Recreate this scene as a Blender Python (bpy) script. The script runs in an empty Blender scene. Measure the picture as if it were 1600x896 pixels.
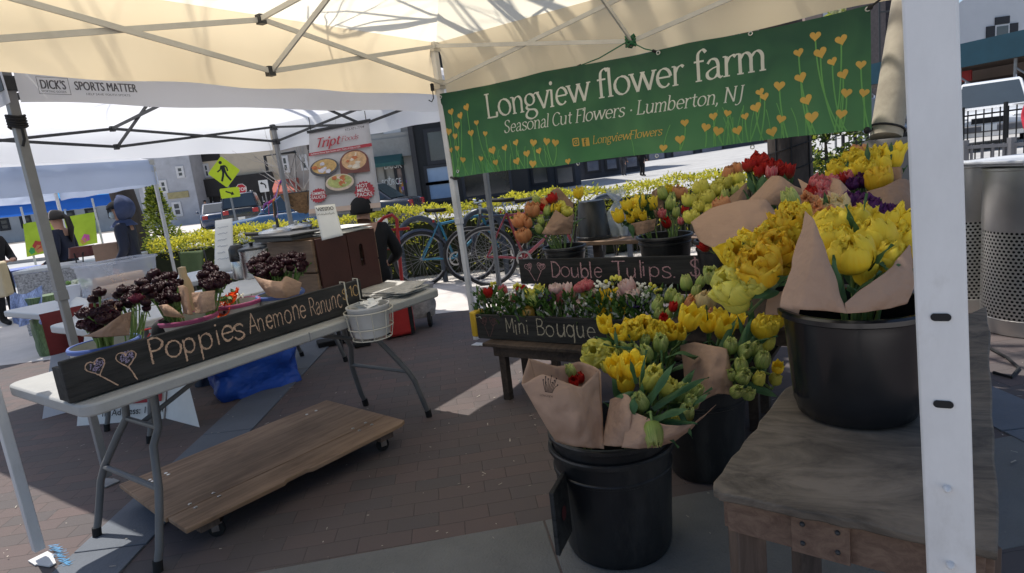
import bpy, math, random
from mathutils import Vector, Matrix
from mathutils import noise as mnoise
PI=math.pi; R=math.radians; V=Vector
rnd=random.Random(7)
scene=bpy.context.scene; COL=scene.collection
# ------------------------------------------------------------------ camera
PW,PH,FPX=1600,896,973.1
PITCH,ROLL,CH=.1855,.118,1.353
_F=V((0,math.cos(PITCH),-math.sin(PITCH))); _R0=V((1,0,0)); _U0=V((0,math.sin(PITCH),math.cos(PITCH)))
_R=math.cos(ROLL)*_R0-math.sin(ROLL)*_U0; _U=math.cos(ROLL)*_U0+math.sin(ROLL)*_R0
CAM=V((0,0,CH))
def ray(px,py): return _F+_R*((px-PW/2)/FPX)-_U*((py-PH/2)/FPX)
def at(px,py,d): return CAM+ray(px,py)*d
def gp(px,py,z=0.0):
    r=ray(px,py); return CAM+r*((z-CH)/r.z)
def gz(x,y):                                     # the street climbs to the right behind the hedge
    s=min(1,max(0,(y-7.5)/6)); s=s*s*(3-2*s)
    return .036*max(0,x-1.5)*s
def gt(px,py):                                    # point of the sloping street at a pixel
    d=4.0
    for i in range(400):
        p=at(px,py,d)
        if p.z<=gz(p.x,p.y): return p
        d*=1.012
    return p
cd=bpy.data.cameras.new('camera'); cam=bpy.data.objects.new('camera',cd); COL.objects.link(cam)
cd.sensor_width=36; cd.lens=FPX*36/PW; cd.clip_start=.05; cd.clip_end=2000
cam.matrix_world=Matrix(((_R.x,_U.x,-_F.x,CAM.x),(_R.y,_U.y,-_F.y,CAM.y),(_R.z,_U.z,-_F.z,CAM.z),(0,0,0,1)))
scene.camera=cam
# ------------------------------------------------------------------ mesh builder
class MB:
    def __init__(s): s.v=[]; s.f=[]; s.m=[]; s.uv=[]
    def add(s,vs,fs,m=0,uvs=None):
        o=len(s.v); s.v+= [V(p) for p in vs]
        for k,f in enumerate(fs):
            s.f.append([i+o for i in f]); s.m.append(m)
            s.uv.append([uvs[i] for i in f] if uvs else [(0,0)]*len(f))
        return s
    def box(s,c,size,rz=0,m=0,M=None):
        x,y,z=[a/2 for a in size]; M=M or Matrix.Rotation(rz,3,'Z'); c=V(c)
        vs=[c+M@V((a*x,b*y,d*z)) for d in(-1,1) for b in(-1,1) for a in(-1,1)]
        return s.add(vs,[(0,2,3,1),(4,5,7,6),(0,1,5,4),(2,6,7,3),(0,4,6,2),(1,3,7,5)],m)
    def bar(s,a,b,w,h=None,m=0,up=(0,0,1)):
        a=V(a);b=V(b);h=h or w; d=(b-a); L=d.length
        if L<1e-6: return s
        d/=L; u=V(up)
        if abs(d.dot(u))>.98: u=V((1,0,0))
        x=d.cross(u).normalized(); u=x.cross(d)
        M=Matrix((( x.x,d.x,u.x),(x.y,d.y,u.y),(x.z,d.z,u.z)))
        return s.box((a+b)/2,(w,L,h),M=M,m=m)
    def tube(s,pts,r,seg=8,m=0,cap=True,closed=False):
        pts=[V(p) for p in pts]; n=len(pts)
        rs=r if isinstance(r,(list,tuple)) else [r]*n
        vs=[];prev=None
        for i,p in enumerate(pts):
            if closed: d=pts[(i+1)%n]-pts[i-1]
            else: d=pts[min(i+1,n-1)]-pts[max(i-1,0)]
            d=d.normalized() if d.length>1e-9 else V((0,0,1))
            if prev is None:
                u=V((0,0,1)) if abs(d.z)<.9 else V((1,0,0))
                x=d.cross(u).normalized()
            else:
                x=prev-d*prev.dot(d)
                x=x.normalized() if x.length>1e-6 else d.cross(V((0,0,1))).normalized()
            prev=x; y=d.cross(x)
            for k in range(seg):
                a=2*PI*k/seg; vs.append(p+(x*math.cos(a)+y*math.sin(a))*rs[i])
        fs=[]
        for i in range(n if closed else n-1):
            j=(i+1)%n
            for k in range(seg):
                k2=(k+1)%seg; fs.append((i*seg+k,i*seg+k2,j*seg+k2,j*seg+k))
        if cap and not closed:
            fs.append(tuple(range(seg))[::-1]); fs.append(tuple((n-1)*seg+k for k in range(seg)))
        return s.add(vs,fs,m)
    def lathe(s,prof,c=(0,0,0),seg=32,m=0,M=None,uvr=None,a0=0,a1=2*PI,sx=1,sy=1):
        c=V(c); vs=[];uv=[];n=len(prof); full=abs(a1-a0-2*PI)<1e-6; ns=seg if full else seg+1
        tot=0;ls=[0]
        for i in range(1,n): tot+=math.hypot(prof[i][0]-prof[i-1][0],prof[i][1]-prof[i-1][1]); ls.append(tot)
        for i,(r,z) in enumerate(prof):
            for k in range(seg+1):
                a=a0+(a1-a0)*k/seg; p=V((r*math.cos(a)*sx,r*math.sin(a)*sy,z))
                vs.append(c+(M@p if M else p)); uv.append((k/seg*(uvr or 1),ls[i]/(tot or 1) if not uvr else ls[i]))
        w=seg+1; fs=[]
        for i in range(n-1):
            for k in range(seg): fs.append((i*w+k,i*w+k+1,(i+1)*w+k+1,(i+1)*w+k))
        return s.add(vs,fs,m,uv)
    def grid(s,fn,nu,nv,m=0):
        vs=[];uv=[]
        for j in range(nv+1):
            for i in range(nu+1):
                a,b=i/nu,j/nv; vs.append(fn(a,b)); uv.append((a,b))
        w=nu+1
        return s.add(vs,[(j*w+i,j*w+i+1,(j+1)*w+i+1,(j+1)*w+i) for j in range(nv) for i in range(nu)],m,uv)
    def quad(s,a,b,c,d,m=0): return s.add([a,b,c,d],[(0,1,2,3)],m,[(0,0),(1,0),(1,1),(0,1)])
    def prism(s,poly,fn,th,m=0):                  # polygon in a 2-D frame, fn(x,y,depth)->point
        n=len(poly); vs=[fn(x,y,0) for x,y in poly]+[fn(x,y,th) for x,y in poly]
        fs=[tuple(range(n))[::-1],tuple(range(n,2*n))]+[(i,(i+1)%n,n+(i+1)%n,n+i) for i in range(n)]
        return s.add(vs,fs,m)
    def ball(s,c,r,seg=12,rings=8,m=0,sc=(1,1,1),M=None):
        prof=[(r*math.sin(PI*i/rings),-r*math.cos(PI*i/rings)) for i in range(rings+1)]
        S=Matrix.Diagonal(sc); MM=(M@S) if M else S
        return s.lathe(prof,c,seg,m,M=MM)
    def build(s,name,mats,parent=None,smooth=True,local=False,angle=40,bev=0,weld=False):
        me=bpy.data.meshes.new(name)
        vs=s.v
        if parent is not None and not local:
            W=root_matrix(parent).inverted(); vs=[W@p for p in vs]
        me.from_pydata([tuple(p) for p in vs],[],s.f)
        if not isinstance(mats,(list,tuple)): mats=[mats]
        for m in mats: me.materials.append(m)
        me.polygons.foreach_set('material_index',s.m)
        ul=me.uv_layers.new(name='UVMap'); flat=[]
        for u in s.uv:
            for a in u: flat+= [a[0],a[1]]
        ul.data.foreach_set('uv',flat)
        if smooth:
            me.polygons.foreach_set('use_smooth',[True]*len(s.f))
            try: me.set_sharp_from_angle(angle=R(angle))
            except Exception: pass
        me.update()
        o=bpy.data.objects.new(name,me); COL.objects.link(o)
        if parent is not None: o.parent=parent
        if bev:
            b=o.modifiers.new('edge','BEVEL'); b.width=bev; b.segments=2; b.limit_method='ANGLE'; b.angle_limit=R(40)
        return o
def root_matrix(o):
    M=Matrix.Identity(4)
    while o is not None:
        M=(Matrix.Translation(o.location)@o.rotation_euler.to_matrix().to_4x4()@Matrix.Diagonal(tuple(o.scale)+(1,)))@M; o=o.parent
    return M
def tag(o,label,cat,group=None,kind=None):
    o['label']=label; o['category']=cat
    if group:o['group']=group
    if kind:o['kind']=kind
    return o
def thing(name,label,cat,loc=(0,0,0),rz=0,group=None):
    o=bpy.data.objects.new(name,None); COL.objects.link(o); o.empty_display_size=.1
    o.location=V(loc); o.rotation_euler=(0,0,rz); return tag(o,label,cat,group)
def struct(o): o['kind']='structure'; return o
def dup(root,loc,rz,label,group=None,scale=None):
    r=root.copy(); COL.objects.link(r); r.location=V(loc); r.rotation_euler=(0,0,rz); r['label']=label
    if group:r['group']=group
    if scale:r.scale=(scale,)*3
    def rec(a,b):
        for ch in [c for c in bpy.data.objects if c.parent==a]:
            c=ch.copy(); COL.objects.link(c); c.parent=b; rec(ch,c)
    rec(root,r); return r
# ------------------------------------------------------------------ materials
def newmat(name):
    m=bpy.data.materials.new(name); m.use_nodes=True; nt=m.node_tree; nt.nodes.clear(); return m,nt,nt.nodes,nt.links
def N(nt,t,**k):
    n=nt.nodes.new(t)
    for a,b in k.items():
        if a in n.inputs.keys() if isinstance(a,str) else False: n.inputs[a].default_value=b
        else: setattr(n,a,b)
    return n
def c4(c): return (c[0],c[1],c[2],1)
def M(name,col,rough=.6,var=.2,scale=6,bump=0,bscale=60,metal=0,spec=.4,stretch=(1,1,1),dirt=0,dcol=(.03,.027,.024),trans=0,coat=0,see=0):
    m,nt,n,l=newmat(name)
    out=n.new('ShaderNodeOutputMaterial'); b=n.new('ShaderNodeBsdfPrincipled')
    tc=n.new('ShaderNodeTexCoord'); mp=n.new('ShaderNodeMapping'); mp.inputs['Scale'].default_value=stretch
    l.new(tc.outputs['Object'],mp.inputs['Vector'])
    nz=n.new('ShaderNodeTexNoise'); nz.inputs['Scale'].default_value=scale; nz.inputs['Detail'].default_value=6; nz.inputs['Roughness'].default_value=.65
    l.new(mp.outputs[0],nz.inputs['Vector'])
    mx=n.new('ShaderNodeMix'); mx.data_type='RGBA'
    mx.inputs['A'].default_value=c4([a*(1-var) for a in col]); mx.inputs['B'].default_value=c4([min(1,a*(1+var)) for a in col])
    mr=n.new('ShaderNodeMapRange'); mr.inputs['From Min'].default_value=.3; mr.inputs['From Max'].default_value=.7
    l.new(nz.outputs['Fac'],mr.inputs['Value']); l.new(mr.outputs[0],mx.inputs['Factor'])
    src=mx.outputs['Result']
    if dirt:
        n2=n.new('ShaderNodeTexNoise'); n2.inputs['Scale'].default_value=scale*.45; n2.inputs['Detail'].default_value=8; n2.inputs['Roughness'].default_value=.75
        l.new(mp.outputs[0],n2.inputs['Vector'])
        r2=n.new('ShaderNodeMapRange'); r2.inputs['From Min'].default_value=.5; r2.inputs['From Max'].default_value=.75; r2.inputs['To Max'].default_value=dirt
        l.new(n2.outputs['Fac'],r2.inputs['Value'])
        m2=n.new('ShaderNodeMix'); m2.data_type='RGBA'; l.new(r2.outputs[0],m2.inputs['Factor']); l.new(src,m2.inputs['A']); m2.inputs['B'].default_value=c4(dcol)
        src=m2.outputs['Result']
    l.new(src,b.inputs['Base Color']); b.inputs['Metallic'].default_value=metal
    b.inputs['Specular IOR Level'].default_value=spec
    rr=n.new('ShaderNodeMapRange'); rr.inputs['To Min'].default_value=max(.03,rough-.1); rr.inputs['To Max'].default_value=min(1,rough+.1)
    l.new(nz.outputs['Fac'],rr.inputs['Value']); l.new(rr.outputs[0],b.inputs['Roughness'])
    if coat: b.inputs['Coat Weight'].default_value=coat; b.inputs['Coat Roughness'].default_value=.08
    if bump:
        n3=n.new('ShaderNodeTexNoise'); n3.inputs['Scale'].default_value=bscale; n3.inputs['Detail'].default_value=5
        l.new(mp.outputs[0],n3.inputs['Vector'])
        bp=n.new('ShaderNodeBump'); bp.inputs['Strength'].default_value=bump; bp.inputs['Distance'].default_value=.01
        l.new(n3.outputs['Fac'],bp.inputs['Height']); l.new(bp.outputs[0],b.inputs['Normal'])
    if trans:
        t=n.new('ShaderNodeBsdfTranslucent'); l.new(src,t.inputs['Color'])
        ms=n.new('ShaderNodeMixShader'); ms.inputs[0].default_value=trans
        l.new(b.outputs[0],ms.inputs[1]); l.new(t.outputs[0],ms.inputs[2]); l.new(ms.outputs[0],out.inputs[0])
        if see:
            tp=n.new('ShaderNodeBsdfTransparent'); m5=n.new('ShaderNodeMixShader'); m5.inputs[0].default_value=see; l.new(ms.outputs[0],m5.inputs[1]); l.new(tp.outputs[0],m5.inputs[2]); l.new(m5.outputs[0],out.inputs[0])
    else: l.new(b.outputs[0],out.inputs[0])
    return m
def creased(m,sc=9,st=.5):
    nt=m.node_tree; n=nt.nodes; l=nt.links; pb=[k for k in n if k.type=='BSDF_PRINCIPLED'][0]; old=pb.inputs['Normal'].links[0].from_node if pb.inputs['Normal'].links else None
    tc=n.new('ShaderNodeTexCoord'); vo=n.new('ShaderNodeTexVoronoi'); vo.inputs['Scale'].default_value=sc; nz=n.new('ShaderNodeTexNoise'); nz.inputs['Scale'].default_value=sc*.6; mx=n.new('ShaderNodeMix'); mx.data_type='RGBA'; mx.blend_type='LINEAR_LIGHT'; mx.inputs['Factor'].default_value=.12
    l.new(tc.outputs['Object'],mx.inputs['A']); l.new(nz.outputs['Color'],mx.inputs['B']); l.new(mx.outputs['Result'],vo.inputs['Vector'])
    bp=n.new('ShaderNodeBump'); bp.inputs['Strength'].default_value=st; bp.inputs['Distance'].default_value=.012; l.new(vo.outputs['Distance'],bp.inputs['Height'])
    if old: l.new(old.outputs[0],bp.inputs['Normal'])
    l.new(bp.outputs[0],pb.inputs['Normal']); return m
def petal(name,base,mid,tip,streak=None,samt=.5,trans=.5,rough=.45,sfreq=30):
    m,nt,n,l=newmat(name)
    out=n.new('ShaderNodeOutputMaterial'); b=n.new('ShaderNodeBsdfPrincipled'); uv=n.new('ShaderNodeUVMap')
    sp=n.new('ShaderNodeSeparateXYZ'); l.new(uv.outputs[0],sp.inputs[0])
    tc=n.new('ShaderNodeTexCoord'); oi=n.new('ShaderNodeObjectInfo')
    nz=n.new('ShaderNodeTexNoise'); nz.inputs['Scale'].default_value=40; l.new(tc.outputs['Object'],nz.inputs['Vector'])
    ad=n.new('ShaderNodeMath'); ad.operation='MULTIPLY_ADD'; ad.inputs[1].default_value=.35; l.new(nz.outputs['Fac'],ad.inputs[0]); l.new(sp.outputs['Y'],ad.inputs[2])
    sb=n.new('ShaderNodeMath'); sb.operation='SUBTRACT'; sb.inputs[1].default_value=.17; l.new(ad.outputs[0],sb.inputs[0])
    cr=n.new('ShaderNodeValToRGB'); e=cr.color_ramp.elements
    e[0].position=.05; e[0].color=c4(base); e[1].position=.95; e[1].color=c4(tip); k=e.new(.4); k.color=c4(mid)
    l.new(sb.outputs[0],cr.inputs[0]); src=cr.outputs[0]
    if streak:
        mp=n.new('ShaderNodeMapping'); mp.inputs['Scale'].default_value=(sfreq*.4,1.5,1); l.new(uv.outputs[0],mp.inputs[0])
        n2=n.new('ShaderNodeTexNoise'); n2.inputs['Scale'].default_value=1; n2.inputs['Detail'].default_value=3; l.new(mp.outputs[0],n2.inputs['Vector'])
        r2=n.new('ShaderNodeMapRange'); r2.inputs['From Min'].default_value=.5; r2.inputs['From Max'].default_value=.62; r2.inputs['To Max'].default_value=samt
        l.new(n2.outputs['Fac'],r2.inputs['Value'])
        m2=n.new('ShaderNodeMix'); m2.data_type='RGBA'; l.new(r2.outputs[0],m2.inputs['Factor']); l.new(src,m2.inputs['A']); m2.inputs['B'].default_value=c4(streak); src=m2.outputs['Result']
    hs=n.new('ShaderNodeHueSaturation'); l.new(src,hs.inputs['Color'])
    mr=n.new('ShaderNodeMapRange'); mr.inputs['To Min'].default_value=.88; mr.inputs['To Max'].default_value=1.06; l.new(oi.outputs['Random'],mr.inputs['Value']); l.new(mr.outputs[0],hs.inputs['Value'])
    l.new(hs.outputs[0],b.inputs['Base Color']); b.inputs['Roughness'].default_value=rough; b.inputs['Specular IOR Level'].default_value=.25
    bp=n.new('ShaderNodeBump'); bp.inputs['Strength'].default_value=.25; bp.inputs['Distance'].default_value=.003
    mp3=n.new('ShaderNodeMapping'); mp3.inputs['Scale'].default_value=(26,3,1); l.new(uv.outputs[0],mp3.inputs[0])
    n3=n.new('ShaderNodeTexNoise'); n3.inputs['Scale'].default_value=1; l.new(mp3.outputs[0],n3.inputs['Vector']); l.new(n3.outputs['Fac'],bp.inputs['Height']); l.new(bp.outputs[0],b.inputs['Normal'])
    t=n.new('ShaderNodeBsdfTranslucent'); l.new(hs.outputs[0],t.inputs['Color'])
    ms=n.new('ShaderNodeMixShader'); ms.inputs[0].default_value=trans
    l.new(b.outputs[0],ms.inputs[1]); l.new(t.outputs[0],ms.inputs[2]); l.new(ms.outputs[0],out.inputs[0])
    return m
def wood(name,a,b_,rough=.7,scale=1.0,axis=(1,14,14),rz=0,bump=.3,dirt=0,dist=.8):
    m,nt,n,l=newmat(name)
    out=n.new('ShaderNodeOutputMaterial'); b=n.new('ShaderNodeBsdfPrincipled'); tc=n.new('ShaderNodeTexCoord')
    m0=n.new('ShaderNodeMapping'); m0.inputs['Rotation'].default_value=(0,0,rz); l.new(tc.outputs['Object'],m0.inputs[0])
    mp=n.new('ShaderNodeMapping'); mp.inputs['Scale'].default_value=[v*scale for v in axis]; l.new(m0.outputs[0],mp.inputs[0])
    nz=n.new('ShaderNodeTexNoise'); nz.inputs['Scale'].default_value=2.2; nz.inputs['Detail'].default_value=9; nz.inputs['Roughness'].default_value=.7; nz.inputs['Distortion'].default_value=dist
    l.new(mp.outputs[0],nz.inputs['Vector'])
    nb=n.new('ShaderNodeTexNoise'); nb.inputs['Scale'].default_value=3; nb.inputs['Detail'].default_value=4; l.new(m0.outputs[0],nb.inputs['Vector'])
    av=n.new('ShaderNodeMath'); av.operation='MULTIPLY_ADD'; av.inputs[1].default_value=.6; l.new(nb.outputs['Fac'],av.inputs[0]); l.new(nz.outputs['Fac'],av.inputs[2])
    cr=n.new('ShaderNodeMapRange'); cr.inputs['From Min'].default_value=.6; cr.inputs['From Max'].default_value=1.0; l.new(av.outputs[0],cr.inputs['Value'])
    mx=n.new('ShaderNodeMix'); mx.data_type='RGBA'; mx.inputs['A'].default_value=c4(a); mx.inputs['B'].default_value=c4(b_); l.new(cr.outputs[0],mx.inputs['Factor'])
    l.new(mx.outputs['Result'],b.inputs['Base Color']); b.inputs['Roughness'].default_value=rough; b.inputs['Specular IOR Level'].default_value=.3
    bp=n.new('ShaderNodeBump'); bp.inputs['Strength'].default_value=bump; bp.inputs['Distance'].default_value=.004; l.new(nz.outputs['Fac'],bp.inputs['Height']); l.new(bp.outputs[0],b.inputs['Normal'])
    l.new(b.outputs[0],out.inputs[0]); return m
def fabric(name,col,trans=.5,var=.06,scale=2,stain=None):
    m,nt,n,l=newmat(name)
    out=n.new('ShaderNodeOutputMaterial'); tc=n.new('ShaderNodeTexCoord')
    nz=n.new('ShaderNodeTexNoise'); nz.inputs['Scale'].default_value=scale; nz.inputs['Detail'].default_value=6; l.new(tc.outputs['Object'],nz.inputs['Vector'])
    mx=n.new('ShaderNodeMix'); mx.data_type='RGBA'; l.new(nz.outputs['Fac'],mx.inputs['Factor'])
    mx.inputs['A'].default_value=c4(stain or [a*(1-var*2) for a in col]); mx.inputs['B'].default_value=c4([min(1,a*(1+var)) for a in col])
    d=n.new('ShaderNodeBsdfDiffuse'); t=n.new('ShaderNodeBsdfTranslucent'); l.new(mx.outputs['Result'],d.inputs[0]); l.new(mx.outputs['Result'],t.inputs[0])
    n2=n.new('ShaderNodeTexNoise'); n2.inputs['Scale'].default_value=scale*3; l.new(tc.outputs['Object'],n2.inputs['Vector'])
    bp=n.new('ShaderNodeBump'); bp.inputs['Strength'].default_value=.35; bp.inputs['Distance'].default_value=.03; l.new(n2.outputs['Fac'],bp.inputs['Height']); l.new(bp.outputs[0],d.inputs['Normal'])
    ms=n.new('ShaderNodeMixShader'); ms.inputs[0].default_value=trans; l.new(d.outputs[0],ms.inputs[1]); l.new(t.outputs[0],ms.inputs[2]); l.new(ms.outputs[0],out.inputs[0])
    return m
def glass(name,col,rough=.08):
    return M(name,col,rough,.25,.6,spec=.9)
white_metal=M('white_metal',(.62,.62,.62),.42,.1,9,dirt=.75,dcol=(.36,.34,.31),bump=.1,bscale=30,stretch=(1,1,.5))
grey_metal=M('grey_metal',(.22,.225,.23),.45,.12,10,spec=.5)
dark_metal=M('dark_metal',(.035,.037,.04),.5,.2,10)
bar_metal=M('bar_metal',(.55,.53,.48),.5,.1,6)
black_plastic=M('black_plastic',(.013,.0135,.015),.36,.35,7,spec=.5,dirt=.75,dcol=(.075,.072,.068),bump=.10,bscale=22,stretch=(1,1,.35))
black_matte=M('black_matte',(.012,.012,.013),.8,.2,6)
canvas=fabric('canvas_cream',(.93,.86,.70),.70,.03,1.3,(.92,.85,.68))
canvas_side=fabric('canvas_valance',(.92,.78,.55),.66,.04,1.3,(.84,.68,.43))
white_fab=fabric('white_fabric',(.88,.89,.92),.58,.03,1.2)
blue_fab=fabric('blue_fabric',(.05,.18,.60),.4,.06,2)
kraft=M('kraft_paper',(.45,.295,.21),.72,.07,3,bump=.2,bscale=16,trans=.16,spec=.2)
kraft2=M('kraft_paper_brown',(.31,.20,.14),.72,.07,3,bump=.2,bscale=14,trans=.14,spec=.2)
creased(kraft,8,.32); creased(kraft2,8,.35)
paper=M('white_paper',(.72,.72,.70),.7,.06,5,bump=.1,bscale=20)
news=M('newsprint',(.42,.41,.39),.8,.3,45,bump=.1)
ink=M('black_ink',(.02,.02,.02),.7,.1)
chalkboard=wood('chalk_black_board',(.011,.011,.011),(.045,.044,.043),.75,1,(1.2,16,16),0,.3)
chalk_tan=M('chalk_tan',(.50,.34,.24),.95,.45,90)
chalk_pink=M('chalk_pink',(.46,.27,.28),.95,.45,90)
chalk_grey=M('chalk_grey',(.36,.32,.24),.95,.5,90)
chalk_lilac=M('chalk_lilac',(.30,.25,.38),.95,.45,90)
chalk_dim=M('chalk_dim_red',(.12,.06,.06),.95,.5,60)
table_plastic=M('table_plastic',(.36,.36,.35),.55,.08,10,bump=.12,bscale=160,dirt=.12,dcol=(.15,.14,.13))
leg_metal=M('leg_metal',(.13,.132,.135),.45,.12,12)
ply=wood('weathered_plywood',(.045,.037,.030),(.20,.163,.128),.68,1,(1.6,3.6,3.6),R(20),.6,dist=2.6)
plyedge=wood('plywood_edge',(.10,.06,.045),(.21,.14,.10),.75,1,(3,20,20))
dollywood=wood('dolly_wood',(.15,.09,.055),(.36,.235,.15),.62,1,(1.0,9,9),0,.4)
timber=wood('timber',(.07,.05,.04),(.17,.12,.095),.75,1,(12,12,1.5))
darktimber=wood('dark_timber',(.03,.022,.018),(.09,.065,.05),.75,1,(1.5,12,12))
cratewood=wood('crate_wood',(.13,.085,.06),(.28,.19,.13),.7,1,(2,2,20))
maroon=M('maroon_board',(.052,.018,.015),.5,.18,8,bump=.08)
steel=M('brushed_steel',(.55,.55,.54),.28,.08,3,metal=1)
leafm=petal('tulip_leaf',(.06,.12,.05),(.055,.13,.05),(.08,.17,.07),(.035,.09,.04),.4,.25,.5,20)
leafm2=petal('small_leaf',(.05,.10,.02),(.06,.13,.03),(.09,.18,.04),None,.5,.25)
stemm=M('stem_green',(.14,.22,.06),.5,.2,20)
silver_leaf=M('dusty_miller',(.30,.34,.31),.8,.15,30)
bark=M('tree_bark',(.07,.055,.045),.9,.45,9,bump=.9,bscale=22,stretch=(1,1,.35))
bark_pale=M('twig_bark',(.10,.085,.075),.85,.3,14)
rope_black=M('black_cord',(.015,.015,.016),.7,.2)
red_plastic=M('red_plastic',(.42,.03,.028),.4,.12,6)
blue_tarp=creased(M('blue_tarp_bag',(.016,.075,.40),.38,.25,7,bump=.8,bscale=9),7,1.0)
# ------------------------------------------------------------------ light and sky
SAZ=V((-.72,.69)); SEL=R(65)
w=bpy.data.worlds.new('World'); scene.world=w; w.use_nodes=True; nt=w.node_tree
bg=nt.nodes['Background']; sk=nt.nodes.new('ShaderNodeTexSky'); sk.sky_type='NISHITA'; sk.sun_disc=False
sk.sun_elevation=SEL; sk.sun_rotation=math.atan2(SAZ.x,SAZ.y); sk.air_density=1.0; sk.dust_density=1.2
nt.links.new(sk.outputs[0],bg.inputs[0]); bg.inputs[1].default_value=.15
sl=bpy.data.lights.new('sun','SUN'); sl.energy=5.0; sl.angle=R(.53); sl.color=(1,.95,.87)
so=bpy.data.objects.new('sun',sl); COL.objects.link(so)
sd=V((SAZ.x*math.cos(SEL),SAZ.y*math.cos(SEL),math.sin(SEL))); so.rotation_euler=sd.to_track_quat('Z','Y').to_euler(); so.location=sd*30
scene.view_settings.view_transform='Standard'; scene.view_settings.look='None'; scene.view_settings.exposure=0
scene.cycles.max_bounces=8; scene.cycles.transparent_max_bounces=12; scene.cycles.sample_clamp_indirect=6
# ------------------------------------------------------------------ tent frame
TH=.9725; t_=V((math.cos(TH),math.sin(TH),0)); n_=V((t_.y,-t_.x,0)); A0=V((-2.064,2.367,0))
def T(u,v,z=0): return A0+t_*u+n_*v+V((0,0,z))
def onu(px,py,u):
    r=ray(px,py); P0=T(u,0); s=(P0-CAM).dot(t_)/r.dot(t_); return CAM+r*s
def onv(px,py,v):
    r=ray(px,py); P0=T(0,v); s=(P0-CAM).dot(n_)/r.dot(n_); return CAM+r*s
# ------------------------------------------------------------------ ground
def brick_mat():
    m,nt,n,l=newmat('brick_paving')
    out=n.new('ShaderNodeOutputMaterial'); b=n.new('ShaderNodeBsdfPrincipled'); tc=n.new('ShaderNodeTexCoord')
    mp=n.new('ShaderNodeMapping'); mp.inputs['Rotation'].default_value=(0,0,R(-5)); l.new(tc.outputs['Object'],mp.inputs[0])
    wv=n.new('ShaderNodeTexNoise'); wv.inputs['Scale'].default_value=2.5; l.new(mp.outputs[0],wv.inputs['Vector'])
    mxv=n.new('ShaderNodeMix'); mxv.data_type='RGBA'; mxv.blend_type='LINEAR_LIGHT'; mxv.inputs['Factor'].default_value=.012; l.new(mp.outputs[0],mxv.inputs['A']); l.new(wv.outputs['Color'],mxv.inputs['B'])
    bt=n.new('ShaderNodeTexBrick'); bt.inputs['Scale'].default_value=1; bt.inputs['Brick Width'].default_value=.205; bt.inputs['Row Height'].default_value=.1; bt.inputs['Mortar Size'].default_value=.0022; bt.inputs['Mortar Smooth'].default_value=.9
    bt.inputs['Color1'].default_value=c4((.132,.094,.090)); bt.inputs['Color2'].default_value=c4((.094,.083,.085)); bt.inputs['Mortar'].default_value=c4((.035,.03,.028)); bt.inputs['Bias'].default_value=0
    l.new(mxv.outputs['Result'],bt.inputs['Vector'])
    nz=n.new('ShaderNodeTexNoise'); nz.inputs['Scale'].default_value=1.1; nz.inputs['Detail'].default_value=8; nz.inputs['Roughness'].default_value=.7; l.new(tc.outputs['Object'],nz.inputs['Vector'])
    r1=n.new('ShaderNodeMapRange'); r1.inputs['From Min'].default_value=.35; r1.inputs['From Max'].default_value=.7; r1.inputs['To Max'].default_value=.65; l.new(nz.outputs['Fac'],r1.inputs['Value'])
    m1=n.new('ShaderNodeMix'); m1.data_type='RGBA'; l.new(r1.outputs[0],m1.inputs['Factor']); l.new(bt.outputs['Color'],m1.inputs['A']); m1.inputs['B'].default_value=c4((.105,.088,.08))
    # pale grit lying in the joints, pale specks
    n2=n.new('ShaderNodeTexNoise'); n2.inputs['Scale'].default_value=7; n2.inputs['Detail'].default_value=10; n2.inputs['Roughness'].default_value=.8; l.new(tc.outputs['Object'],n2.inputs['Vector'])
    r2=n.new('ShaderNodeMapRange'); r2.inputs['From Min'].default_value=.56; r2.inputs['From Max'].default_value=.66; l.new(n2.outputs['Fac'],r2.inputs['Value'])
    ml=n.new('ShaderNodeMath'); ml.operation='MULTIPLY'; l.new(r2.outputs[0],ml.inputs[0]); l.new(bt.outputs['Fac'],ml.inputs[1])
    m2=n.new('ShaderNodeMix'); m2.data_type='RGBA'; l.new(ml.outputs[0],m2.inputs['Factor']); l.new(m1.outputs['Result'],m2.inputs['A']); m2.inputs['B'].default_value=c4((.34,.31,.27))
    vo=n.new('ShaderNodeTexVoronoi'); vo.inputs['Scale'].default_value=14; l.new(tc.outputs['Object'],vo.inputs['Vector'])
    r3=n.new('ShaderNodeMapRange'); r3.inputs['From Min'].default_value=.07; r3.inputs['From Max'].default_value=.04; l.new(vo.outputs['Distance'],r3.inputs['Value'])
    ml2=n.new('ShaderNodeMath'); ml2.operation='MULTIPLY'; l.new(r3.outputs[0],ml2.inputs[0]); l.new(r2.outputs[0],ml2.inputs[1])
    m3=n.new('ShaderNodeMix'); m3.data_type='RGBA'; l.new(ml2.outputs[0],m3.inputs['Factor']); l.new(m2.outputs['Result'],m3.inputs['A']); m3.inputs['B'].default_value=c4((.4,.38,.34))
    l.new(m3.outputs['Result'],b.inputs['Base Color']); b.inputs['Roughness'].default_value=.75; b.inputs['Specular IOR Level'].default_value=.3
    bp=n.new('ShaderNodeBump'); bp.inputs['Strength'].default_value=.5; bp.inputs['Distance'].default_value=.004; bp.invert=True; l.new(bt.outputs['Fac'],bp.inputs['Height'])
    bp2=n.new('ShaderNodeBump'); bp2.inputs['Strength'].default_value=.25; bp2.inputs['Distance'].default_value=.01; l.new(n2.outputs['Fac'],bp2.inputs['Height']); l.new(bp.outputs[0],bp2.inputs['Normal']); l.new(bp2.outputs[0],b.inputs['Normal'])
    l.new(b.outputs[0],out.inputs[0]); return m
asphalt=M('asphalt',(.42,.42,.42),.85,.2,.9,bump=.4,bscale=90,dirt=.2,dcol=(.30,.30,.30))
concrete=M('pale_concrete',(.60,.56,.53),.85,.14,1.6,bump=.3,bscale=70,dirt=.25,dcol=(.36,.32,.29))
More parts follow.
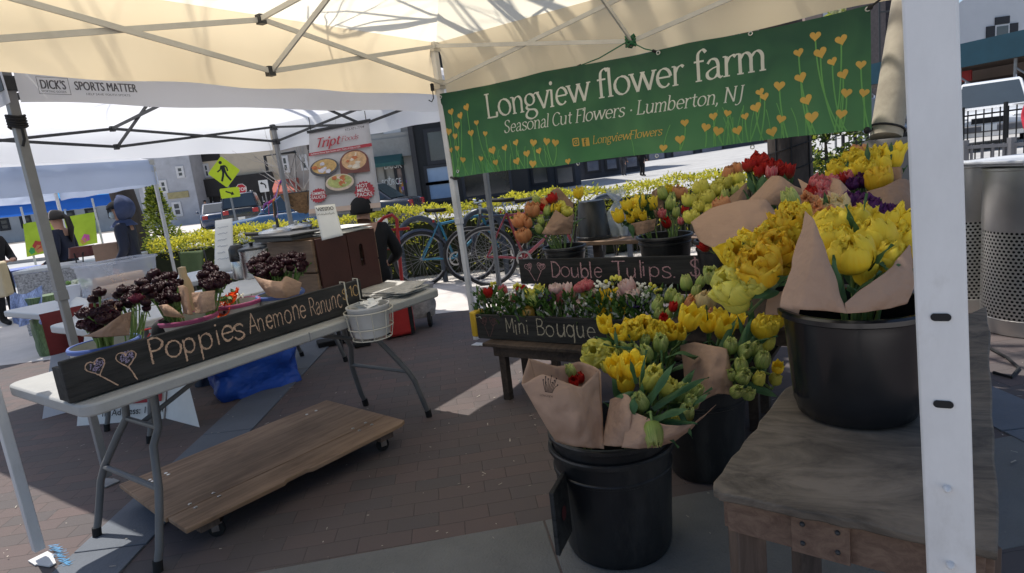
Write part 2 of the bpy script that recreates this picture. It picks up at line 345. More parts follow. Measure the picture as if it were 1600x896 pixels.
concrete_band=M('concrete_band',(.155,.155,.15),.8,.12,4,bump=.5,bscale=120,dirt=.3,dcol=(.10,.10,.10))
slate_band=M('slate_band',(.125,.14,.165),.8,.12,4,bump=.3,bscale=90)
dirtm=M('far_ground',(.16,.15,.14),.9,.2,.3)
g=MB()
def gh(x,y): return gz(x,y)-.012
xs=[-400,-150,-60,-30,-18,-10,-5,-2,0,2,4,6,8,10,13,16,20,25,30,40,60,150,400]; ys=[-400,-60,-10,0,4,7,8,9,10,11,12,13,14,16,18,20,22,25,30,40,60,150,500]
g.add([(x,y,gh(min(x,45),min(y,60))) for y in ys for x in xs],[(j*len(xs)+i,j*len(xs)+i+1,(j+1)*len(xs)+i+1,(j+1)*len(xs)+i) for j in range(len(ys)-1) for i in range(len(xs)-1)])
struct(g.build('ground',dirtm))
def sheet(name,x0,x1,y0,y1,z,mat,nx=30,ny=10):
    s=MB(); s.grid(lambda a,b:(x0+(x1-x0)*a,y0+(y1-y0)*b,gz(x0+(x1-x0)*a,y0+(y1-y0)*b)+z),nx,ny); return struct(s.build(name,mat))
s=MB(); s.quad((-14,-30,.001),(14,-30,.001),(14,-.6,.001),(-14,-.6,.001)); struct(s.build('plaza',concrete,smooth=False))  # unseen pale ground added behind the camera to bounce sunlight into the stall
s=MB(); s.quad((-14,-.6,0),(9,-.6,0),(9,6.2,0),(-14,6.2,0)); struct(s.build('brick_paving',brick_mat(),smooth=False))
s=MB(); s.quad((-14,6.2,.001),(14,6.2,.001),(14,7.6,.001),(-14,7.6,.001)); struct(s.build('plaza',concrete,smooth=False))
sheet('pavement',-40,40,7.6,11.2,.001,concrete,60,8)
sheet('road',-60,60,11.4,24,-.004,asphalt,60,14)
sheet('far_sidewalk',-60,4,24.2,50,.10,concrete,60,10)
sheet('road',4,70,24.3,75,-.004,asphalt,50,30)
k=MB(); 
for (y0,y1) in ((11.2,11.4),(24.0,24.2)):
    for i in range(60 if y0<20 else 32):
        xa=-60+i*2; k.box((xa+1,(y0+y1)/2,gz(xa+1,y0)+.05),(1.995,y1-y0,.14))
struct(k.build('kerb',M('kerb_stone',(.33,.32,.31),.85,.15,5)))
# inlaid bands in the paving
def band(name,p,d,L,wd,mat,joint,z=.004):
    d=V(d).normalized(); q=V((-d.y,d.x,0)); s=MB(); nseg=int(L/joint)
    for i in range(nseg):
        a=V(p)+d*(i*joint+.004); b=V(p)+d*((i+1)*joint-.004)
        s.box((a+b)/2+V((0,0,z-.02)),((b-a).length,wd,.04),math.atan2(d.y,d.x))
    return struct(s.build(name,mat,bev=.003))
band('paving_band',(-8,1.02,0),(1,.11,0),14,.62,concrete_band,1.35,.004)
band('paving_band',(-1.775,1.2,0),(-.012,1,0),5.0,.30,slate_band,1.18,.008)
band('paving_band',(2.2,1.3,0),(-.012,1,0),5.0,.32,slate_band,1.18,.008)
# ------------------------------------------------------------------ canopies
def cloth(a,b,c,nu,nv,sag,rn):                   # triangle as grid a-b eave, c apex
    a=V(a);b=V(b);c=V(c)
    def f(s,q):
        p=a.lerp(b,s).lerp(c,q*.999)
        wob=.018*math.sin(s*9+q*5+rn)+.02*mnoise.noise(p*2.2)
        return p+V((0,0,-sag*math.sin(PI*s)*(1-q)*q*4*.6+wob*(1-q)*min(1,q*8)))
    return f
def make_canopy(name,label,org,tx,nx,Lu,Lv,ze,zb,zv,peak,roofm,valm,legm,barm,legw,group=None,hub=True,feet=True,legs=(0,1,2,3),over=0,axes={}):
    P=lambda u,v,z=0:V(org)+tx*u+nx*v+V((0,0,z))
    root=thing(name,label,'canopy tent',P(Lu/2,Lv/2,0),math.atan2(tx.y,tx.x),group)
    cs=[(0,0),(Lu,0),(Lu,Lv),(0,Lv)]; apex=P(Lu/2,Lv/2,peak)
    ov=[(u,v+(over if v else -over)) for u,v in cs]
    rf=MB()
    for i in range(4):
        a=P(*ov[i],ze); b=P(*ov[(i+1)%4],ze); rf.grid(cloth(a,b,apex,18,14,.10,i),18,14)
    rf.build('roof_fabric',roofm,root,angle=80)
    va=MB()
    ctr=P(Lu/2,Lv/2,0)
    for i in range(4):
        a=P(*ov[i],0); b=P(*ov[(i+1)%4],0); mid=(a+b)/2; out=(mid-ctr); out.z=0; out.normalize()
        def f(s,q,a=a,b=b,out=out,i=i):
            p=a.lerp(b,s); z=ze+.003-(ze+.003-zv)*q+ (-.012*math.sin(PI*s)+.006*math.sin(s*23+i))*q
            return V((p.x,p.y,z))+out*(.035*min(1,q*4)+.02*q*math.sin(s*31+i*2)*.6+.02*q*mnoise.noise(V((s*6,i,q))))
        va.grid(f,40,4)
    va.build('valance',valm,root,angle=80)
    for i in legs:
        u,v=cs[i]; uu,vv=u,v
        lg=MB(); a=math.atan2(tx.y,tx.x); b0=P(uu,vv,0); b2=P(uu,vv,ze)
        if i in axes:
            q0,q1=axes[i]; k=(q1-q0)/(q1.z-q0.z); b0=q0-k*q0.z; b2=q0+k*(ze-q0.z)
        bm_=b0.lerp(b2,1.0/ze); b1=b0.lerp(b2,.02)
        if i==3: lg.bar(b1,b2,legw,legw,up=tx)
        else: lg.bar(bm_,b2,legw,legw,up=tx); lg.bar(b1,bm_.lerp(b0,.002),legw*.82,legw*.82,up=tx); lg.bar(b0.lerp(b2,.98/ze),b0.lerp(b2,1.03/ze),legw*1.12,legw*1.12,up=tx)
        lo=lg.build('leg',legm,root,bev=.003)
        if feet:
            ft=MB(); c=b0+V((0,0,.006)); s_u=-1 if u==0 else 1; s_v=-1 if v==0 else 1
            tri=[(-.045,-.045),(.045,-.045),(.045,.045),(-.045,.045)]
            ft.box(c,(.07,.07,.006),a); ft.prism([(-.03,0),(.03,0),(.012,.075),(-.012,.075)],lambda x,y,d:c+tx*x-nx*(s_v*(-.035-y))*-1+V((0,0,-.002+d)),.005)
            ft.build('foot_plate',legm,lo)
        for zz_ in (ze-.03,zb):
            br=MB(); br.box(b0.lerp(b2,zz_/ze),(legw*1.5,legw*1.5,.065),a); br.build('corner_bracket',dark_metal if legm!=white_metal else bar_metal,lo)
    def X(a0,a1):                                   # scissor pair between two verticals
        for (p,q,o) in ((a0[0],a1[1],.008),(a0[1],a1[0],-.008)):
            b=MB(); d=(V(q)-V(p)); side=d.cross(V((0,0,1))).normalized()*o
            b.bar(V(p)+side,V(q)+side,.012,.026); b.build('truss_bar',barm,root)
        b=MB(); c=(V(a0[0])+V(a0[1])+V(a1[0])+V(a1[1]))/4; b.ball(c,.012,8,6); b.build('bolt',dark_metal,root)
    ins=.03
    e=[(ins,ins),(Lu-ins,ins),(Lu-ins,Lv-ins),(ins,Lv-ins)]
    mids=[]
    for i in range(4):
        p=e[i];q=e[(i+1)%4]; m=((p[0]+q[0])/2,(p[1]+q[1])/2); mids.append(m)
        A_=(P(*p,ze-.03),P(*p,zb)); B_=(P(*q,ze-.03),P(*q,zb)); C_=(P(*m,ze-.03),P(*m,zb))
        X(A_,C_); X(C_,B_)
        for zz_ in (ze-.03,zb):
            b=MB(); b.box(P(*m,zz_),(.04,.04,.05),math.atan2(tx.y,tx.x)); b.build('joint_bracket',dark_metal,root)
    if hub:
        H=P(Lu/2,Lv/2,ze+.42); H2=P(Lu/2,Lv/2,ze+.10)
        for m in mids:
            X((P(*m,ze-.03),P(*m,zb)),(H,H2))
        b=MB(); b.tube([P(Lu/2,Lv/2,ze+.05),P(Lu/2,Lv/2,peak-.02)],.02,8); b.build('centre_pole',barm,root)
    return root,P
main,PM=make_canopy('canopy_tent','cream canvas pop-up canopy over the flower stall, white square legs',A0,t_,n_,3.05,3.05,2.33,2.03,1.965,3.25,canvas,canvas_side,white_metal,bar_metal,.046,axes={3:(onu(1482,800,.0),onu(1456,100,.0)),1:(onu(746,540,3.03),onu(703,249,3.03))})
legs_=[o for o in main.children if o.name.startswith('leg')]
# height-setting slots and tabs in the near leg
near=legs_[3]
for (px,py) in ((1470,496),(1474,632)):
    sl_=MB(); p=onu(px,py,-.0235); poly=[]
    for i in range(16):
        a=2*PI*i/16; poly.append((.009*(1 if math.cos(a)>0 else -1)*.55+.0042*math.cos(a),.0042*math.sin(a)))
    sl_.prism(poly,lambda x,y,d,p=p:p+n_*x+V((0,0,y))-t_*(d),.001); sl_.build('slot',black_matte,near)
for (px,py) in ((1480,763),(1485,882)):
    tb=MB(); p=onu(px,py,-.023); tb.ball(p,.009,12,6,sc=(1,.5,.45),M=Matrix.Rotation(TH,3,'Z')); tb.build('tab',white_metal,near)
# second canopy with the printed valance
org1=T(.476,-.477)
tent1,P1f=make_canopy('canopy_tent','white canopy next door with printed valance, black truss and grey legs',org1,t_,-n_,3.67,3.02,2.2,2.0,1.905,2.95,white_fab,white_fab,grey_metal,dark_metal,.042,over=.06)
Q=V((-4.55,8.5,0))
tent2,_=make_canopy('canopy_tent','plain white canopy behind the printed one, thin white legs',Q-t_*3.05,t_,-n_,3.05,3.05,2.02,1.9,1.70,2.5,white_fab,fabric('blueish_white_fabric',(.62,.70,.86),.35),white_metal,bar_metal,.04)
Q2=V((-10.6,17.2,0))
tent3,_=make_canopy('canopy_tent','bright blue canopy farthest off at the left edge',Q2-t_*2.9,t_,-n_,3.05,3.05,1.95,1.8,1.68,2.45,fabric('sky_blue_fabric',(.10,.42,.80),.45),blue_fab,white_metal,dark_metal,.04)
# ------------------------------------------------------------------ lettering
def arc(cx,cy,rx,ry,a0,a1,n=14): return [(cx+rx*math.cos(R(a0+(a1-a0)*i/n)),cy+ry*math.sin(R(a0+(a1-a0)*i/n))) for i in range(n+1)]
def sm(pts,n=5):
    out=[]; 
    for i in range(len(pts)-1):
        p0=pts[max(0,i-1)];p1=pts[i];p2=pts[i+1];p3=pts[min(len(pts)-1,i+2)]
        for k in range(n):
            s=k/n; out.append(tuple(.5*((2*p1[j])+(-p0[j]+p2[j])*s+(2*p0[j]-5*p1[j]+4*p2[j]-p3[j])*s*s+(-p0[j]+3*p1[j]-3*p2[j]+p3[j])*s**3) for j in (0,1)))
    out.append(pts[-1]); return out
Sx=[(.74,1.22),(.68,1.42),(.45,1.52),(.18,1.42),(.1,1.15),(.25,.9),(.6,.68),(.76,.4),(.66,.1),(.4,-.02),(.14,.08),(.05,.32)]
G={ # strokes, advance ; 'd' marks a dot
'L':([[(.15,1.5),(.15,0)],[(.15,0),(.8,0),(.84,.3)]],.98),'o':([arc(.47,.5,.42,.5,90,450)],1.02),
'n':([[(.15,1),(.15,0)],sm([(.15,.7),(.35,.95),(.6,.98),(.76,.75),(.76,.4)])+[(.76,0)]],1.0),
'g':([arc(.42,.66,.33,.34,0,360),sm([(.24,.36),(.13,.2),(.3,.08),(.7,.02),(.85,-.2),(.7,-.42),(.4,-.5),(.1,-.38),(.08,-.18),(.28,.04)]),[(.68,.9),(.9,.98)]],.98),
'v':([[(.02,1),(.42,0)],[(.42,0),(.82,1)]],.9),'i':([[(.15,1),(.15,0)],'d',(.15,1.38)],.42),
'e':([[(.1,.53),(.82,.53)],arc(.47,.5,.37,.5,5,318)],.95),
'w':([[(.02,1),(.37,0)],[(.37,0),(.68,1)],[(.68,1),(1.02,0)],[(1.02,0),(1.34,1)]],1.4),
'f':([sm([(.68,1.42),(.52,1.58),(.3,1.45),(.24,1.2),(.24,.6)])+[(.24,0)],[(.02,1),(.55,1)]],.62),
'l':([[(.15,1.58),(.15,0)]],.38),'r':([[(.15,1),(.15,0)],sm([(.15,.62),(.3,.9),(.5,1),(.64,.9)])],.7),
'a':([sm([(.12,.8),(.3,1),(.55,.96),(.66,.72),(.66,.4)])+[(.66,.12),(.78,0),(.9,.06)],sm([(.66,.6),(.35,.52),(.1,.35),(.1,.12),(.28,0),(.5,.06),(.66,.28)])],.95),
'm':([[(.15,1),(.15,0)],sm([(.15,.7),(.35,.96),(.55,.96),(.68,.75),(.68,.4)])+[(.68,0)],sm([(.68,.7),(.9,.96),(1.1,.96),(1.23,.75),(1.23,.4)])+[(1.23,0)]],1.48),
'S':([sm(Sx)],.95),'s':([sm([(x*.85,y*.66) for x,y in Sx])],.76),'C':([arc(.62,.75,.54,.77,42,318)],1.15),'c':([arc(.47,.5,.4,.5,42,318)],.85),
'u':([sm([(.13,1),(.13,.3),(.3,.02),(.55,.05),(.74,.35)]),[(.76,1),(.76,0)]],1.0),
't':([[(.27,1.33),(.27,.25),(.42,.01),(.62,.1)],[(.04,1),(.56,1)]],.66),
'F':([[(.15,1.5),(.15,0)],[(.15,1.5),(.88,1.5),(.9,1.25)],[(.15,.8),(.68,.8)]],.95),
'b':([[(.13,1.58),(.13,0)],arc(.48,.5,.36,.5,180,-180)],1.0),'N':([[(.15,0),(.15,1.5)],[(.15,1.5),(1.0,0)],[(1.0,0),(1.0,1.5)]],1.18),
'J':([sm([(.5,1.5),(.5,.3),(.44,-.15),(.2,-.38),(.0,-.3)])],.7),',':([[(.14,.1),(.16,-.08),(.04,-.28)]],.35),'.':(['d',(.12,.06)],.3),'·':(['d',(.2,.55)],.4),
'P':([[(.15,1.5),(.15,0)],sm([(.15,1.5),(.6,1.48),(.88,1.12),(.6,.78),(.15,.75)])],.95),'p':([[(.13,1),(.13,-.55)],arc(.48,.5,.36,.5,180,-180)],1.0),
'A':([[(.02,0),(.52,1.5)],[(.52,1.5),(1.02,0)],[(.2,.5),(.84,.5)]],1.05),'R':([[(.15,1.5),(.15,0)],sm([(.15,1.5),(.6,1.48),(.88,1.12),(.6,.78),(.15,.75)]),[(.5,.75),(.95,0)]],1.0),
'D':([[(.15,1.5),(.15,0)],sm([(.15,1.5),(.6,1.45),(.98,1.0),(.98,.5),(.6,.05),(.15,0)])],1.12),'T':([[(.52,1.5),(.52,0)],[(.02,1.5),(1.02,1.5)]],1.05),
'M':([[(.12,0),(.15,1.5)],[(.15,1.5),(.62,.4)],[(.62,.4),(1.1,1.5)],[(1.1,1.5),(1.15,0)]],1.25),
'B':([[(.15,1.5),(.15,0)],sm([(.15,1.5),(.65,1.45),(.78,1.15),(.6,.85),(.15,.8)]),sm([(.15,.8),(.7,.75),(.92,.4),(.7,.05),(.15,0)])],1.05),
'q':([arc(.45,.5,.36,.5,0,360),[(.82,1),(.82,-.55)]],1.0),'d':([arc(.45,.5,.36,.5,0,360),[(.82,1.58),(.82,0)]],1.0),
'$':([sm(Sx),[(.42,1.75),(.42,-.25)]],1.0),'1':([[(.05,1.2),(.32,1.5),(.32,0)]],.6),'0':([arc(.47,.75,.42,.77,90,450)],1.02),
'h':([[(.13,1.58),(.13,0)],sm([(.13,.7),(.33,.95),(.58,.98),(.74,.75),(.74,.4)])+[(.74,0)]],1.0),' ':([],.5)}
SERIF={'L':[(.15,1.5,.2),(.15,0,.15)],'n':[(.15,0,.16),(.76,0,.16),(.05,1,.1)],'v':[(.02,1,.16),(.82,1,.14)],'i':[(.15,0,.16),(.06,1,.09)],'w':[(.02,1,.16),(.68,1,.14),(1.34,1,.14)],
'f':[(.24,0,.17)],'l':[(.15,0,.16),(.06,1.58,.09)],'r':[(.15,0,.17),(.06,1,.09)],'m':[(.15,0,.16),(.68,0,.16),(1.23,0,.16),(.05,1,.1)],'u':[(.04,1,.1),(.67,1,.1)],'F':[(.15,0,.2),(.05,1.5,.1)],'b':[(.05,1.58,.09)],'N':[(.15,0,.16),(.1,1.5,.14),(1.0,1.5,.16)],'J':[(.5,1.5,.18)],'P':[(.15,0,.2)],'h':[(.13,0,.16),(.74,0,.16)]}
def stroke(mb,pts,wf,fn,m=0):
    n=len(pts)
    if n<2: return
    L=[];Rr=[]
    for i,p in enumerate(pts):
        a=pts[max(0,i-1)]; b=pts[min(n-1,i+1)]; dx,dy=b[0]-a[0],b[1]-a[1]; d=math.hypot(dx,dy) or 1; dx/=d;dy/=d
        w=wf(dx,dy,i/(n-1))/2; L.append((p[0]-dy*w,p[1]+dx*w)); Rr.append((p[0]+dy*w,p[1]-dx*w))
    mb.add([fn(*q) for q in L+Rr],[(i,i+1,n+i+1,n+i) for i in range(n-1)],m)
def dot(mb,c,r,fn,m=0): mb.add([fn(c[0]+r*math.cos(2*PI*i/14),c[1]+r*math.sin(2*PI*i/14)) for i in range(14)],[tuple(range(14))],m)
def dens(pts,step=.06):
    out=[]
    for i in range(len(pts)-1):
        a,b=pts[i],pts[i+1]; n=max(1,int(math.hypot(b[0]-a[0],b[1]-a[1])/step))
        out+=[(a[0]+(b[0]-a[0])*k/n,a[1]+(b[1]-a[1])*k/n) for k in range(n)]
    return out+[pts[-1]]
def twidth(s,track=0): return sum(G[c][1]+track for c in s)
def write(mb,s,x,y,size,fn,style='serif',shear=0,thick=.17,thin=.06,track=.0,m=0,jit=0,rr=random.Random(3),rise=0):
    lift=0
    for ch in s:
        st,adv=G[ch]; jx=rr.uniform(-jit,jit); jy=rr.uniform(-jit,jit); js=1+rr.uniform(-jit,jit)*.8
        def f(a,b,x=x,jx=jx,jy=jy,js=js):
            a2=a*js+jx; b2=b*js+jy; return fn(x+(a2+b2*shear)*size,y+b2*size)
        i=0
        while i<len(st):
            q=st[i]
            if q=='d': dot(mb,st[i+1],thick*.68,f,m); i+=2; continue
            pts=dens(q)
            if style=='serif':
                nib=(math.cos(R(18)),math.sin(R(18)))
                wf=lambda dx,dy,k: thin+(thick-thin)*abs(dx*nib[1]-dy*nib[0])
                stroke(mb,pts,wf,f,m)
            else:                                    # chalk: several ragged passes
                for ps in range(3):
                    ox=rr.uniform(-.045,.045);oy=rr.uniform(-.045,.045)
                    pp=[(a+ox+rr.uniform(-.02,.02),b+oy+rr.uniform(-.02,.02)) for a,b in pts]
                    lo=lift
                    stroke(mb,pp,lambda dx,dy,k:thick*rr.uniform(.3,.75),lambda a,b,lo=lo:f(a,b)+mb.lift*lo,m); lift+=.00004
            i+=1
        if style=='serif':
            for (sx_,sy_,hw) in SERIF.get(ch,()): stroke(mb,[(sx_-hw,sy_),(sx_+hw,sy_)],lambda dx,dy,k:thin*1.15,f,m)
        x+=(adv+track)*size
    return x
_fcache={}
def sans(mb,body,fn,size=1,sx=1,bold=0,m=0,shear=0,align='LEFT'):
    key=(body,bold,align)
    if key not in _fcache:
        cu=bpy.data.curves.new('lettering','FONT'); cu.body=body; cu.size=1; cu.offset=bold; cu.align_x=align; cu.resolution_u=3; cu.space_line=.85
        ob=bpy.data.objects.new('lettering',cu); COL.objects.link(ob); dg=bpy.context.evaluated_depsgraph_get(); me=bpy.data.meshes.new_from_object(ob.evaluated_get(dg))
        _fcache[key]=([tuple(v.co) for v in me.vertices],[tuple(p.vertices) for p in me.polygons]); bpy.data.objects.remove(ob); bpy.data.meshes.remove(me); bpy.data.curves.remove(cu)
    vs,fs=_fcache[key]
    mb.add([fn((v[0]*sx+v[1]*shear)*size,v[1]*size) for v in vs],fs,m)
def plane(o,x,y,off=.002):
    o=V(o);x=V(x).normalized();y=V(y).normalized();nn=x.cross(y); return lambda a,b:o+x*a+y*b+nn*off
def heart(mb,c,s,rot,fn,m=0):
    ps=[]
    for i in range(24):
        a=2*PI*i/24; x=.0625*16*math.sin(a)**3; y=.0625*(13*math.cos(a)-5*math.cos(2*a)-2*math.cos(3*a)-math.cos(4*a))
        ca,sa=math.cos(rot),math.sin(rot); ps.append(fn(c[0]+s*(x*ca-y*sa),c[1]+s*(x*sa+y*ca)))
    ctr=fn(*c); mb.add([ctr]+ps,[(0,1+i,1+(i+1)%24) for i in range(24)],m)
# valance print on the neighbouring canopy
lt=MB(); v_=-.477+.06+.065
def vf(px,py): return onv(px,py,v_)
o=vf(62,147); fx=(vf(215,152)-o); 
def pl(a,b): return o+fx*a+V((0,0,b))+n_*.004
W1=fx.length; fx1=fx.normalized()
pv=lambda a,b:o+fx1*a+V((0,0,b))
Hh=.075
# small framed logo and the slogan
bx=W1*.30
for (x0,y0,x1,y1) in ((0,0,bx,.002),(0,Hh,bx,Hh+.002),(0,0,.002,Hh),(bx-.002,0,bx,Hh)): lt.quad(pv(x0,y0),pv(x1,y0),pv(x1,y1),pv(x0,y1))
sans(lt,"SPORTING GOODS",lambda a,b:pv(bx*.07+a,.008+b),.013,.92,.002)
for k_ in (0,1,2):
    kk=.0012*k_; sans(lt,"SPORTS MATTER",lambda a,b:pv(bx*1.16+a+kk,.024+b)+n_*kk*.3,.058,.66,0); sans(lt,"DICK'S",lambda a,b:pv(bx*.07+a+kk,.024+b)+n_*kk*.3,.058,.60,0)
sans(lt,"HELP SAVE YOUTH SPORTS",lambda a,b:pv(bx*1.5+a,.002+b),.014,1.2,.002)
lt.build('valance_print',M('grey_print',(.10,.10,.12),.8,.1),tent1,smooth=False)
# cord wound round the grey leg and a tie strap
rp=MB(); leg0=onv(32,190,-.5)
for i in range(5):
    z=leg0.z-.03+i*.012; c=V((P1f(0,0).x,P1f(0,0).y,z)); rp.tube([c+V((.036*math.cos(a*PI/6+i),.036*math.sin(a*PI/6+i),.006*math.sin(a+i*2))) for a in range(12)],.006,6,closed=True)
c=V((P1f(0,0).x,P1f(0,0).y,0)); rp.tube([c+V((.03,-.02,leg0.z-.03)),c+V((.035,-.03,leg0.z-.09)),c+V((.02,-.03,leg0.z-.12))],.006,6)
co=rp.build('cord',rope_black); tag(co,'black cord knotted round the top of the grey canopy leg','cord')
# ------------------------------------------------------------------ green banner
UB=3.0
def bn(v,z): return 0.034*math.sin(v*2.1+z*1.5)*math.sin(v*.9+.4)+.009*math.sin(v*7+z*5+math.sin(z*9))+.004*math.sin(v*23-z*11)
def bq(px,py):
    p=onu(px,py,UB); r=p-A0; return (r.dot(n_),p.z)
def bfn(off): return lambda v,z: T(UB+bn(v,z)-off,v,z)
b0=.005;b1=2.80;zt0,zt1,zb0,zb1=1.962,1.945,1.335,1.335
banner=thing('banner','green vinyl banner with white farm name and yellow hearts, tied to the canopy','banner',T(UB,1.4,0),TH)
m,nt,n,l=newmat('banner_vinyl'); out=n.new('ShaderNodeOutputMaterial'); tc=n.new('ShaderNodeTexCoord')
uvn=n.new('ShaderNodeUVMap'); spx=n.new('ShaderNodeSeparateXYZ'); l.new(uvn.outputs[0],spx.inputs[0])
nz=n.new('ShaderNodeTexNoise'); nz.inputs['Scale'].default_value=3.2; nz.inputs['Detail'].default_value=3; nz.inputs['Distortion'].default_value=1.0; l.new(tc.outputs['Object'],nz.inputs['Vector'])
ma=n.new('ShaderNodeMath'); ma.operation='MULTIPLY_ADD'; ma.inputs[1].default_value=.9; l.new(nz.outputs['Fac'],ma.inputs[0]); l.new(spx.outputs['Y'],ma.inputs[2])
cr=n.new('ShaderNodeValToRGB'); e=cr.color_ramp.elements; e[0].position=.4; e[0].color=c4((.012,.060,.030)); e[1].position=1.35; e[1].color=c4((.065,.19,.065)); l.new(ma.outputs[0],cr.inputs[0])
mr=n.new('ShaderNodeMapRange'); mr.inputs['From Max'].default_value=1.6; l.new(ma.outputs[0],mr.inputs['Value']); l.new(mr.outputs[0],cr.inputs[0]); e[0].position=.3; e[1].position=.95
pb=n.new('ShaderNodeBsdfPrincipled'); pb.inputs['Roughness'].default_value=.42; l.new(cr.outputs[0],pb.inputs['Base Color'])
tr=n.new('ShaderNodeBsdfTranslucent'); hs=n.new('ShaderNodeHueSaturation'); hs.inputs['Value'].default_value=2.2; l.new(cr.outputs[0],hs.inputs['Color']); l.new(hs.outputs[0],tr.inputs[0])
ms=n.new('ShaderNodeMixShader'); ms.inputs[0].default_value=.42; l.new(pb.outputs[0],ms.inputs[1]); l.new(tr.outputs[0],ms.inputs[2]); l.new(ms.outputs[0],out.inputs[0])
bm=MB(); 
def bf(a,q):
    v=b0+(b1-b0)*a; za=zt0+(zt1-zt0)*a; zb_=zb0+(zb1-zb0)*a; sc=-.012*abs(math.sin(PI*a*3.0)); z=za+sc*(1-q)+(zb_-za-sc)*q
    return bfn(0)(v,z)
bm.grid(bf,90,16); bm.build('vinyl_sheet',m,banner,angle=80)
tx=MB(); tfn=bfn(.0035)
def line(s,p0,p1,style,**k):
    a=bq(*p0); b=bq(*p1); L=b[0]-a[0]; sh=(b[1]-a[1])/L; size=L/twidth(s)
    def f(x,y,a=a,sh=sh): return tfn(a[0]+x,a[1]+y+sh*x)
    write(tx,s,0,0,size,f,style,**k)
line('Longview flower farm',(764,185),(1199,108),'serif',thick=.175,thin=.062)
line('Seasonal Cut Flowers · Lumberton, NJ',(789,208),(1160,157),'serif',shear=.2,thick=.16,thin=.062)
tx.build('lettering',fabric('banner_white',(.92,.91,.85),.4),banner,smooth=False)
hb=MB(); tfn2=bfn(.0045)
a=bq(931,225); b=bq(1036,211); s='LongviewFlowers'; size=(b[0]-a[0])/twidth(s); write(hb,s,0,0,size,lambda x,y:tfn2(a[0]+x,a[1]+y+(b[1]-a[1])/(b[0]-a[0])*x),'serif',shear=.2,thick=.15,thin=.07)
for k_,px in enumerate((904,920)):
    c=bq(px,222); hw=.026
    def rr_(x,y,c=c): return tfn2(c[0]+x,c[1]+y)
    if k_==0:                                        # outlined rounded square, ring and dot
        def rs(h,rad,n=6):
            o=[]
            for (sx_,sy_,a0) in ((1,1,0),(-1,1,90),(-1,-1,180),(1,-1,270)):
                for i in range(n+1): a_=R(a0+90*i/n); o.append((sx_*(h-rad)+rad*math.cos(a_),sy_*(h-rad)+rad*math.sin(a_)))
            return o
        o_,i_=rs(hw,.009),rs(hw*.72,.006); nn=len(o_)
        hb.add([rr_(*p) for p in o_+i_],[(i,(i+1)%nn,nn+(i+1)%nn,nn+i) for i in range(nn)])
        stroke(hb,arc(0,0,hw*.36,hw*.36,0,360,20),lambda *a:.0055,rr_); dot(hb,(hw*.45,hw*.45),.0035,rr_)
    else:
        hb.add([rr_(x,y) for x,y in ((-hw,-hw),(hw,-hw),(hw,hw),(-hw,hw))],[(0,1,2,3)])
hearts=[(704,175),(731,168),(720,181),(746,192),(715,196),(700,206),(711,213),(737,208),(760,209),(808,223),(835,223),(857,221),(871,223),(703,235),(714,232),(771,235),(790,231),(825,240),(844,236),(810,252),(835,256),(722,250),(752,248),(775,254),(890,252),(1039,231),
(1063,218),(1070,192),(1103,199),(1122,205),(1152,204),(1164,182),(1115,182),(1137,177),(1187,144),(1194,151),(1181,168),(1273,56),(1314,62),(1247,82),(1281,82),(1300,96),(1345,101),(1250,121),(1317,116),(1217,134),(1322,145),(1350,145),(1259,156),(1220,186),(1268,183),(1314,178),(1206,206)]
rr=random.Random(5)
for (px,py) in hearts: heart(hb,bq(px,py),.027*rr.uniform(.8,1.15)*(1.1 if px>1200 else 1),rr.uniform(-.35,.35),tfn2)
hb.build('yellow_print',fabric('banner_yellow',(.90,.56,.16),.4),banner,smooth=False)
stm=MB(); tfn3=bfn(.0022)
for (px,py) in hearts:
    v,z=bq(px,py); zb_=1.345; dx=rr.uniform(-.09,.09)*(z-zb_)/.3; 
    pts=[(v+dx*q*q,z-.02-(z-.02-zb_)*q) for q in [i/10 for i in range(11)]]; stroke(stm,pts,lambda *a:.007,tfn3)
for i in range(40):
    v=rr.choice([rr.uniform(.04,.9),rr.uniform(1.5,2.72)]); k1=rr.uniform(-.05,.05); k2=rr.uniform(.10,.22); pts=[(v+k1*q*q,1.345+q*k2) for q in [i/6 for i in range(7)]]; stroke(stm,pts,lambda *a:.004,tfn3)
stm.build('stem_print',fabric('banner_stem',(.22,.50,.17),.35),banner,smooth=False)
icf=MB(); c=bq(920,222); write(icf,'f',-.012,-.021,.026,lambda x,y:bfn(.0056)(c[0]+x,c[1]+y),'serif',thick=.26,thin=.2); icf.build('letter_print',M('banner_green_ink',(.03,.12,.045),.6,.1),banner,smooth=False)
gm=MB()
for (px,py) in ((689,152),(776,133),(890,111),(1029,83),(1173,53),(1356,15),(716,268),(904,256),(1027,244),(1176,230),(1355,204)):
    v,z=bq(px,py); p=T(UB-.006,v,z); gm.tube([p+n_*(.010*math.cos(a*PI/6))+V((0,0,.010*math.sin(a*PI/6))) for a in range(12)],.0035,6,closed=True)
gm.build('grommet',steel,banner)
green_cord=M('green_cord',(.02,.12,.05),.6,.2)
for (px,py,lab) in ((890,111,'green bungee running down left from the bracket to the banner'),(1029,83,'green bungee running down right from the bracket to the banner')):
    m_=T(3.02,1.525,2.03); v,z=bq(px,py); p=T(UB-.004,v,z); q=MB(); q.tube([m_+t_*-.03,m_.lerp(p,.5)+V((0,0,-.01)),p.lerp(m_,.18)],.004,6)
    o=q.build('bungee',green_cord); tag(o,lab,'bungee','green bungees holding the banner')
    h=MB(); h.tube([p.lerp(m_,.2),p.lerp(m_,.1)],.009,6); h.tube([p.lerp(m_,.1),p],.003,6); h.build('hook',black_matte,o)
kn=MB()
for i in range(5): kn.tube([T(3.02,1.525,2.03+.012*(i-2))+V((.03*math.cos(a*PI/5+i),.03*math.sin(a*PI/5+i),.01*math.sin(a*2.+i))) for a in range(10)],.006,6,closed=True)
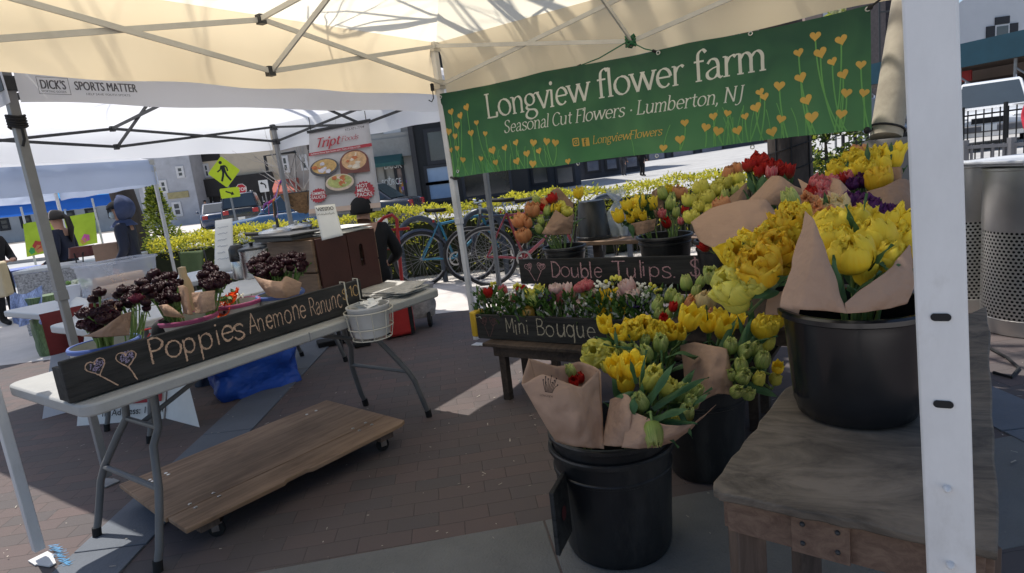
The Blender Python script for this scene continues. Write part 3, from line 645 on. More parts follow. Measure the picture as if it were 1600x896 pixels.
tag(kn.build('cord',green_cord),'green cord wound round the middle bracket above the banner','cord')
# hook and black strap at the canopy corner
hk=MB(); c=T(2.9,.03,2.03); hk.tube([c,c+V((.0,-.02,-.06)),c+V((.0,-.03,-.11)),c+V((-.015,-.04,-.135)),c+V((-.035,-.045,-.12))],.004,6); hk.box(c+V((0,-.01,-.03)),(.025,.02,.05))
tag(hk.build('hook',black_matte),'black hook hanging under the canopy corner at the banner top','hook')
# ------------------------------------------------------------------ folding tables
def folding_table(name,label,T0,ang,L,Dp,H,mat,frame,group=None,parts=True):
    tt=V((math.cos(ang),math.sin(ang),0)); tn=V((-tt.y,tt.x,0)); P=lambda s,d,z: V(T0)-tt*s+tn*d+V((0,0,z))
    root=thing(name,label,'table',P(L/2,Dp/2,0),ang,group)
    def rrect(r,ins):
        o=[]
        for (cx,cy,a0) in ((r,r,180),(L-r,r,270),(L-r,Dp-r,0),(r,Dp-r,90)):
            for i in range(7): a=R(a0+90*i/6); o.append((cx+(r-ins)*math.cos(a),cy+(r-ins)*math.sin(a)))
        return o
    tp=MB(); ps=rrect(.06,0); tp.prism(ps,lambda x,y,d:P(x,y,H-.045+d),.045); tp.build('tabletop',mat,root,bev=.008)
    h=MB(); h.box(P(L/2,.003,H-.024),(.004,.009,.045),ang); h.build('hinge_seam',grey_metal,root)
    for e in (0,1):
        S=(lambda s:s) if e==0 else (lambda s:L-s)
        lo=[]
        for d in (0,1):
            w=lambda x:Dp/2-.30+.0+ (x if d==0 else .60-x)
            path=[(.33,.14,H-.06),(.31,.13,.50),(.27,.115,.44),(.22,.03,.30),(.20,.012,.24),(.16,.0,.08),(.14,.0,.02)]
            b=MB(); b.tube([P(S(s),(Dp/2-.27+y) if d==0 else (Dp/2+.27-y),z) for s,y,z in path],.0155,10); o=b.build('leg',frame,root)
            f=MB(); f.tube([P(S(.145),(Dp/2-.27) if d==0 else (Dp/2+.27),.045),P(S(.139),(Dp/2-.27) if d==0 else (Dp/2+.27),.0)],.0185,10); f.build('rubber_foot',black_matte,o)
        for z,s,y in ((.30,.22,.04),(.62,.325,.14)):
            b=MB(); b.tube([P(S(s),Dp/2-.27+y,z),P(S(s),Dp/2+.27-y,z)],.012,8); b.build('cross_bar',frame,root)
        b=MB(); b.tube([P(S(.31),Dp/2,.50),P(S(.78),Dp/2,H-.06)],.011,8); b.build('brace',frame,root)
        b=MB(); b.tube([P(S(.31),Dp/2-.14,.50),P(S(.31),Dp/2+.14,.50)],.011,8); b.build('cross_bar',frame,root)
    return root,P
TA=.944
tableA,PA=folding_table('folding_table','pale grey folding table carrying the long poppy chalkboard',(-.397,3.485,0),TA,1.83,.76,.74,table_plastic,leg_metal)
tta=V((math.cos(TA),math.sin(TA),0)); tna=V((-tta.y,tta.x,0))
tableB,PB=folding_table('folding_table','white folding table behind the poppy table holding the menu board',T(2.55,-.72),TH,1.83,.76,.74,M('white_plastic_top',(.55,.55,.54),.5,.06,8),leg_metal)
tableC,PC=folding_table('folding_table','white folding table with produce boxes and the clear storage bin',T(2.75,-2.1),TH,1.83,.76,.74,M('white_plastic_top2',(.50,.51,.52),.5,.06,8),leg_metal)
# ------------------------------------------------------------------ chalk boards
def chalk_board(label,O,X,L,Hh,th,back,ends=.0):
    X=V(X).normalized(); Z=V((0,0,1)); Y=Z.cross(X); root=thing('chalkboard_sign',label,'sign',V(O)+X*L/2,math.atan2(X.y,X.x))
    b=MB(); b.box(V(O)+X*(L/2)+Y*(th/2)+Z*(Hh/2),(L,th,Hh),math.atan2(X.y,X.x)); b.build('board',chalkboard,root,bev=.004)
    for s in (.012,L-.012):
        e=MB(); e.box(V(O)+X*s+Y*(th+back/2)+Z*(Hh*.42),(.02,back,Hh*.8),math.atan2(X.y,X.x)); e.build('end_board',chalkboard,root,bev=.003)
    e=MB(); e.box(V(O)+X*L/2+Y*(th+back/2)+Z*.008,(L-.05,back,.012),math.atan2(X.y,X.x)); e.build('bottom_board',chalkboard,root)
    def pen(off=.0012): return lambda a,c:V(O)+X*a+Z*c-Y*off
    return root,pen,-Y
def cw(root,pen,nrm,s,x0,x1,y,size,mat,seed,rise=0,thick=.11,name='chalk_lettering'):
    mb=MB(); mb.lift=nrm; w_=twidth(s); sx=(x1-x0)/(w_*size)
    write(mb,s,0,0,size,lambda a,c:pen()(x0+a*sx,y+c+rise*a*sx),'chalk',thick=thick,jit=.09,rr=random.Random(seed)); return mb.build(name,mat,root,smooth=False)
def cheart(root,pen,nrm,c,s,rot,line,fill,seed,stem):
    rr=random.Random(seed); mb=MB(); pts=[]
    for i in range(25):
        a=2*PI*i/24; x=.06*16*math.sin(a)**3; y=.06*(13*math.cos(a)-5*math.cos(2*a)-2*math.cos(3*a)-math.cos(4*a)); ca,sa=math.cos(rot),math.sin(rot); pts.append((x*ca-y*sa,x*sa+y*ca))
    if fill:
        fb=MB()
        for i in range(60):
            a=rr.uniform(0,2*PI); r=math.sqrt(rr.random())*.68; x,y=r*math.cos(a),r*math.sin(a)*.85+.05; dx=rr.uniform(-.3,.3)
            stroke(fb,[(x,y),(x+.12,y+dx*.6+.1)],lambda *a:.07,lambda a,b:pen(.0011+i*.00001)(c[0]+a*s,c[1]+b*s))
        fb.build('chalk_drawing',fill,root,smooth=False)
    for ps in range(2):
        stroke(mb,[(a+rr.uniform(-.06,.06),b+rr.uniform(-.06,.06)) for a,b in pts],lambda *a:.10*rr.uniform(.5,1.2),lambda a,b,ps=ps:pen(.0022+ps*.0003)(c[0]+a*s,c[1]+b*s))
    st=[(c[0]+(stem[0]-c[0])*q+rr.uniform(-.001,.001),c[1]-s*.8+(stem[1]-c[1]+s*.8)*q) for q in [i/8 for i in range(9)]]
    stroke(mb,st,lambda *a:s*.13*rr.uniform(.6,1.2),pen(.0021)); mb.build('chalk_drawing',line,root,smooth=False)
O1=gp(110,632,.745); E1=gp(570,481,.745); X1=(E1-O1); X1.z=0
s1,pen1,nr1=chalk_board('long chalkboard reading Poppies Anemone Ranunc $10 on the grey table',O1,X1,X1.length,.15,.022,.07)
L1=X1.length
cw(s1,pen1,nr1,'Poppies',.21*L1,.50*L1,.045,.060,chalk_tan,1)
cw(s1,pen1,nr1,'Anemone',.515*L1,.74*L1,.045,.060,chalk_tan,2)
cw(s1,pen1,nr1,'Ranunc',.755*L1,.895*L1,.042,.058,chalk_tan,3)
cw(s1,pen1,nr1,'$10',.905*L1,.985*L1,.075,.033,M('chalk_orange',(.5,.33,.15),.95,.4,80),4)
cheart(s1,pen1,nr1,(.075*L1,.10),.034,.15,chalk_tan,chalk_lilac,11,(.115*L1,.012)); cheart(s1,pen1,nr1,(.150*L1,.098),.036,-.05,chalk_tan,chalk_lilac,12,(.165*L1,.01))
# boards of the stepped display
X2=n_
O2=T(2.60,.80,.60); s2,pen2,nr2=chalk_board('chalkboard plank reading Double Tulips on the front of the back table',O2,X2,1.45,.165,.02,.02)
cw(s2,pen2,nr2,'Double',.235,.60,.045,.062,chalk_pink,5,rise=.0); cw(s2,pen2,nr2,'Tulips.',.66,1.06,.045,.062,chalk_pink,6,rise=0); cw(s2,pen2,nr2,'$',1.14,1.21,.055,.06,chalk_pink,7)
cheart(s2,pen2,nr2,(.075,.115),.030,.3,chalk_pink,chalk_pink,13,(.115,.02)); cheart(s2,pen2,nr2,(.170,.115),.032,-.25,chalk_pink,chalk_pink,14,(.13,.02))
O3=T(2.10,.775,.372); s3,pen3,nr3=chalk_board('chalkboard trough reading Mini Bouq on the low bench',O3,X2,1.55,.15,.02,.17)
cw(s3,pen3,nr3,'Mini',.215,.375,.045,.06,chalk_grey,8); cw(s3,pen3,nr3,'Bouque',.42,.80,.045,.065,chalk_grey,9)
cheart(s3,pen3,nr3,(.06,.112),.028,.3,chalk_dim,chalk_dim,15,(.085,.015)); cheart(s3,pen3,nr3,(.13,.112),.030,-.3,chalk_dim,chalk_dim,16,(.095,.015))
# ------------------------------------------------------------------ tables of the display
def wood_table(name,label,P,u0,u1,v0,v1,H,top,frame,leg=.05,th=.022,ap=.07,ang=TH):
    root=thing(name,label,'table',P((u0+u1)/2,(v0+v1)/2,0),ang)
    b=MB(); b.box(P((u0+u1)/2,(v0+v1)/2,H-th/2),(u1-u0,v1-v0,th),ang); b.build('tabletop',top,root,bev=.004)
    i=.05
    for (a,c,d,e) in ((u0+i,v0+i,u0+i,v1-i),(u1-i,v0+i,u1-i,v1-i),(u0+i,v0+i,u1-i,v0+i),(u0+i,v1-i,u1-i,v1-i)):
        f=MB(); f.bar(P(a,c,H-th-ap/2-.001),P(d,e,H-th-ap/2-.001),.022,ap); f.build('apron',frame,root,bev=.002)
    for (a,c) in ((u0+i+.035,v0+i+.035),(u0+i+.035,v1-i-.035),(u1-i-.035,v0+i+.035),(u1-i-.035,v1-i-.035)):
        f=MB(); f.box(P(a,c,(H-th-.002)/2),(leg,leg,H-th-.002),ang); f.build('leg',frame,root,bev=.003)
    return root
wood_table('bench','low dark wooden bench under the mini bouquets',T,2.02,2.42,.86,2.45,.37,darktimber,darktimber,.045,.022,.065)['category']='bench'
wood_table('display_table','dark wooden back table behind the Double Tulips board',T,2.63,3.2,.85,2.05,.62,darktimber,darktimber)
wood_table('display_table','dark wooden side table crowded with tulip buckets near the pole',T,1.75,2.95,2.10,2.98,.62,darktimber,darktimber)
pk=thing('plank_shelf','brown plank shelf behind the back table carrying the upturned bucket','shelf',T(3.38,1.4,0),TH)
b=MB(); b.box(T(3.38,1.50,.755),(.22,1.25,.028),TH); b.build('plank',cratewood,pk,bev=.003)
for v in (1.0,1.9):
    b=MB(); b.box(T(3.38,v,.37),(.05,.05,.738),TH); b.build('leg',darktimber,pk)
# near plywood table
zp=.68
NL,NR,FR,FL=gp(1105,765,zp),gp(1562,862,zp),gp(1543,478,zp),gp(1228,606,zp)
ct=(NL+NR+FR+FL)/4
pt=thing('plywood_table','weathered plywood table holding the big black bucket by the white pole','table',(ct.x,ct.y,0))
b=MB()
def edge(a,c,n_=14,j=.004): return [a.lerp(c,i/n_)+V((rnd.uniform(-j,j),rnd.uniform(-j,j),0)) for i in range(n_)]
cA=NL.lerp(NR,.05); cB=NL.lerp(FL,.06)
loop=[cB.lerp(NL,.75*(1-abs(2*k/5-1))).lerp(cA,k/5) for k in range(5)]+edge(cA,NR)+edge(NR,FR)+edge(FR,FL)+edge(FL,cB)
n=len(loop); b.add(loop+[p+V((0,0,-.019)) for p in loop],[tuple(range(n))[::-1],tuple(range(n,2*n))]+[(i,(i+1)%n,n+(i+1)%n,n+i) for i in range(n)])
bo=b.build('tabletop',[ply],pt,bev=.004)
def ins(p,k): return p.lerp(ct,k)+V((0,0,-.019-.046))
q=[ins(NL,.1),ins(NR,.07),ins(FR,.07),ins(FL,.1)]
for i in range(4):
    f=MB(); f.bar(q[i],q[(i+1)%4],.024,.09); f.build('apron',plyedge,pt,bev=.002)
for i in range(4):
    f=MB(); p=q[i].lerp(ct,.09); f.box((p.x,p.y,.32),(.06,.06,.64),math.atan2(_F.y,_F.x)-PI/2); f.build('leg',timber,pt,bev=.003)
f=MB(); p=q[0].lerp(q[1],.42); dd=(q[1]-q[0]).normalized(); f.box(p+V((dd.y,-dd.x,0))*.018+V((0,0,0)),(.10,.012,.085),math.atan2(dd.y,dd.x))
pl_=f.build('splice_plate',plyedge,pt); f=MB()
for (i,j) in ((-.03,.02),(-.03,-.02),(.03,.02),(.03,-.02)): f.ball(p+V((dd.y,-dd.x,0))*.025+dd*i+V((0,0,j)),.005,8,5)
f.build('screw',dark_metal,pl_)
# ------------------------------------------------------------------ buckets
def bucket(label,c,r,h,rt=1.16,mat=None,group='black flower buckets',ribs=1,handle=False,name='flower_bucket',rim=.012,rimmat=None,inner=None):
    root=thing(name,label,'bucket',c,rnd.uniform(0,6),group)
    rb=r/rt; b=MB(); 
    prof=[(0,.0),(rb*.86,.0),(rb*.96,.008),(rb,.03)]+[(rb+(r-rb)*(z/h),z) for z in [h*k/8 for k in range(1,8)]]+[(r-.002,h-.02),(r,h-.008)]
    b.lathe(prof,(0,0,0),48); b.build('body',mat or black_plastic,root,local=True,angle=50)
    i=MB(); i.lathe([(r-.004,h-.004),(rb-.004+(r-rb)*.3,h*.3),(rb-.006,.02),(0,.018)],(0,0,0),40); i.build('inner_wall',inner or mat or black_matte,root,local=True)
    k=MB(); k.lathe([(r-.004,h-.004),(r-.002,h),(r+rim*.6,h),(r+rim,h-.005),(r+rim,h-.016),(r+rim*.4,h-.02),(r-.003,h-.02)],(0,0,0),48); k.build('rim',rimmat or mat or black_plastic,root,local=True,angle=30)
    if ribs:
        k=MB(); z=h*.80; rz_=rb+(r-rb)*.8; k.lathe([(rz_-.002,z-.014),(rz_+.004,z-.01),(rz_+.005,z),(rz_+.001,z+.005),(rz_-.002,z+.006)],(0,0,0),48); k.build('collar',mat or black_plastic,root,local=True)
    return root
BB=V((.80,1.425,zp)); bucket('large glossy black bucket of yellow tulips on the plywood table',BB,.158,.27,1.17,ribs=0,mat=M('glossy_black',(.010,.011,.013),.22,.3,7,spec=.6))
FB1=V((.278,2.03,0)); bucket('outer black bucket of the nested pair on the ground in front',FB1,.207,.40,1.12)
bucket('inner black bucket nested in another on the ground in front',FB1+V((0,0,.045)),.203,.405,1.11,ribs=0)
FB2=V((.74,2.47,0)); bucket('black bucket on the ground behind the nested pair, pale tulips spilling right',FB2,.175,.42,1.15)
FB3=V((.62,2.86,0)); bucket('black bucket on the ground against the low bench, pale and pink tulips',FB3,.165,.40,1.15)
LB=V((.92,1.86,zp)) ; bucket('black bucket behind the big glossy one at the plywood table corner',V((1.0,1.84,zp)),.12,.24,1.15)
B4=at(883,398,4.1); B4.z=.622; bucket('small black bucket of peach tulips beside the bicycle at the board end',B4,.135,.20,1.18)
B5=at(1040,395,3.92); B5.z=.622; bucket('black bucket of yellow and red tulips on the back table centre',B5,.165,.22,1.18)
B6=at(1130,400,3.35);B6.z=.622; bucket('black bucket holding the cream double tulips on the side table',B6,.14,.24,1.17)
B7=at(1215,385,3.0); B7.z=.622; bucket('black bucket holding red tulips on the side table',B7,.14,.26,1.17)
B8=at(1290,400,2.65);B8.z=.622; bucket('black bucket holding pink tulips on the side table',B8,.14,.26,1.17)
B9=at(1375,380,2.75);B9.z=.622; bucket('black bucket under the tall yellow bunch next to the pole',B9,.14,.28,1.17)
B10=at(1345,430,2.25);B10.z=.622; bucket('black bucket of purple and apricot tulips nearest the plywood table',B10,.14,.26,1.17)
up=thing('flower_bucket','empty black bucket standing upside down on the plank shelf','bucket',at(930,388,4.7),0,'black flower buckets'); up.location.z=.771; up.scale=(1.08,1.08,1.08)
b=MB(); b.lathe([(.118,0),(.122,.004),(.122,.02),(.112,.024),(.092,.255),(.086,.262),(0,.262)],(0,0,0),40); b.build('body',black_plastic,up,local=True)
# square black bin and dark crate backs among the buckets
for (px,py,d,sz,lab) in ((1185,340,3.45,(.34,.30,.30),'black square flower crate behind the red tulips'),(880+470,345,3.0,(.40,.28,.30),'black square flower crate behind the pink tulips')):
    p=at(px,py,d); th_=thing('flower_crate',lab,'crate',(p.x,p.y,.622),TH,'black square flower crates'); b=MB()
    x,y,z=sz
    for (cx,cy,sx_,sy_) in ((0,-y/2,x,.01),(0,y/2,x,.01),(-x/2,0,.01,y-.012),(x/2,0,.01,y-.012)): b.box((cx,cy,z/2),(sx_,sy_,z))
    b.box((0,0,.006),(x-.012,y-.012,.01)); b.build('walls',black_plastic,th_,local=True,bev=.003)
    b=MB()
    for (cx,cy,sx_,sy_) in ((0,-y/2-.008,x+.03,.02),(0,y/2+.008,x+.03,.02),(-x/2-.008,0,.02,y-.006),(x/2+.008,0,.02,y-.006)): b.box((cx,cy,z+.006),(sx_,sy_,.014))
    b.build('rim',black_plastic,th_,local=True)
# yellow weight bag at the bench end, leaning chalk plank with a cherry-red fruit painted on it
yw=MB(); p=T(2.17,.735,0); yw.box(p+V((0,0,.45)),(.10,.05,.16),TH); o=yw.build('yellow_tub',M('yellow_plastic',(.62,.40,.03),.5,.1,6),bev=.012); tag(o,'yellow plastic tub hooked on the left end of the mini bouquet trough','tub')
lean=thing('chalkboard_sign','small black board leaning on the nested buckets, red dot painted','sign',gp(866,868))
a0=gp(866,866,0); a1=at(866,765,2.02); e0=V((.13,.14,0)); dz=V((0,0,.012))
bl=at(868,868,1.96);br=bl+V((.055,.13,0)); tl=at(857,770,1.96); trr=tl+V((.055,.13,0)); th_=V((.014,-.009,0))
b=MB(); b.add([bl,br,trr,tl,bl+th_,br+th_,trr+th_,tl+th_],[(0,1,2,3),(4,7,6,5),(0,4,5,1),(1,5,6,2),(2,6,7,3),(3,7,4,0)]); b.build('board',chalkboard,lean,bev=.003)
b=MB(); nn=(br-bl).cross(tl-bl).normalized(); cc=(bl+br+tl+trr)/4+th_*1.2
b.add([cc+(br-bl).normalized()*.022*math.cos(2*PI*i/16)+(tl-bl).normalized()*.022*math.sin(2*PI*i/16) for i in range(16)],[tuple(range(16))]); b.build('painted_dot',M('dull_red_paint',(.09,.016,.018),.8,.2),lean,smooth=False)
# ------------------------------------------------------------------ plywood dolly
dO=gp(290,828,.13); dx=V((.66,.75,0)).normalized(); dy=V((-dx.y,dx.x,0))
dol=thing('furniture_dolly','brown plywood dolly on casters lying in the aisle','dolly',dO+dx*.62+dy*.38-V((0,0,.13)),math.atan2(dx.y,dx.x))
DP=lambda a,c,z=0:dO+dx*a+dy*c+V((0,0,z))
LD,WD=1.13,.74
pts=[(.0,.0),(.42,-.004),(.44,.012),(.54,.014),(.56,-.002),(LD-.04,.004),(LD,.025),(LD,.172),(0,.172)]
b=MB(); b.prism(pts,lambda x,y,d:DP(x,y,-.02+d),.02); b.build('front_board',dollywood,dol,bev=.003)
b=MB(); b.prism([(-.01,.176),(LD,.176),(LD-.005,WD),(.0,WD)],lambda x,y,d:DP(x,y,-.02+d),.02); b.build('deck_board',dollywood,dol,bev=.003)
b=MB()
for s in (.10,LD-.12): b.box(DP(s,WD/2,-.0401),(.08,WD-.06,.038),math.atan2(dx.y,dx.x))
b.build('batten',timber,dol)
def caster(p,rz):
    w_=MB(); M3=Matrix.Rotation(rz,3,'Z')@Matrix.Rotation(PI/2,3,'X'); w_.lathe([(0,-.014),(.022,-.014),(.031,-.012),(.034,-.006),(.034,.006),(.031,.012),(.022,.014),(0,.014)],(p.x,p.y,.034),20,M=M3); o=w_.build('caster',black_matte,dol)
    h=MB(); h.box((p.x,p.y,.069),(.06,.055,.006),rz); 
    for s in (-1,1): 
        v=Matrix.Rotation(rz,3,'Z')@V((0,s*.020,0)); h.box((p.x+v.x,p.y+v.y,.05),(.03,.004,.04),rz)
    h.build('fork',steel,o)
for (s,c) in ((.14,.08),(LD-.12,.08),(.12,WD-.08),(LD-.12,WD-.08)): caster(DP(s,c),rnd.uniform(0,3))
b=MB()
for (s,c) in ((.10,.20),(.10,.145),(.20,.20),(.20,.145),(LD-.12,.20),(LD-.20,.20),(LD-.12,.145),(LD-.20,.145),(.10,WD-.1),(.17,WD-.1),(.10,WD-.13),(.17,WD-.13),(LD-.2,WD-.1),(LD-.14,WD-.1)): b.ball(DP(s,c,.001),.009,10,5,sc=(1,1,.35))
b.build('bolt_head',steel,dol)
# ------------------------------------------------------------------ things on and by the poppy table
def pail(label,px,py,d,rimm,r=.118,h=.135):
    p=at(px,py,d); return bucket(label,(p.x,p.y,.742),r,h,1.10,M('pail_'+label[:12],(.50,.48,.45),.5,.2,9,dirt=.3,dcol=(.2,.18,.15)),'white pails of cut flowers',0,name='flower_pail',rim=.008,rimmat=rimm)
blue_rim=M('blue_rim',(.08,.13,.36),.5,.1); pink_rim=M('pink_rim',(.32,.06,.15),.5,.1)
K1=pail('white pail with blue rim at the left end behind the poppy board',165,545,2.44,blue_rim)
K2=pail('white pail with pink rim holding two kraft cones of dark ranunculus',296,512,2.80,pink_rim,.122)
K3=pail('white pail with pink rim holding red anemones',372,487,3.06,pink_rim,.11)
K4=pail('white pail with blue rim holding the dark bunch by the crate',440,470,3.17,blue_rim,.112)
# crate made of slats with two maroon boards
P0=V((-1.03,3.36,.741)); cx_=tta; cn=tna
cr_=thing('wooden_crate','tall wooden crate with maroon front boards and an oval hand hole','crate',P0+cx_*.16+cn*.2-V((0,0,.741)),TA)
cr_.location.z=.741
CP=lambda a,c,z=0:P0+cx_*a+cn*c+V((0,0,z))
LC,DC,HC=.42,.40,.365
for k_ in range(2):
    b=MB(); z0=k_*.185+.002; b.box(CP(-.011,DC/2,z0+.088),(.018,DC,.176),TA); b.build('slat',cratewood,cr_,bev=.003)
    b=MB(); b.box(CP(LC+.011,DC/2,z0+.088),(.018,DC,.176),TA); b.build('slat',cratewood,cr_,bev=.003)
wb=LC/2-.002
b=MB(); b.box(CP(wb/2,-.008,HC/2),(wb,.016,HC),TA); b.build('maroon_board',maroon,cr_,bev=.002)
x0,x1=LC/2+.002,LC; hx,hz,hr,hh=.72*LC,.62*HC,.016,.05
def rim_pts(n=16): return [(hx+hr*math.cos(2*PI*i/n),hz+(hh if math.sin(2*PI*i/n)>1e-9 else -hh if math.sin(2*PI*i/n)<-1e-9 else (0))+hr*math.sin(2*PI*i/n)) for i in range(n)]
ip=rim_pts(); opn=[]
for i in range(16):
    a=2*PI*i/16; c_,s_=math.cos(a),math.sin(a); k_=1/max(abs(c_),abs(s_)); X_=(x0+x1)/2+(x1-x0)/2*c_*k_; Z_=HC/2+HC/2*s_*k_; opn.append((X_,Z_))
b=MB()
for off in (-.016,-.0002): b.add([CP(x,off,z) for x,z in ip+opn],[(i,(i+1)%16,16+(i+1)%16,16+i) for i in range(16)])
b.add([CP(x,-.016,z) for x,z in ip]+[CP(x,-.0002,z) for x,z in ip],[(i,(i+1)%16,16+(i+1)%16,16+i) for i in range(16)])
b.add([CP(x,-.016,z) for x,z in opn]+[CP(x,-.0002,z) for x,z in opn],[(i,(i+1)%16,16+(i+1)%16,16+i) for i in range(16)]); b.build('maroon_board',maroon,cr_,smooth=False)
b=MB(); b.box(CP(LC/2,DC,HC/2),(LC,.016,HC),TA); b.box(CP(LC/2,DC/2,.01),(LC-.01,DC-.02,.012),TA); b.build('back_board',cratewood,cr_)
# papers on the crate, payment sheet, newspapers, pans
pp=MB()
for i in range(5): pp.box(CP(.24+rnd.uniform(-.04,.04),.16+rnd.uniform(-.03,.03),HC+.006+i*.006),(.34,.30,.004),TA+rnd.uniform(-.25,.25))
o=pp.build('paper_stack',paper,smooth=False); tag(o,'loose stack of papers lying on top of the maroon crate','papers')
rk=thing('pan_lid','dark tray lid lying across the left half of the crate','lid',CP(.02,.24,HC),TA); rk.location=CP(.0,.22,HC+.038)
b=MB(); b.box((0,0,0),(.22,.36,.012)); b.box((0,0,-.018),(.20,.34,.022)); b.build('tray',dark_metal,rk,local=True,bev=.004)
def sheet_sign(name,label,tl,tr,br,bl,mat,cat='sign'):
    root=thing(name,label,cat,(bl+br)/2); b=MB()
    b.grid(lambda a,q:tl.lerp(tr,a).lerp(bl.lerp(br,a),q)+V((0,-.006*math.sin(PI*a)*math.sin(PI*q),0)),8,10); o=b.build('sheet',mat,root); sd_=o.modifiers.new('thick','SOLIDIFY'); sd_.thickness=.0015; sd_.offset=1
    return root
dv=3.15
vs_=sheet_sign('payment_sheet','white payment sheet with handwriting standing against the crate top',at(491,322,dv),at(523,319,dv),at(536,368,dv-.02),at(503,376,dv-.02),paper)
o_=at(493,327,dv-.012); xx=(at(523,324,dv-.012)-o_).normalized(); yy=(at(491,322,dv-.012)-at(503,376,dv-.012)).normalized(); pv2=plane(o_,xx,yy,.004)
b=MB(); write(b,'venmo'.replace('n','n'),.006,-.012,.016,pv2,'serif',thick=.2,thin=.14); 
for i in range(13): stroke(b,[(.004+.0065*i,-.034+.002*math.sin(i)),(.008+.0065*i,-.028+.004*math.sin(i*2.3)),(.0115+.0065*i,-.034)],lambda *a:.0016,pv2)
b.build('handwriting',ink,vs_,smooth=False)
npap=thing('newspaper_pile','pile of newspapers on the right end of the poppy table','newspapers',PA(.17,.25,.742),TA)
for i in range(6):
    b=MB(); a_=TA+rnd.uniform(-.35,.35); c_=PA(.17+rnd.uniform(-.02,.03),.22+rnd.uniform(-.04,.06),.744+i*.006)
    X_=V((math.cos(a_),math.sin(a_),0)); Y_=V((-X_.y,X_.x,0)); b.grid(lambda s,q:c_+X_*(s-.5)*.26+Y_*(q-.5)*.34+V((0,0,.006*math.sin(s*5+i)*math.sin(q*4+i)+.012*max(0,s-.8)*5*(i%2))),8,8)
    o=b.build('newspaper',news,npap); m_=o.modifiers.new('thick','SOLIDIFY'); m_.thickness=.004
pbag=thing('paper_bag','cream paper bag standing behind the maroon crate edge','bag',PA(.30,.52,.742),TA)
b=MB(); c_=PA(.30,.50,.742)
def bagf(s,q):
    a=2*PI*s; x=.075*max(-1,min(1,1.5*math.cos(a)))*(1-.15*q); y=.05*max(-1,min(1,1.5*math.sin(a)))*(1-.5*q*q); return c_+tta*x+tna*y+V((0,0,.26*q+.012*mnoise.noise(V((s*9,q*5,1)))))
b.grid(bagf,24,8); b.build('body',M('cream_paper',(.55,.48,.38),.7,.1,8,bump=.4,bscale=25,trans=.15),pbag)
wp=MB(); p_=PA(.22,.62,.742); wp.box(p_+V((0,0,.03)),(.20,.16,.06),TA); tag(wp.build('white_box',paper,bev=.004),'flat white box lying beyond the paper bag on the table end','box')
# wire basket with a white tub, hung from the board end
hc=at(578,500,3.02); wt=thing('hanging_tub','white plastic tub of paper slips in a wire basket hooked over the board','tub',hc-V((0,0,.1)))
b=MB(); r_=.105; hgt=.15
b.lathe([(0,-.075),(r_*.78,-.075),(r_*.82,-.068),(r_*.97,.065),(r_,.068),(r_,.076),(r_*.95,.076),(r_*.8,-.06),(0,-.06)],hc,36); b.build('tub_body',M('white_tub',(.66,.65,.63),.45,.08,8,trans=.12),wt)
wi=MB(); wire=M('cream_wire',(.55,.52,.44),.5,.1)
for (rr_,z) in ((.118,.05),(.108,-.03),(.095,-.085)): wi.tube([hc+V((rr_*math.cos(2*PI*i/28),rr_*math.sin(2*PI*i/28),z)) for i in range(28)],.0028,6,closed=True)
for i in range(10):
    a=2*PI*i/10; wi.tube([hc+V((.118*math.cos(a),.118*math.sin(a),.05)),hc+V((.108*math.cos(a),.108*math.sin(a),-.03)),hc+V((.095*math.cos(a),.095*math.sin(a),-.085)),hc+V((.02*math.cos(a),.02*math.sin(a),-.095))],.0024,6)
hookp=[E1-X1.normalized()*s_+V((0,0,.15)) for s_ in (.11,.025)]
nrm=X1.normalized().cross(V((0,0,1)))
for k_,h0 in enumerate(hookp):
    p_=h0-nrm*.026; f_=h0+nrm*.006
    side=X1.normalized()*(-.1 if k_==0 else .1)
    wi.tube([p_+V((0,0,-.03)),p_+V((0,0,.008)),f_+V((0,0,.008)),f_+V((0,0,-.10)),hc+side+V((0,0,.05))],.0032,6)
wi.build('wire_basket',wire,wt)
sl=MB()
for i in range(22):
    a=rnd.uniform(0,6.28); r=rnd.uniform(0,.07); c_=hc+V((r*math.cos(a),r*math.sin(a),.055+rnd.uniform(0,.03))); Mx=Matrix.Rotation(rnd.uniform(-.6,.6),3,'X')@Matrix.Rotation(rnd.uniform(-.6,.6),3,'Y')@Matrix.Rotation(rnd.uniform(0,6),3,'Z'); sl.box(c_,(.06,.035,.0008),M=Mx)
sl.build('paper_slips',paper,wt,smooth=False)
# bags and coolers under the tables
def soft_box(c,sz,rz,amp,seed,mb,m=0,taper=.9):
    Mx=Matrix.Rotation(rz,3,'Z')
    def f(s,q):
        a=2*PI*s; ex=lambda v:math.copysign(abs(v)**.45,v); k=(1-(1-taper)*q)
        p=V((sz[0]/2*ex(math.cos(a))*k,sz[1]/2*ex(math.sin(a))*k,sz[2]*q)); p+=V((mnoise.noise(p*9+V((seed,0,0))),mnoise.noise(p*9+V((0,seed,0))),mnoise.noise(p*9+V((0,0,seed)))*.5*q))*amp
        return V(c)+Mx@p
    mb.grid(f,40,12,m); top=[f(i/40,1) for i in range(40)]; mb.add(top,[tuple(range(40))],m); return mb
tote=thing('tote_bag','crinkled blue tarp bag on the ground under the poppy table','bag',gp(400,612),.6)
b=soft_box(gp(403,606)+V((0,0,.002)),(.56,.32,.40),.65,.055,3,MB(),taper=1.0); b.build('bag_body',blue_tarp,tote)
b=MB(); g0=gp(403,606); b.tube([g0+V((-.1,-.12,.28)),g0+V((-.08,-.15,.40)),g0+V((.08,-.13,.40)),g0+V((.1,-.11,.28))],.012,6); b.build('handle',blue_tarp,tote)
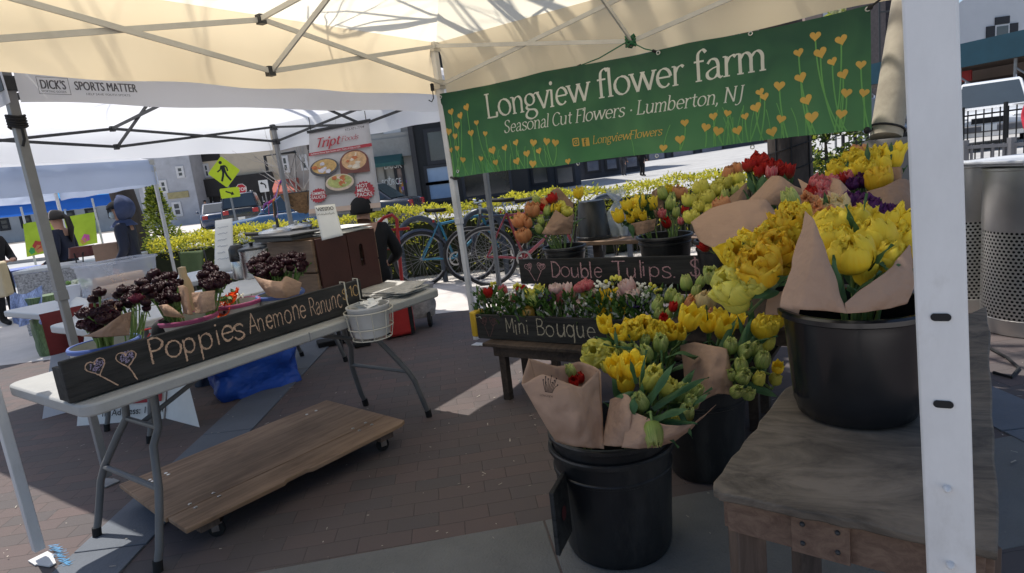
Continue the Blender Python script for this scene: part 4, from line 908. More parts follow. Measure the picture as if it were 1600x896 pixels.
b=soft_box(gp(345,592)+V((0,0,.002)),(.34,.26,.26),.5,.05,8,MB()); o=b.build('tote_bag',M('dark_tarp_bag',(.02,.035,.07),.5,.3,8,bump=.6,bscale=9)); tag(o,'dark slumped bag in shadow left of the blue bag','bag')
cool=thing('cool_box','red soft cool box with black straps on the ground past the table leg','cool box',gp(622,522),.3)
c_=gp(622,524); b=MB(); b.box(c_+V((0,0,.145)),(.30,.22,.27),.35); b.build('body',red_plastic,cool,bev=.03); b=MB(); b.box(c_+V((0,0,.295)),(.31,.23,.03),.35); b.build('lid',M('dark_red_lid',(.25,.02,.02),.5,.1),cool,bev=.01)
b=MB(); Mr=Matrix.Rotation(.35,3,'Z')
for sx_ in (-.1,.12): b.box(c_+Mr@V((sx_,-.1125,.145)),(.035,.005,.26),.35)
b.build('strap',black_matte,cool)
tb_=thing('trolley_bag','grey printed shopping trolley bag on small wheels in the sun','bag',gp(660,512),0)
c_=gp(658,510); b=soft_box(c_+V((0,0,.10)),(.30,.22,.30),.4,.03,5,MB(),taper=1.05); b.build('bag_body',M('printed_grey_cloth',(.30,.28,.27),.8,.5,14),tb_)
b=MB(); 
for sx_ in (-.08,.1): b.lathe([(0,-.015),(.07,-.015),(.075,0),(.07,.015),(0,.015)],c_+V((sx_,-.06,.077)),18,M=Matrix.Rotation(PI/2,3,'Y'))
b.build('wheel',black_matte,tb_)
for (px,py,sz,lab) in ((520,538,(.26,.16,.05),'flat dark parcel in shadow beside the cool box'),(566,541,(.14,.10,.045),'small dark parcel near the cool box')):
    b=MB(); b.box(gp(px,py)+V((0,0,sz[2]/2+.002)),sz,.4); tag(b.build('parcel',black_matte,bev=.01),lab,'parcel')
# sandwich boards and white poster by the grey canopy leg
sb=thing('sandwich_board','white sandwich board seen side on behind the grey canopy leg','sign',gp(66,655))
A_=gp(66,655)+V((0,0,.0)); B_=A_+V((-.20,.50,0)); topp=(A_+B_)/2+V((.22,.10,.88)); wd=V((.17,.13,0))
for (f0) in (A_,B_):
    b=MB(); b.add([f0,f0+wd*.9,topp+wd*.55,topp-wd*.05],[(0,1,2,3)]); o=b.build('panel',M('white_panel%d'%(f0 is A_),(.58,.60,.66),.5,.06,6),sb,smooth=False); m_=o.modifiers.new('thick','SOLIDIFY'); m_.thickness=.018
po=thing('sandwich_board','low white poster board with a red band and a street address under the table','sign',gp(220,655))
a_=gp(128,664); b_=gp(250,657); c_=at(128,664,3.9); 
a_=gp(120,666,.0); b_=gp(255,655,.0); up_=V((.10,.16,.62)); 
b=MB(); b.add([a_,b_,b_+up_,a_+up_],[(0,1,2,3)]); o=b.build('panel',paper,po,smooth=False); m_=o.modifiers.new('thick','SOLIDIFY'); m_.thickness=.01; m_.offset=-1
xx=(b_-a_); Lp=xx.length; pvp=plane(a_,xx,up_,.012)
b=MB(); b.add([pvp(.15*Lp,.12),pvp(.98*Lp,.12),pvp(.98*Lp,.20),pvp(.15*Lp,.20)],[(0,1,2,3)]); b.build('red_band',M('poster_red',(.35,.03,.04),.6,.1),po,smooth=False)
b=MB(); sans(b,'ng Address: 11 Mil',lambda a,c:pvp(.30*Lp+a,.05+c),.062,.95,.006); b.build('address_lettering',ink,po,smooth=False)
b=MB(); e_=gp(312,668); b.add([b_+V((.01,.01,0)),e_,b_+up_+V((.01,.01,-.02))],[(0,1,2)]); b.build('side_flap',paper,po,smooth=False)
# paper bag tied to the near-left canopy leg
lb=thing('paper_bag','cream paper bag hanging on the near canopy leg at the left edge','bag',at(-18,440,2.3))
b=MB(); c_=at(-22,440,2.32)
b.box(c_+V((0,0,.0)),(.13,.09,.13),.4); b.box(c_+V((-.01,0,.10)),(.10,.07,.07),.5); b.build('body',M('cream_paper2',(.52,.46,.34),.7,.1,8,bump=.3,bscale=20),lb,bev=.008)
# blue chalk scribble on the paving by the foot plate
b=MB(); rr=random.Random(9); a_=gp(83,856); e_=gp(106,888)
for i in range(26):
    q=i/26; p=a_.lerp(e_,q); d_=V((rr.uniform(.015,.03),rr.uniform(-.012,.02),0)); b.quad(p-d_+V((0,0,.0105)),p+d_+V((0,0,.0105)),p+d_+V((.004,.005,.0105)),p-d_+V((.004,.005,.0105)))
o=b.build('chalk_scribble',M('blue_chalk',(.10,.26,.45),.9,.4,60),smooth=False); tag(o,'blue chalk scribble on the bricks beside the canopy foot plate','chalk mark')
# ------------------------------------------------------------------ flower heads (unit size: 1 = head height)
PM_={}
PM_['yellow']=petal('petal_yellow',(.60,.58,.08),(.98,.74,.05),(.98,.81,.09),(.96,.64,.02),.35,.42)
PM_['gold']=petal('petal_gold',(.60,.52,.06),(.96,.66,.045),(.97,.74,.08),(.92,.48,.02),.45)
PM_['lemon']=petal('petal_lemon',(0.435,0.538,0.102),(0.845,0.794,0.154),(0.947,0.870,0.230),(0.640,0.704,0.154),.4)
PM_['green']=petal('petal_pale_green',(0.256,0.384,0.077),(0.538,0.640,0.192),(0.794,0.794,0.320),(0.307,0.461,0.102),.75)
PM_['cream']=petal('petal_cream',(0.512,0.538,0.205),(0.845,0.717,0.358),(0.922,0.768,0.435),(0.768,0.538,0.256),.4)
PM_['apricot']=petal('petal_apricot',(0.538,0.435,0.179),(0.768,0.358,0.154),(0.870,0.512,0.256),(0.704,0.205,0.090),.6)
PM_['red']=petal('petal_red',(0.384,0.256,0.102),(0.538,0.023,0.019),(0.640,0.038,0.026),(0.320,0.010,0.013),.6)
PM_['pink']=petal('petal_pink',(0.576,0.448,0.320),(0.640,0.077,0.115),(0.794,0.256,0.282),(0.794,0.576,0.486),.6)
PM_['purple']=petal('petal_purple',(0.128,0.064,0.115),(0.109,0.023,0.122),(0.166,0.045,0.192),(0.064,0.013,0.077),.6)
PM_['maroon']=petal('petal_maroon',(.020,.004,.007),(.022,.0025,.007),(.034,.004,.010),(.008,.001,.003),.6,.2)
PM_['berry']=petal('petal_berry',(.08,.01,.02),(.12,.008,.03),(.16,.012,.04),(.06,.004,.015),.6,.2)
PM_['white']=petal('petal_white',(0.640,0.640,0.538),(0.947,0.934,0.870),(0.970,0.960,0.896),None)
PM_['blush']=petal('petal_blush',(0.640,0.512,0.448),(0.845,0.614,0.589),(0.922,0.768,0.717),(0.768,0.384,0.384),.4)
PM_['orange']=petal('petal_orange_red',(0.512,0.128,0.026),(0.794,0.096,0.015),(0.870,0.141,0.026),(0.640,0.051,0.013),.5)
PM_['daff']=petal('petal_daffodil',(0.768,0.538,0.026),(0.970,0.640,0.019),(0.970,0.666,0.026),None)
PM_['violet']=petal('petal_violet',(0.077,0.038,0.179),(0.090,0.026,0.256),(0.128,0.051,0.358),None)
dark_c=M('anemone_eye',(.012,.01,.015),.6,.2)
def pet(mb,th,prof,W,pw,cup,ruf,rr,nu=4,nv=6,m=0,tipcut=0,tipe=2.6):
    ph=rr.uniform(0,6); ph2=rr.uniform(0,6); dth=rr.uniform(-.06,.06)
    def f(a,q):
        q=1-(1-q)**1.35; u=a*2-1; i=q*(len(prof)-1); k=min(int(i),len(prof)-2); s=i-k
        r=prof[k][0]*(1-s)+prof[k+1][0]*s; z=prof[k][1]*(1-s)+prof[k+1][1]*s
        w=W*(.30+.70*math.sin(min(1,q/.5)*PI/2))*max(0,1-(max(0,q-.5)/.5)**tipe)**.62
        ang=th+dth+u*w/max(r,.16)*1.0
        ed=(1-abs(u))**.5
        rr_=r*(1-cup*u*u*.35)+ruf*.10*math.sin(u*5+ph)*q*q
        zz=z-.10*u*u*q+ruf*.09*math.sin(u*7+ph2)*q**3
        return V((rr_*math.cos(ang),rr_*math.sin(ang),zz))
    mb.grid(f,nu,nv,m)
def head_single(seed,open_=.4,mats=('yellow',)):
    rr=random.Random(seed); mb=MB()
    for L in (0,1):
        for k in range(3):
            e=.30+.30*open_*rr.uniform(.7,1.3)-(.04 if L else 0); s=.94 if L else 1
            pr=[(.05,0),(.26*s,.06),(.40*s,.28),(.41*s,.55),((.36+.14*open_)*s,.80),(e*s,1.0+rr.uniform(-.05,.06))]
            pet(mb,2*PI*k/3+L*PI/3+rr.uniform(-.12,.12),pr,.40,.82,.5,.35,rr,6,8,0,.10,1.6)
    mb.tube([(0,0,0),(0,0,.45)],[.05,.03],6,1); return mb
def head_double(seed,open_=.6):
    rr=random.Random(seed); mb=MB()
    for L in range(4):
        n=[4,5,4,3][L]; s=1-.19*L
        for k in range(n):
            h=(.84+.04*L)*rr.uniform(.88,1.12); e=((.30+.34*open_)*rr.uniform(.7,1.2) if L==0 else (.20+.26*open_)*rr.uniform(.6,1.2))*(1-.12*L)
            pr=[(.05,0),(.34*s,.05),(.51*s,.24),(.55*s,.48),((.49+.06*open_)*s,.72*h/.85),(e,h)]
            pet(mb,2*PI*k/n+L*1.1+rr.uniform(-.25,.25),pr,(.46 if L<2 else .38)*s**.5,.72,.45,.55+.15*L,rr,6,8,0,.16,3.0)
    return mb
def head_bud(seed,open_=.15):
    rr=random.Random(seed); mb=MB()
    for L in range(3):
        n=[4,4,3][L]; s=1-.13*L
        for k in range(n):
            e=(.10+.34*open_)*rr.uniform(.6,1.4); h=1.0*rr.uniform(.88,1.05)
            pr=[(.05,0),(.26*s,.05),(.37*s,.25),(.385*s,.50),(.30*s,.78),(e*s,h)]
            pet(mb,2*PI*k/n+L*.8+rr.uniform(-.2,.2),pr,.36,.80,.5,.75,rr,6,7,0,.10,1.9)
    return mb
def head_ranunculus(seed):
    rr=random.Random(seed); mb=MB()
    for L in range(6):
        n=[6,6,5,5,4,3][L]; s=1-.14*L
        for k in range(n):
            e=(.46-.07*L)*s*rr.uniform(.7,1.25)
            pr=[(.05,.05+.03*L),(.34*s,.08),(.52*s,.30),(.52*s,.50),(e+.06,.66+.035*L),(e*.75,.72+.04*L)]
            pet(mb,2*PI*k/n+L*.7+rr.uniform(-.2,.2),pr,.34*s+.05,.7,.5,.7,rr,4,5,0,.3)
    mb.ball((0,0,.5),.12,8,6,0); return mb
def head_anemone(seed):
    rr=random.Random(seed); mb=MB()
    for L in range(2):
        for k in range(5):
            pr=[(.06,.1),(.25,.12),(.45,.2+.05*L),(.62,.36+.06*L),(.68,.48+.08*L)]
            pet(mb,2*PI*k/5+L*.6+rr.uniform(-.1,.1),pr,.42,.7,.3,.6,rr,4,5,0,.3)
    mb.ball((0,0,.22),.14,10,8,1,sc=(1,1,.8))
    for k in range(18):
        a=2*PI*k/18; mb.ball((.2*math.cos(a),.2*math.sin(a),.25),.022,5,4,1)
    return mb
def head_daffodil(seed):
    rr=random.Random(seed); mb=MB()
    for k in range(6):
        pr=[(.08,.1),(.25,.12),(.5,.14),(.75,.12),(.98,.06+rr.uniform(-.05,.05))]
        pet(mb,2*PI*k/6+rr.uniform(-.08,.08),pr,.40,.75,.1,.3,rr,4,6,0,.03,1.3)
    n=24
    mb.grid(lambda a,q:V(((.14+.14*q+.025*q*math.sin(a*2*PI*8))*math.cos(2*PI*a),(.14+.14*q+.025*q*math.sin(a*2*PI*8))*math.sin(2*PI*a),.12+.36*q)),48,4,1)
    mb.grid(lambda a,q:V((.14*q*math.cos(2*PI*a),.14*q*math.sin(2*PI*a),.14)),12,1,1); return mb
def head_cluster(seed):
    rr=random.Random(seed); mb=MB()
    for i in range(11):
        p=V((rr.uniform(-.5,.5),rr.uniform(-.5,.5),rr.uniform(.2,1))); mb.ball(p,rr.uniform(.10,.17),7,5,0)
    for i in range(6): mb.tube([(0,0,0),(rr.uniform(-.4,.4),rr.uniform(-.4,.4),.7)],.02,4,1)
    return mb
HM={}
def mk(kind,fn,seeds,mats,**k):
    for i,s in enumerate(seeds):
        mb=fn(s,**k); o=mb.build('flower_head',mats,None,angle=180); HM.setdefault(kind,[]).append(o.data); bpy.data.objects.remove(o)
y=PM_
mk('yd',head_double,(1,2,3),[y['yellow']],open_=.65); mk('gd',head_double,(4,5,6),[y['gold']],open_=.75)
mk('yp',head_double,(51,52,53),[y['yellow']],open_=.12); mk('ys',head_single,(7,8,9),[y['yellow'],stemm],open_=.45); mk('yb',head_bud,(10,11),[y['lemon']],open_=.3)
mk('ld',head_double,(12,13),[y['lemon']],open_=.55); mk('gb',head_bud,(14,15,16),[y['green']],open_=.25); mk('ls',head_single,(17,18),[y['lemon'],stemm],open_=.2)
mk('cd',head_double,(19,20),[y['cream']],open_=.4); mk('ad',head_double,(21,22),[y['apricot']],open_=.45); mk('ab',head_bud,(23,24),[y['apricot']],open_=.3)
mk('rd',head_double,(25,26),[y['red']],open_=.45); mk('rs',head_single,(27,),[y['red'],stemm],open_=.2); mk('ps',head_single,(28,29),[y['pink'],stemm],open_=.15); mk('pd',head_double,(30,),[y['pink']],open_=.4)
mk('ud',head_double,(31,32),[y['purple']],open_=.4); mk('rn',head_ranunculus,(33,34,35),[y['maroon']]); mk('rb',head_ranunculus,(36,),[y['berry']]); mk('rp',head_ranunculus,(37,),[y['pink']]); mk('rl',head_ranunculus,(38,),[y['blush']])
mk('aw',head_anemone,(39,),[y['white'],dark_c]); mk('ao',head_anemone,(40,41),[y['orange'],dark_c]); mk('df',head_daffodil,(42,),[y['daff'],y['gold']]); mk('wc',head_cluster,(43,44),[y['white'],stemm]); mk('bs',head_single,(45,),[y['blush'],stemm],open_=.15); mk('vc',head_anemone,(46,),[y['violet'],dark_c]); mk('yc',head_cluster,(47,),[y['lemon'],stemm])
KN={'yd':'double_tulip','yp':'double_tulip','gd':'double_tulip','ys':'tulip','yb':'tulip_bud','ld':'double_tulip','gb':'tulip_bud','ls':'tulip','cd':'double_tulip','ad':'double_tulip','ab':'tulip_bud','rd':'double_tulip','rs':'tulip','ps':'tulip','pd':'double_tulip','ud':'double_tulip','rn':'ranunculus','rb':'ranunculus','rp':'ranunculus','rl':'ranunculus','aw':'anemone','ao':'anemone','df':'daffodil','wc':'filler_flower','bs':'tulip','vc':'anemone','yc':'filler_flower'}
fr=random.Random(21)
TOCAM=-_F
def leaf(mb,p,d,L,w,rr,bend=.5,m=0,tw=None):
    d=V(d).normalized(); side=d.cross(V((0,0,1))); side=side.normalized() if side.length>.05 else V((1,0,0)); up=side.cross(d)
    tw=rr.uniform(-1.2,1.2) if tw is None else tw; s0=side*math.cos(tw)+up*math.sin(tw); nrm=d.cross(s0)
    def f(a,q):
        u=a*2-1; ww=w*(math.sin(PI*min(1,(q*.93+.07))**.8))**.8*(1-q*.25) if q<.995 else 0
        c=V(p)+d*(L*q*(1-.12*bend*q))+nrm*(bend*L*.35*q*q)+V((0,0,-1))*(max(0,bend)*L*.10*q*q)
        return c+s0*(u*ww)+nrm*(ww*.55*(u*u)-.3*ww)+nrm*(.004*math.sin(q*9+u*2))
    mb.grid(f,4,9,m)
def paper_sheet(cols,mat,parent,bulge=.03,seed=0,name='wrapper',wr=.011):
    tops=[at(*c[0]) for c in cols]; bots=[at(*c[1]) for c in cols]; n=len(cols)-1
    def ip(L,x):
        i=min(int(x),n-1); s=x-i; p0=L[max(0,i-1)];p1=L[i];p2=L[i+1];p3=L[min(n,i+2)]
        lin=p1.lerp(p2,s); cat=(p1*2+(p2-p0)*s+(p0*2-p1*5+p2*4-p3)*s*s+(p1*3-p0-p2*3+p3)*s**3)*.5
        return lin.lerp(cat,.45)
    def f(a,q):
        x=a*n; t=ip(tops,x); b=ip(bots,x); p=t.lerp(b,q)
        k=math.sin(PI*min(1,max(0,a)))*math.sin(PI*q)
        p=p+TOCAM*(bulge*k); p+=TOCAM*(wr*(1.5*abs(mnoise.noise(p*9+V((seed,0,0))))+mnoise.noise(p*16+V((seed,0,0)))+.8*abs(mnoise.noise(p*26+V((0,seed,0))))))
        return p
    mb=MB(); mb.grid(f,max(16,n*12),22); o=mb.build(name,mat,parent,angle=75); s_=o.modifiers.new('thick','SOLIDIFY'); s_.thickness=.0009; s_.offset=0; return o
def bouquet(label,base,heads,papers=(),leaves=10,group=None,L=(.14,.24),w=.016,xl=(),kmat=None,name='bouquet',stemr=.0042,axis_up=.35,cam_t=.25,rim=None,seed=1,leafmat=None):
    base=V(base); rr=random.Random(seed); root=thing(name,label,name,base,0,group)
    if heads and heads[0][3]=='rn': heads=list(heads)+[(h[0]+rr.uniform(-9,9),h[1]+rr.uniform(-2,13),h[2]-rr.uniform(-.03,.03),'rn',h[4]*rr.uniform(.8,1.05)) for h in heads]
    gm_=MB(); pos=[]
    for h in heads:
        px,py,d,kind,sz=h[:5]; c=at(px,py,d); ax=(c-base).normalized()
        a=(ax*.65+V((0,0,1))*axis_up+TOCAM*cam_t+V((rr.uniform(-.3,.3),rr.uniform(-.3,.3),rr.uniform(-.2,.2)))).normalized()
        if len(h)>5: a=(_R*h[5][0]+_U*h[5][1]-_F*h[5][2]).normalized()
        o=bpy.data.objects.new(KN[kind],rr.choice(HM[kind])); COL.objects.link(o); o.parent=root
        qz=a.to_track_quat('Z','Y'); o.rotation_mode='XYZ'; M3=qz.to_matrix()@Matrix.Rotation(rr.uniform(0,6.28),3,'Z'); o.rotation_euler=M3.to_euler()
        k=sz*(1.08 if kind=='rn' else 1.1)*rr.uniform(.93,1.08); o.scale=(k*rr.uniform(.92,1.1),k*rr.uniform(.92,1.1),k); hb_=c-a*(k*.5); o.location=hb_-base; pos.append((c,a,hb_,sz))
        b2=base+V((rr.uniform(-.03,.03),rr.uniform(-.03,.03),0)); rz=base.z+.2 if rim is None else rim
        hr=V((hb_.x-base.x,hb_.y-base.y,0)); k1=min(.55,.12/max(.01,hr.length)); m1=V((base.x,base.y,rz+.015))+hr*k1; m2=m1.lerp(hb_,.55)+V((0,0,.02+.05*max(0,hr.length-.15)))
        m2.z=max(m2.z,rz+.03); gm_.tube([hb_+a*.004,hb_-a*.025,m2,m1,b2],[stemr*.9,stemr,stemr,stemr,stemr],6,1); pos[-1]=(c,a,hb_,sz,m1,m2)
    for i in range(leaves):
        c,a,hb_,sz,m1,m2=rr.choice(pos); q=rr.uniform(.0,1); st=m1.lerp(m2,q); d=((hb_-m1).normalized()*.8+V((rr.uniform(-.6,.6),rr.uniform(-.6,.6),rr.uniform(.0,.8)))*.75); d.z=max(d.z,.15); d.normalize()
        leaf(gm_,st,d,rr.uniform(*L)*.8,w*rr.uniform(.6,1.25),rr,rr.uniform(-.3,1.0))
    for (p,q,ww,bend) in xl:
        p=at(*p);q=at(*q); leaf(gm_,p,q-p,(q-p).length,ww,rr,bend)
    gm_.build('greenery',[leafmat or leafm,stemm],root,angle=80)
    for i,pc in enumerate(papers):
        cols=pc[0] if isinstance(pc,tuple) else pc; bl=pc[1] if isinstance(pc,tuple) else .03
        paper_sheet(cols,kmat or kraft,root,bl,seed+i)
    return root
# near bucket on the plywood table
D=1.42
heads=[(1300,352,1.50,'yp',.080),(1338,348,1.52,'yd',.080),(1298,378,1.43,'yp',.078),(1330,396,1.35,'yp',.080),(1362,372,1.42,'yp',.086),(1396,380,1.46,'yd',.080),(1388,408,1.37,'yp',.074),(1418,352,1.5,'ys',.09),(1426,388,1.45,'yp',.08),(1352,424,1.36,'ys',.060),(1364,444,1.36,'yb',.05),(1380,355,1.5,'ys',.075),(1345,372,1.44,'ys',.075),(1430,418,1.5,'ys',.06)]
bouquet('bright yellow tulips in a V of kraft paper in the big glossy bucket',BB+V((0,.0,.06)),heads,
 [([((1258,330,1.34),(1216,480,1.30)),((1270,345,1.30),(1250,484,1.26)),((1290,400,1.27),(1290,486,1.245)),((1319,476,1.26),(1321,490,1.25))],.02),
  ([((1319,474,1.25),(1318,490,1.255)),((1352,448,1.27),(1350,488,1.26)),((1390,418,1.31),(1390,482,1.28)),((1418,383,1.36),(1414,474,1.32)),((1422,396,1.44),(1418,470,1.40))],.015)],
 24,L=(.14,.24),w=.015,seed=3,rim=zp+.27,xl=[((1325,478,1.29),(1372,418,1.31),.012,.2),((1318,476,1.3),(1282,392,1.34),.015,.3),((1330,470,1.30),(1395,400,1.32),.010,.4),((1395,440,1.36),(1400,372,1.36),.010,.1),((1340,470,1.29),(1330,440,1.28),.016,.5),((1310,460,1.3),(1300,400,1.3),.014,-.2),((1365,405,1.36),(1392,418,1.3),.008,.3)])
# printed stamps on the kraft
def stamp(cx,cy,d,sc,rot,parent_label,words=True,seed=1):
    rr=random.Random(seed); mb=MB(); o=at(cx,cy,d)
    def f(a,b): 
        ca,sa=math.cos(rot),math.sin(rot); return o+_R*(a*ca-b*sa)*sc+_U*(a*sa+b*ca)*sc+TOCAM*.0015
    for i in range(9):
        a=-.5+i/8; top=.55+.25*math.sin(i*2.1)+.15*(1-abs(a)*2); pts=[(a*.55,-.2),(a*.85,.2),(a*1.15+rr.uniform(-.04,.04),top)]
        stroke(mb,sm(pts,4),lambda *k:.05,f); dot(mb,(pts[-1][0],top+.06),.06,f)
    stroke(mb,[(-.3,-.24),(.3,-.24)],lambda *k:.06,f)
    return mb,f
stamp_ink=M('stamp_ink',(.035,.02,.015),.8,.3,60)
# left bouquet with gold doubles and lemon ones
bouquet('gold and lemon double tulips leaning left behind the kraft peak',V((1.0,1.84,zp+.05)),
 [(1186,418,1.50,'gd',.088),(1158,400,1.56,'yd',.09),(1212,388,1.58,'gd',.078),(1205,372,1.62,'yd',.08),(1232,352,1.62,'gd',.08),(1240,338,1.66,'yd',.075),(1250,360,1.60,'yd',.07),(1143,446,1.54,'ld',.09),(1176,440,1.50,'ld',.062),(1150,470,1.56,'ls',.07),(1165,380,1.66,'yd',.06),(1193,370,1.68,'rd',.055),(1112,430,1.72,'gb',.055),(1150,425,1.62,'yd',.06),(1228,412,1.62,'gd',.07)],
 [([((1200,462,1.55),(1195,492,1.6)),((1225,455,1.5),(1222,492,1.5)),((1250,470,1.46),(1245,490,1.46))],.01)],10,seed=5,w=.014,rim=zp+.24,xl=[((1215,455,1.5),(1178,462,1.46),.014,.4),((1200,440,1.5),(1240,425,1.42),.012,.3),((1168,395,1.6),(1160,372,1.5),.01,.2)])
# front nested bucket: two kraft wraps and green buds
base1=FB1+V((0,0,.12))
w1=bouquet('kraft cone printed with a crown of blooms, one green and red bud inside',base1+V((-.07,0,0)),[(890,580,2.04,'gb',.052),(897,597,2.02,'rs',.04),(905,590,2.06,'rd',.04)],
 [([((826,560,1.90),(868,684,1.92)),((815,600,1.84),(868,690,1.87)),((848,585,1.82),(880,694,1.84)),((885,598,1.81),(905,698,1.825)),((908,604,1.83),(925,700,1.83)),((935,578,1.88),(943,700,1.86))],.03),([((826,560,1.90),(868,684,1.93)),((870,572,2.02),(890,690,1.98)),((905,565,2.08),(915,692,2.0)),((930,574,2.0),(935,695,1.95)),((938,580,1.90),(943,700,1.87))],.0)],2,seed=7,rim=.45)
mb,sf=stamp(858,608,1.772,.038,-.15,'',seed=2); sans(mb,'LONGVIEW',lambda a,b:sf(-.62+a,-.62+b),.24,.8,.0); mb.build('stamp_print',stamp_ink,w1,smooth=False)
bouquet('pale green parrot buds and long leaves spilling over a kraft collar',base1+V((.06,0,0)),
 [(988,572,1.98,'ys',.085),(962,575,2.02,'ys',.075),(1018,590,1.92,'yb',.085),(1045,605,1.90,'yb',.06),(1000,628,1.84,'gb',.066),(1066,612,1.9,'gb',.06),(1080,628,1.86,'gb',.055),(1088,612,1.92,'gb',.05),(1072,645,1.84,'gb',.058),(1058,655,1.83,'yb',.045),(1021,678,1.76,'gb',.066,(.05,-.9,.35)),(1040,615,1.94,'gb',.05),(1010,600,1.98,'yb',.06),(978,600,2.0,'ys',.06)],
 [([((953,625,1.90),(940,694,1.86)),((975,615,1.86),(960,697,1.83)),((985,622,1.84),(978,698,1.81)),((988,640,1.82),(985,698,1.81))],.02),
  ([((984,640,1.83),(970,698,1.80)),((1005,650,1.79),(995,700,1.78)),((1040,664,1.77),(1025,698,1.79)),((1080,662,1.79),(1050,690,1.82)),((1118,632,1.86),(1060,684,1.88))],.025)],
 22,L=(.14,.26),w=.017,seed=9,rim=.45,xl=[((1005,640,1.85),(1052,560,1.82),.018,.2),((1000,620,1.86),(962,615,1.84),.016,.6),((1020,640,1.84),(1110,570,1.86),.014,.5),((995,600,1.9),(985,560,1.86),.010,.1),((1000,610,1.88),(1008,545,1.86),.009,.1),((1015,660,1.80),(1075,622,1.78),.020,.6),((1020,668,1.79),(1086,640,1.79),.020,.8),((985,650,1.82),(990,620,1.80),.022,.2),((1060,640,1.80),(1085,685,1.77),.010,.5),((1075,640,1.84),(1108,610,1.84),.012,.2),((1010,655,1.78),(1070,690,1.765),.012,.5)])
# back of the front bucket group: yellow row and pale row
bouquet('row of yellow tulips over pale green ones above the dark gap',FB2+V((-.18,.08,.12)),
 [(945,508,2.26,'ys',.06),(968,522,2.22,'ys',.065),(985,516,2.24,'yd',.075),(1005,512,2.26,'yd',.08),(1025,518,2.24,'yd',.075),(1045,518,2.26,'ys',.07),(1078,498,2.28,'ys',.10),(1062,520,2.26,'ys',.06),(933,552,2.20,'ld',.085),(955,558,2.18,'yb',.08),(972,545,2.20,'gb',.062),(990,548,2.18,'gb',.06),(1010,552,2.16,'gb',.064),(1032,536,2.18,'gb',.075),(1008,532,2.22,'gb',.05),(950,572,2.16,'ls',.05),(1000,572,2.16,'ys',.05)],
 [],22,L=(.16,.28),w=.018,seed=11,rim=.42,xl=[((1010,560,2.2),(930,512,2.2),.016,.4),((1010,545,2.16),(945,548,2.10),.008,-.4),((1090,560,2.2),(1040,530,2.12),.026,.8),((1000,560,2.2),(985,520,2.14),.012,.2),((965,560,2.16),(958,510,2.18),.010,.2)])
bouquet('yellow tulips with green buds drooping right over kraft in the second ground bucket',FB2+V((.03,0,.14)),
 [(1106,505,2.36,'ys',.07),(1132,512,2.30,'ys',.085),(1152,500,2.34,'ys',.065),(1125,495,2.40,'ys',.06),(1195,512,2.30,'yd',.085),(1210,500,2.4,'yd',.06),(1142,540,2.20,'gb',.060),(1165,548,2.18,'gb',.062),(1158,572,2.14,'gb',.058),(1162,588,2.12,'gb',.064),(1186,592,2.12,'yb',.058),(1192,562,2.16,'gb',.066),(1152,612,2.10,'gb',.062),(1170,615,2.12,'gb',.058),(1180,545,2.22,'gb',.055),(1215,575,2.2,'ys',.05),(1212,592,2.2,'yb',.05),(1200,535,2.3,'yb',.06),(1142,586,2.15,'gb',.05)],
 [([((1062,540,2.28),(1075,640,2.26)),((1085,535,2.24),(1090,640,2.22)),((1110,540,2.20),(1095,630,2.16)),((1136,546,2.18),(1120,615,2.14)),((1142,575,2.17),(1146,618,2.15))],.03)],
 22,L=(.16,.28),w=.018,seed=13,rim=.42,kmat=kraft,xl=[((1120,560,2.24),(1150,490,2.26),.016,.3),((1150,560,2.2),(1175,490,2.26),.014,.2),((1165,540,2.24),(1155,480,2.3),.016,.3),((1170,545,2.22),(1212,515,2.2),.012,.5),((1160,600,2.12),(1225,615,2.08),.018,.8),((1110,540,2.26),(1095,560,2.2),.02,.2)])
bouquet('pale green and blush tulips in the bucket against the low bench',FB3+V((0,0,.14)),
 [(1028,475,2.86,'gb',.072),(1048,462,2.88,'gb',.072),(1072,442,2.92,'gb',.068),(1088,455,2.86,'gb',.060),(1060,470,2.84,'gb',.06),(1078,475,2.82,'ab',.065),(1102,470,2.80,'cd',.075),(1112,490,2.75,'ab',.05),(1045,490,2.8,'gb',.05),(1052,480,2.78,'rs',.045),(1036,498,2.74,'rs',.045),(1030,490,2.8,'gb',.05),(1120,460,2.82,'gb',.05),(1095,440,2.9,'gb',.055),(1162,485,2.7,'ab',.045)],[],12,L=(.14,.22),w=.018,seed=15,rim=.40)
# upper display
bouquet('peach and red tulips with one tall yellow in kraft beside the bicycle',B4+V((0,0,.05)),
 [(812,345,4.05,'ad',.085),(832,328,4.05,'ad',.09),(825,348,4.0,'ab',.075),(818,368,4.0,'ad',.085),(845,345,4.05,'gb',.06),(862,310,4.1,'rd',.07),(868,326,4.05,'yd',.06),(855,330,4.05,'gb',.06),(885,330,4.05,'ld',.065),(904,302,4.1,'ys',.07),(850,318,4.1,'ab',.06),(842,358,3.98,'gb',.06),(838,312,4.1,'gb',.06),(848,325,4.06,'rs',.05),(877,320,4.1,'ld',.05)],
 [([((868,328,4.0),(846,366,3.96)),((885,340,3.96),(865,368,3.94)),((897,334,4.0),(893,366,3.97))],.03),([((860,300,4.16),(860,350,4.1)),((872,294,4.2),(880,350,4.14)),((896,318,4.18),(896,350,4.12))],.0)],8,seed=17,kmat=kraft2,w=.018)
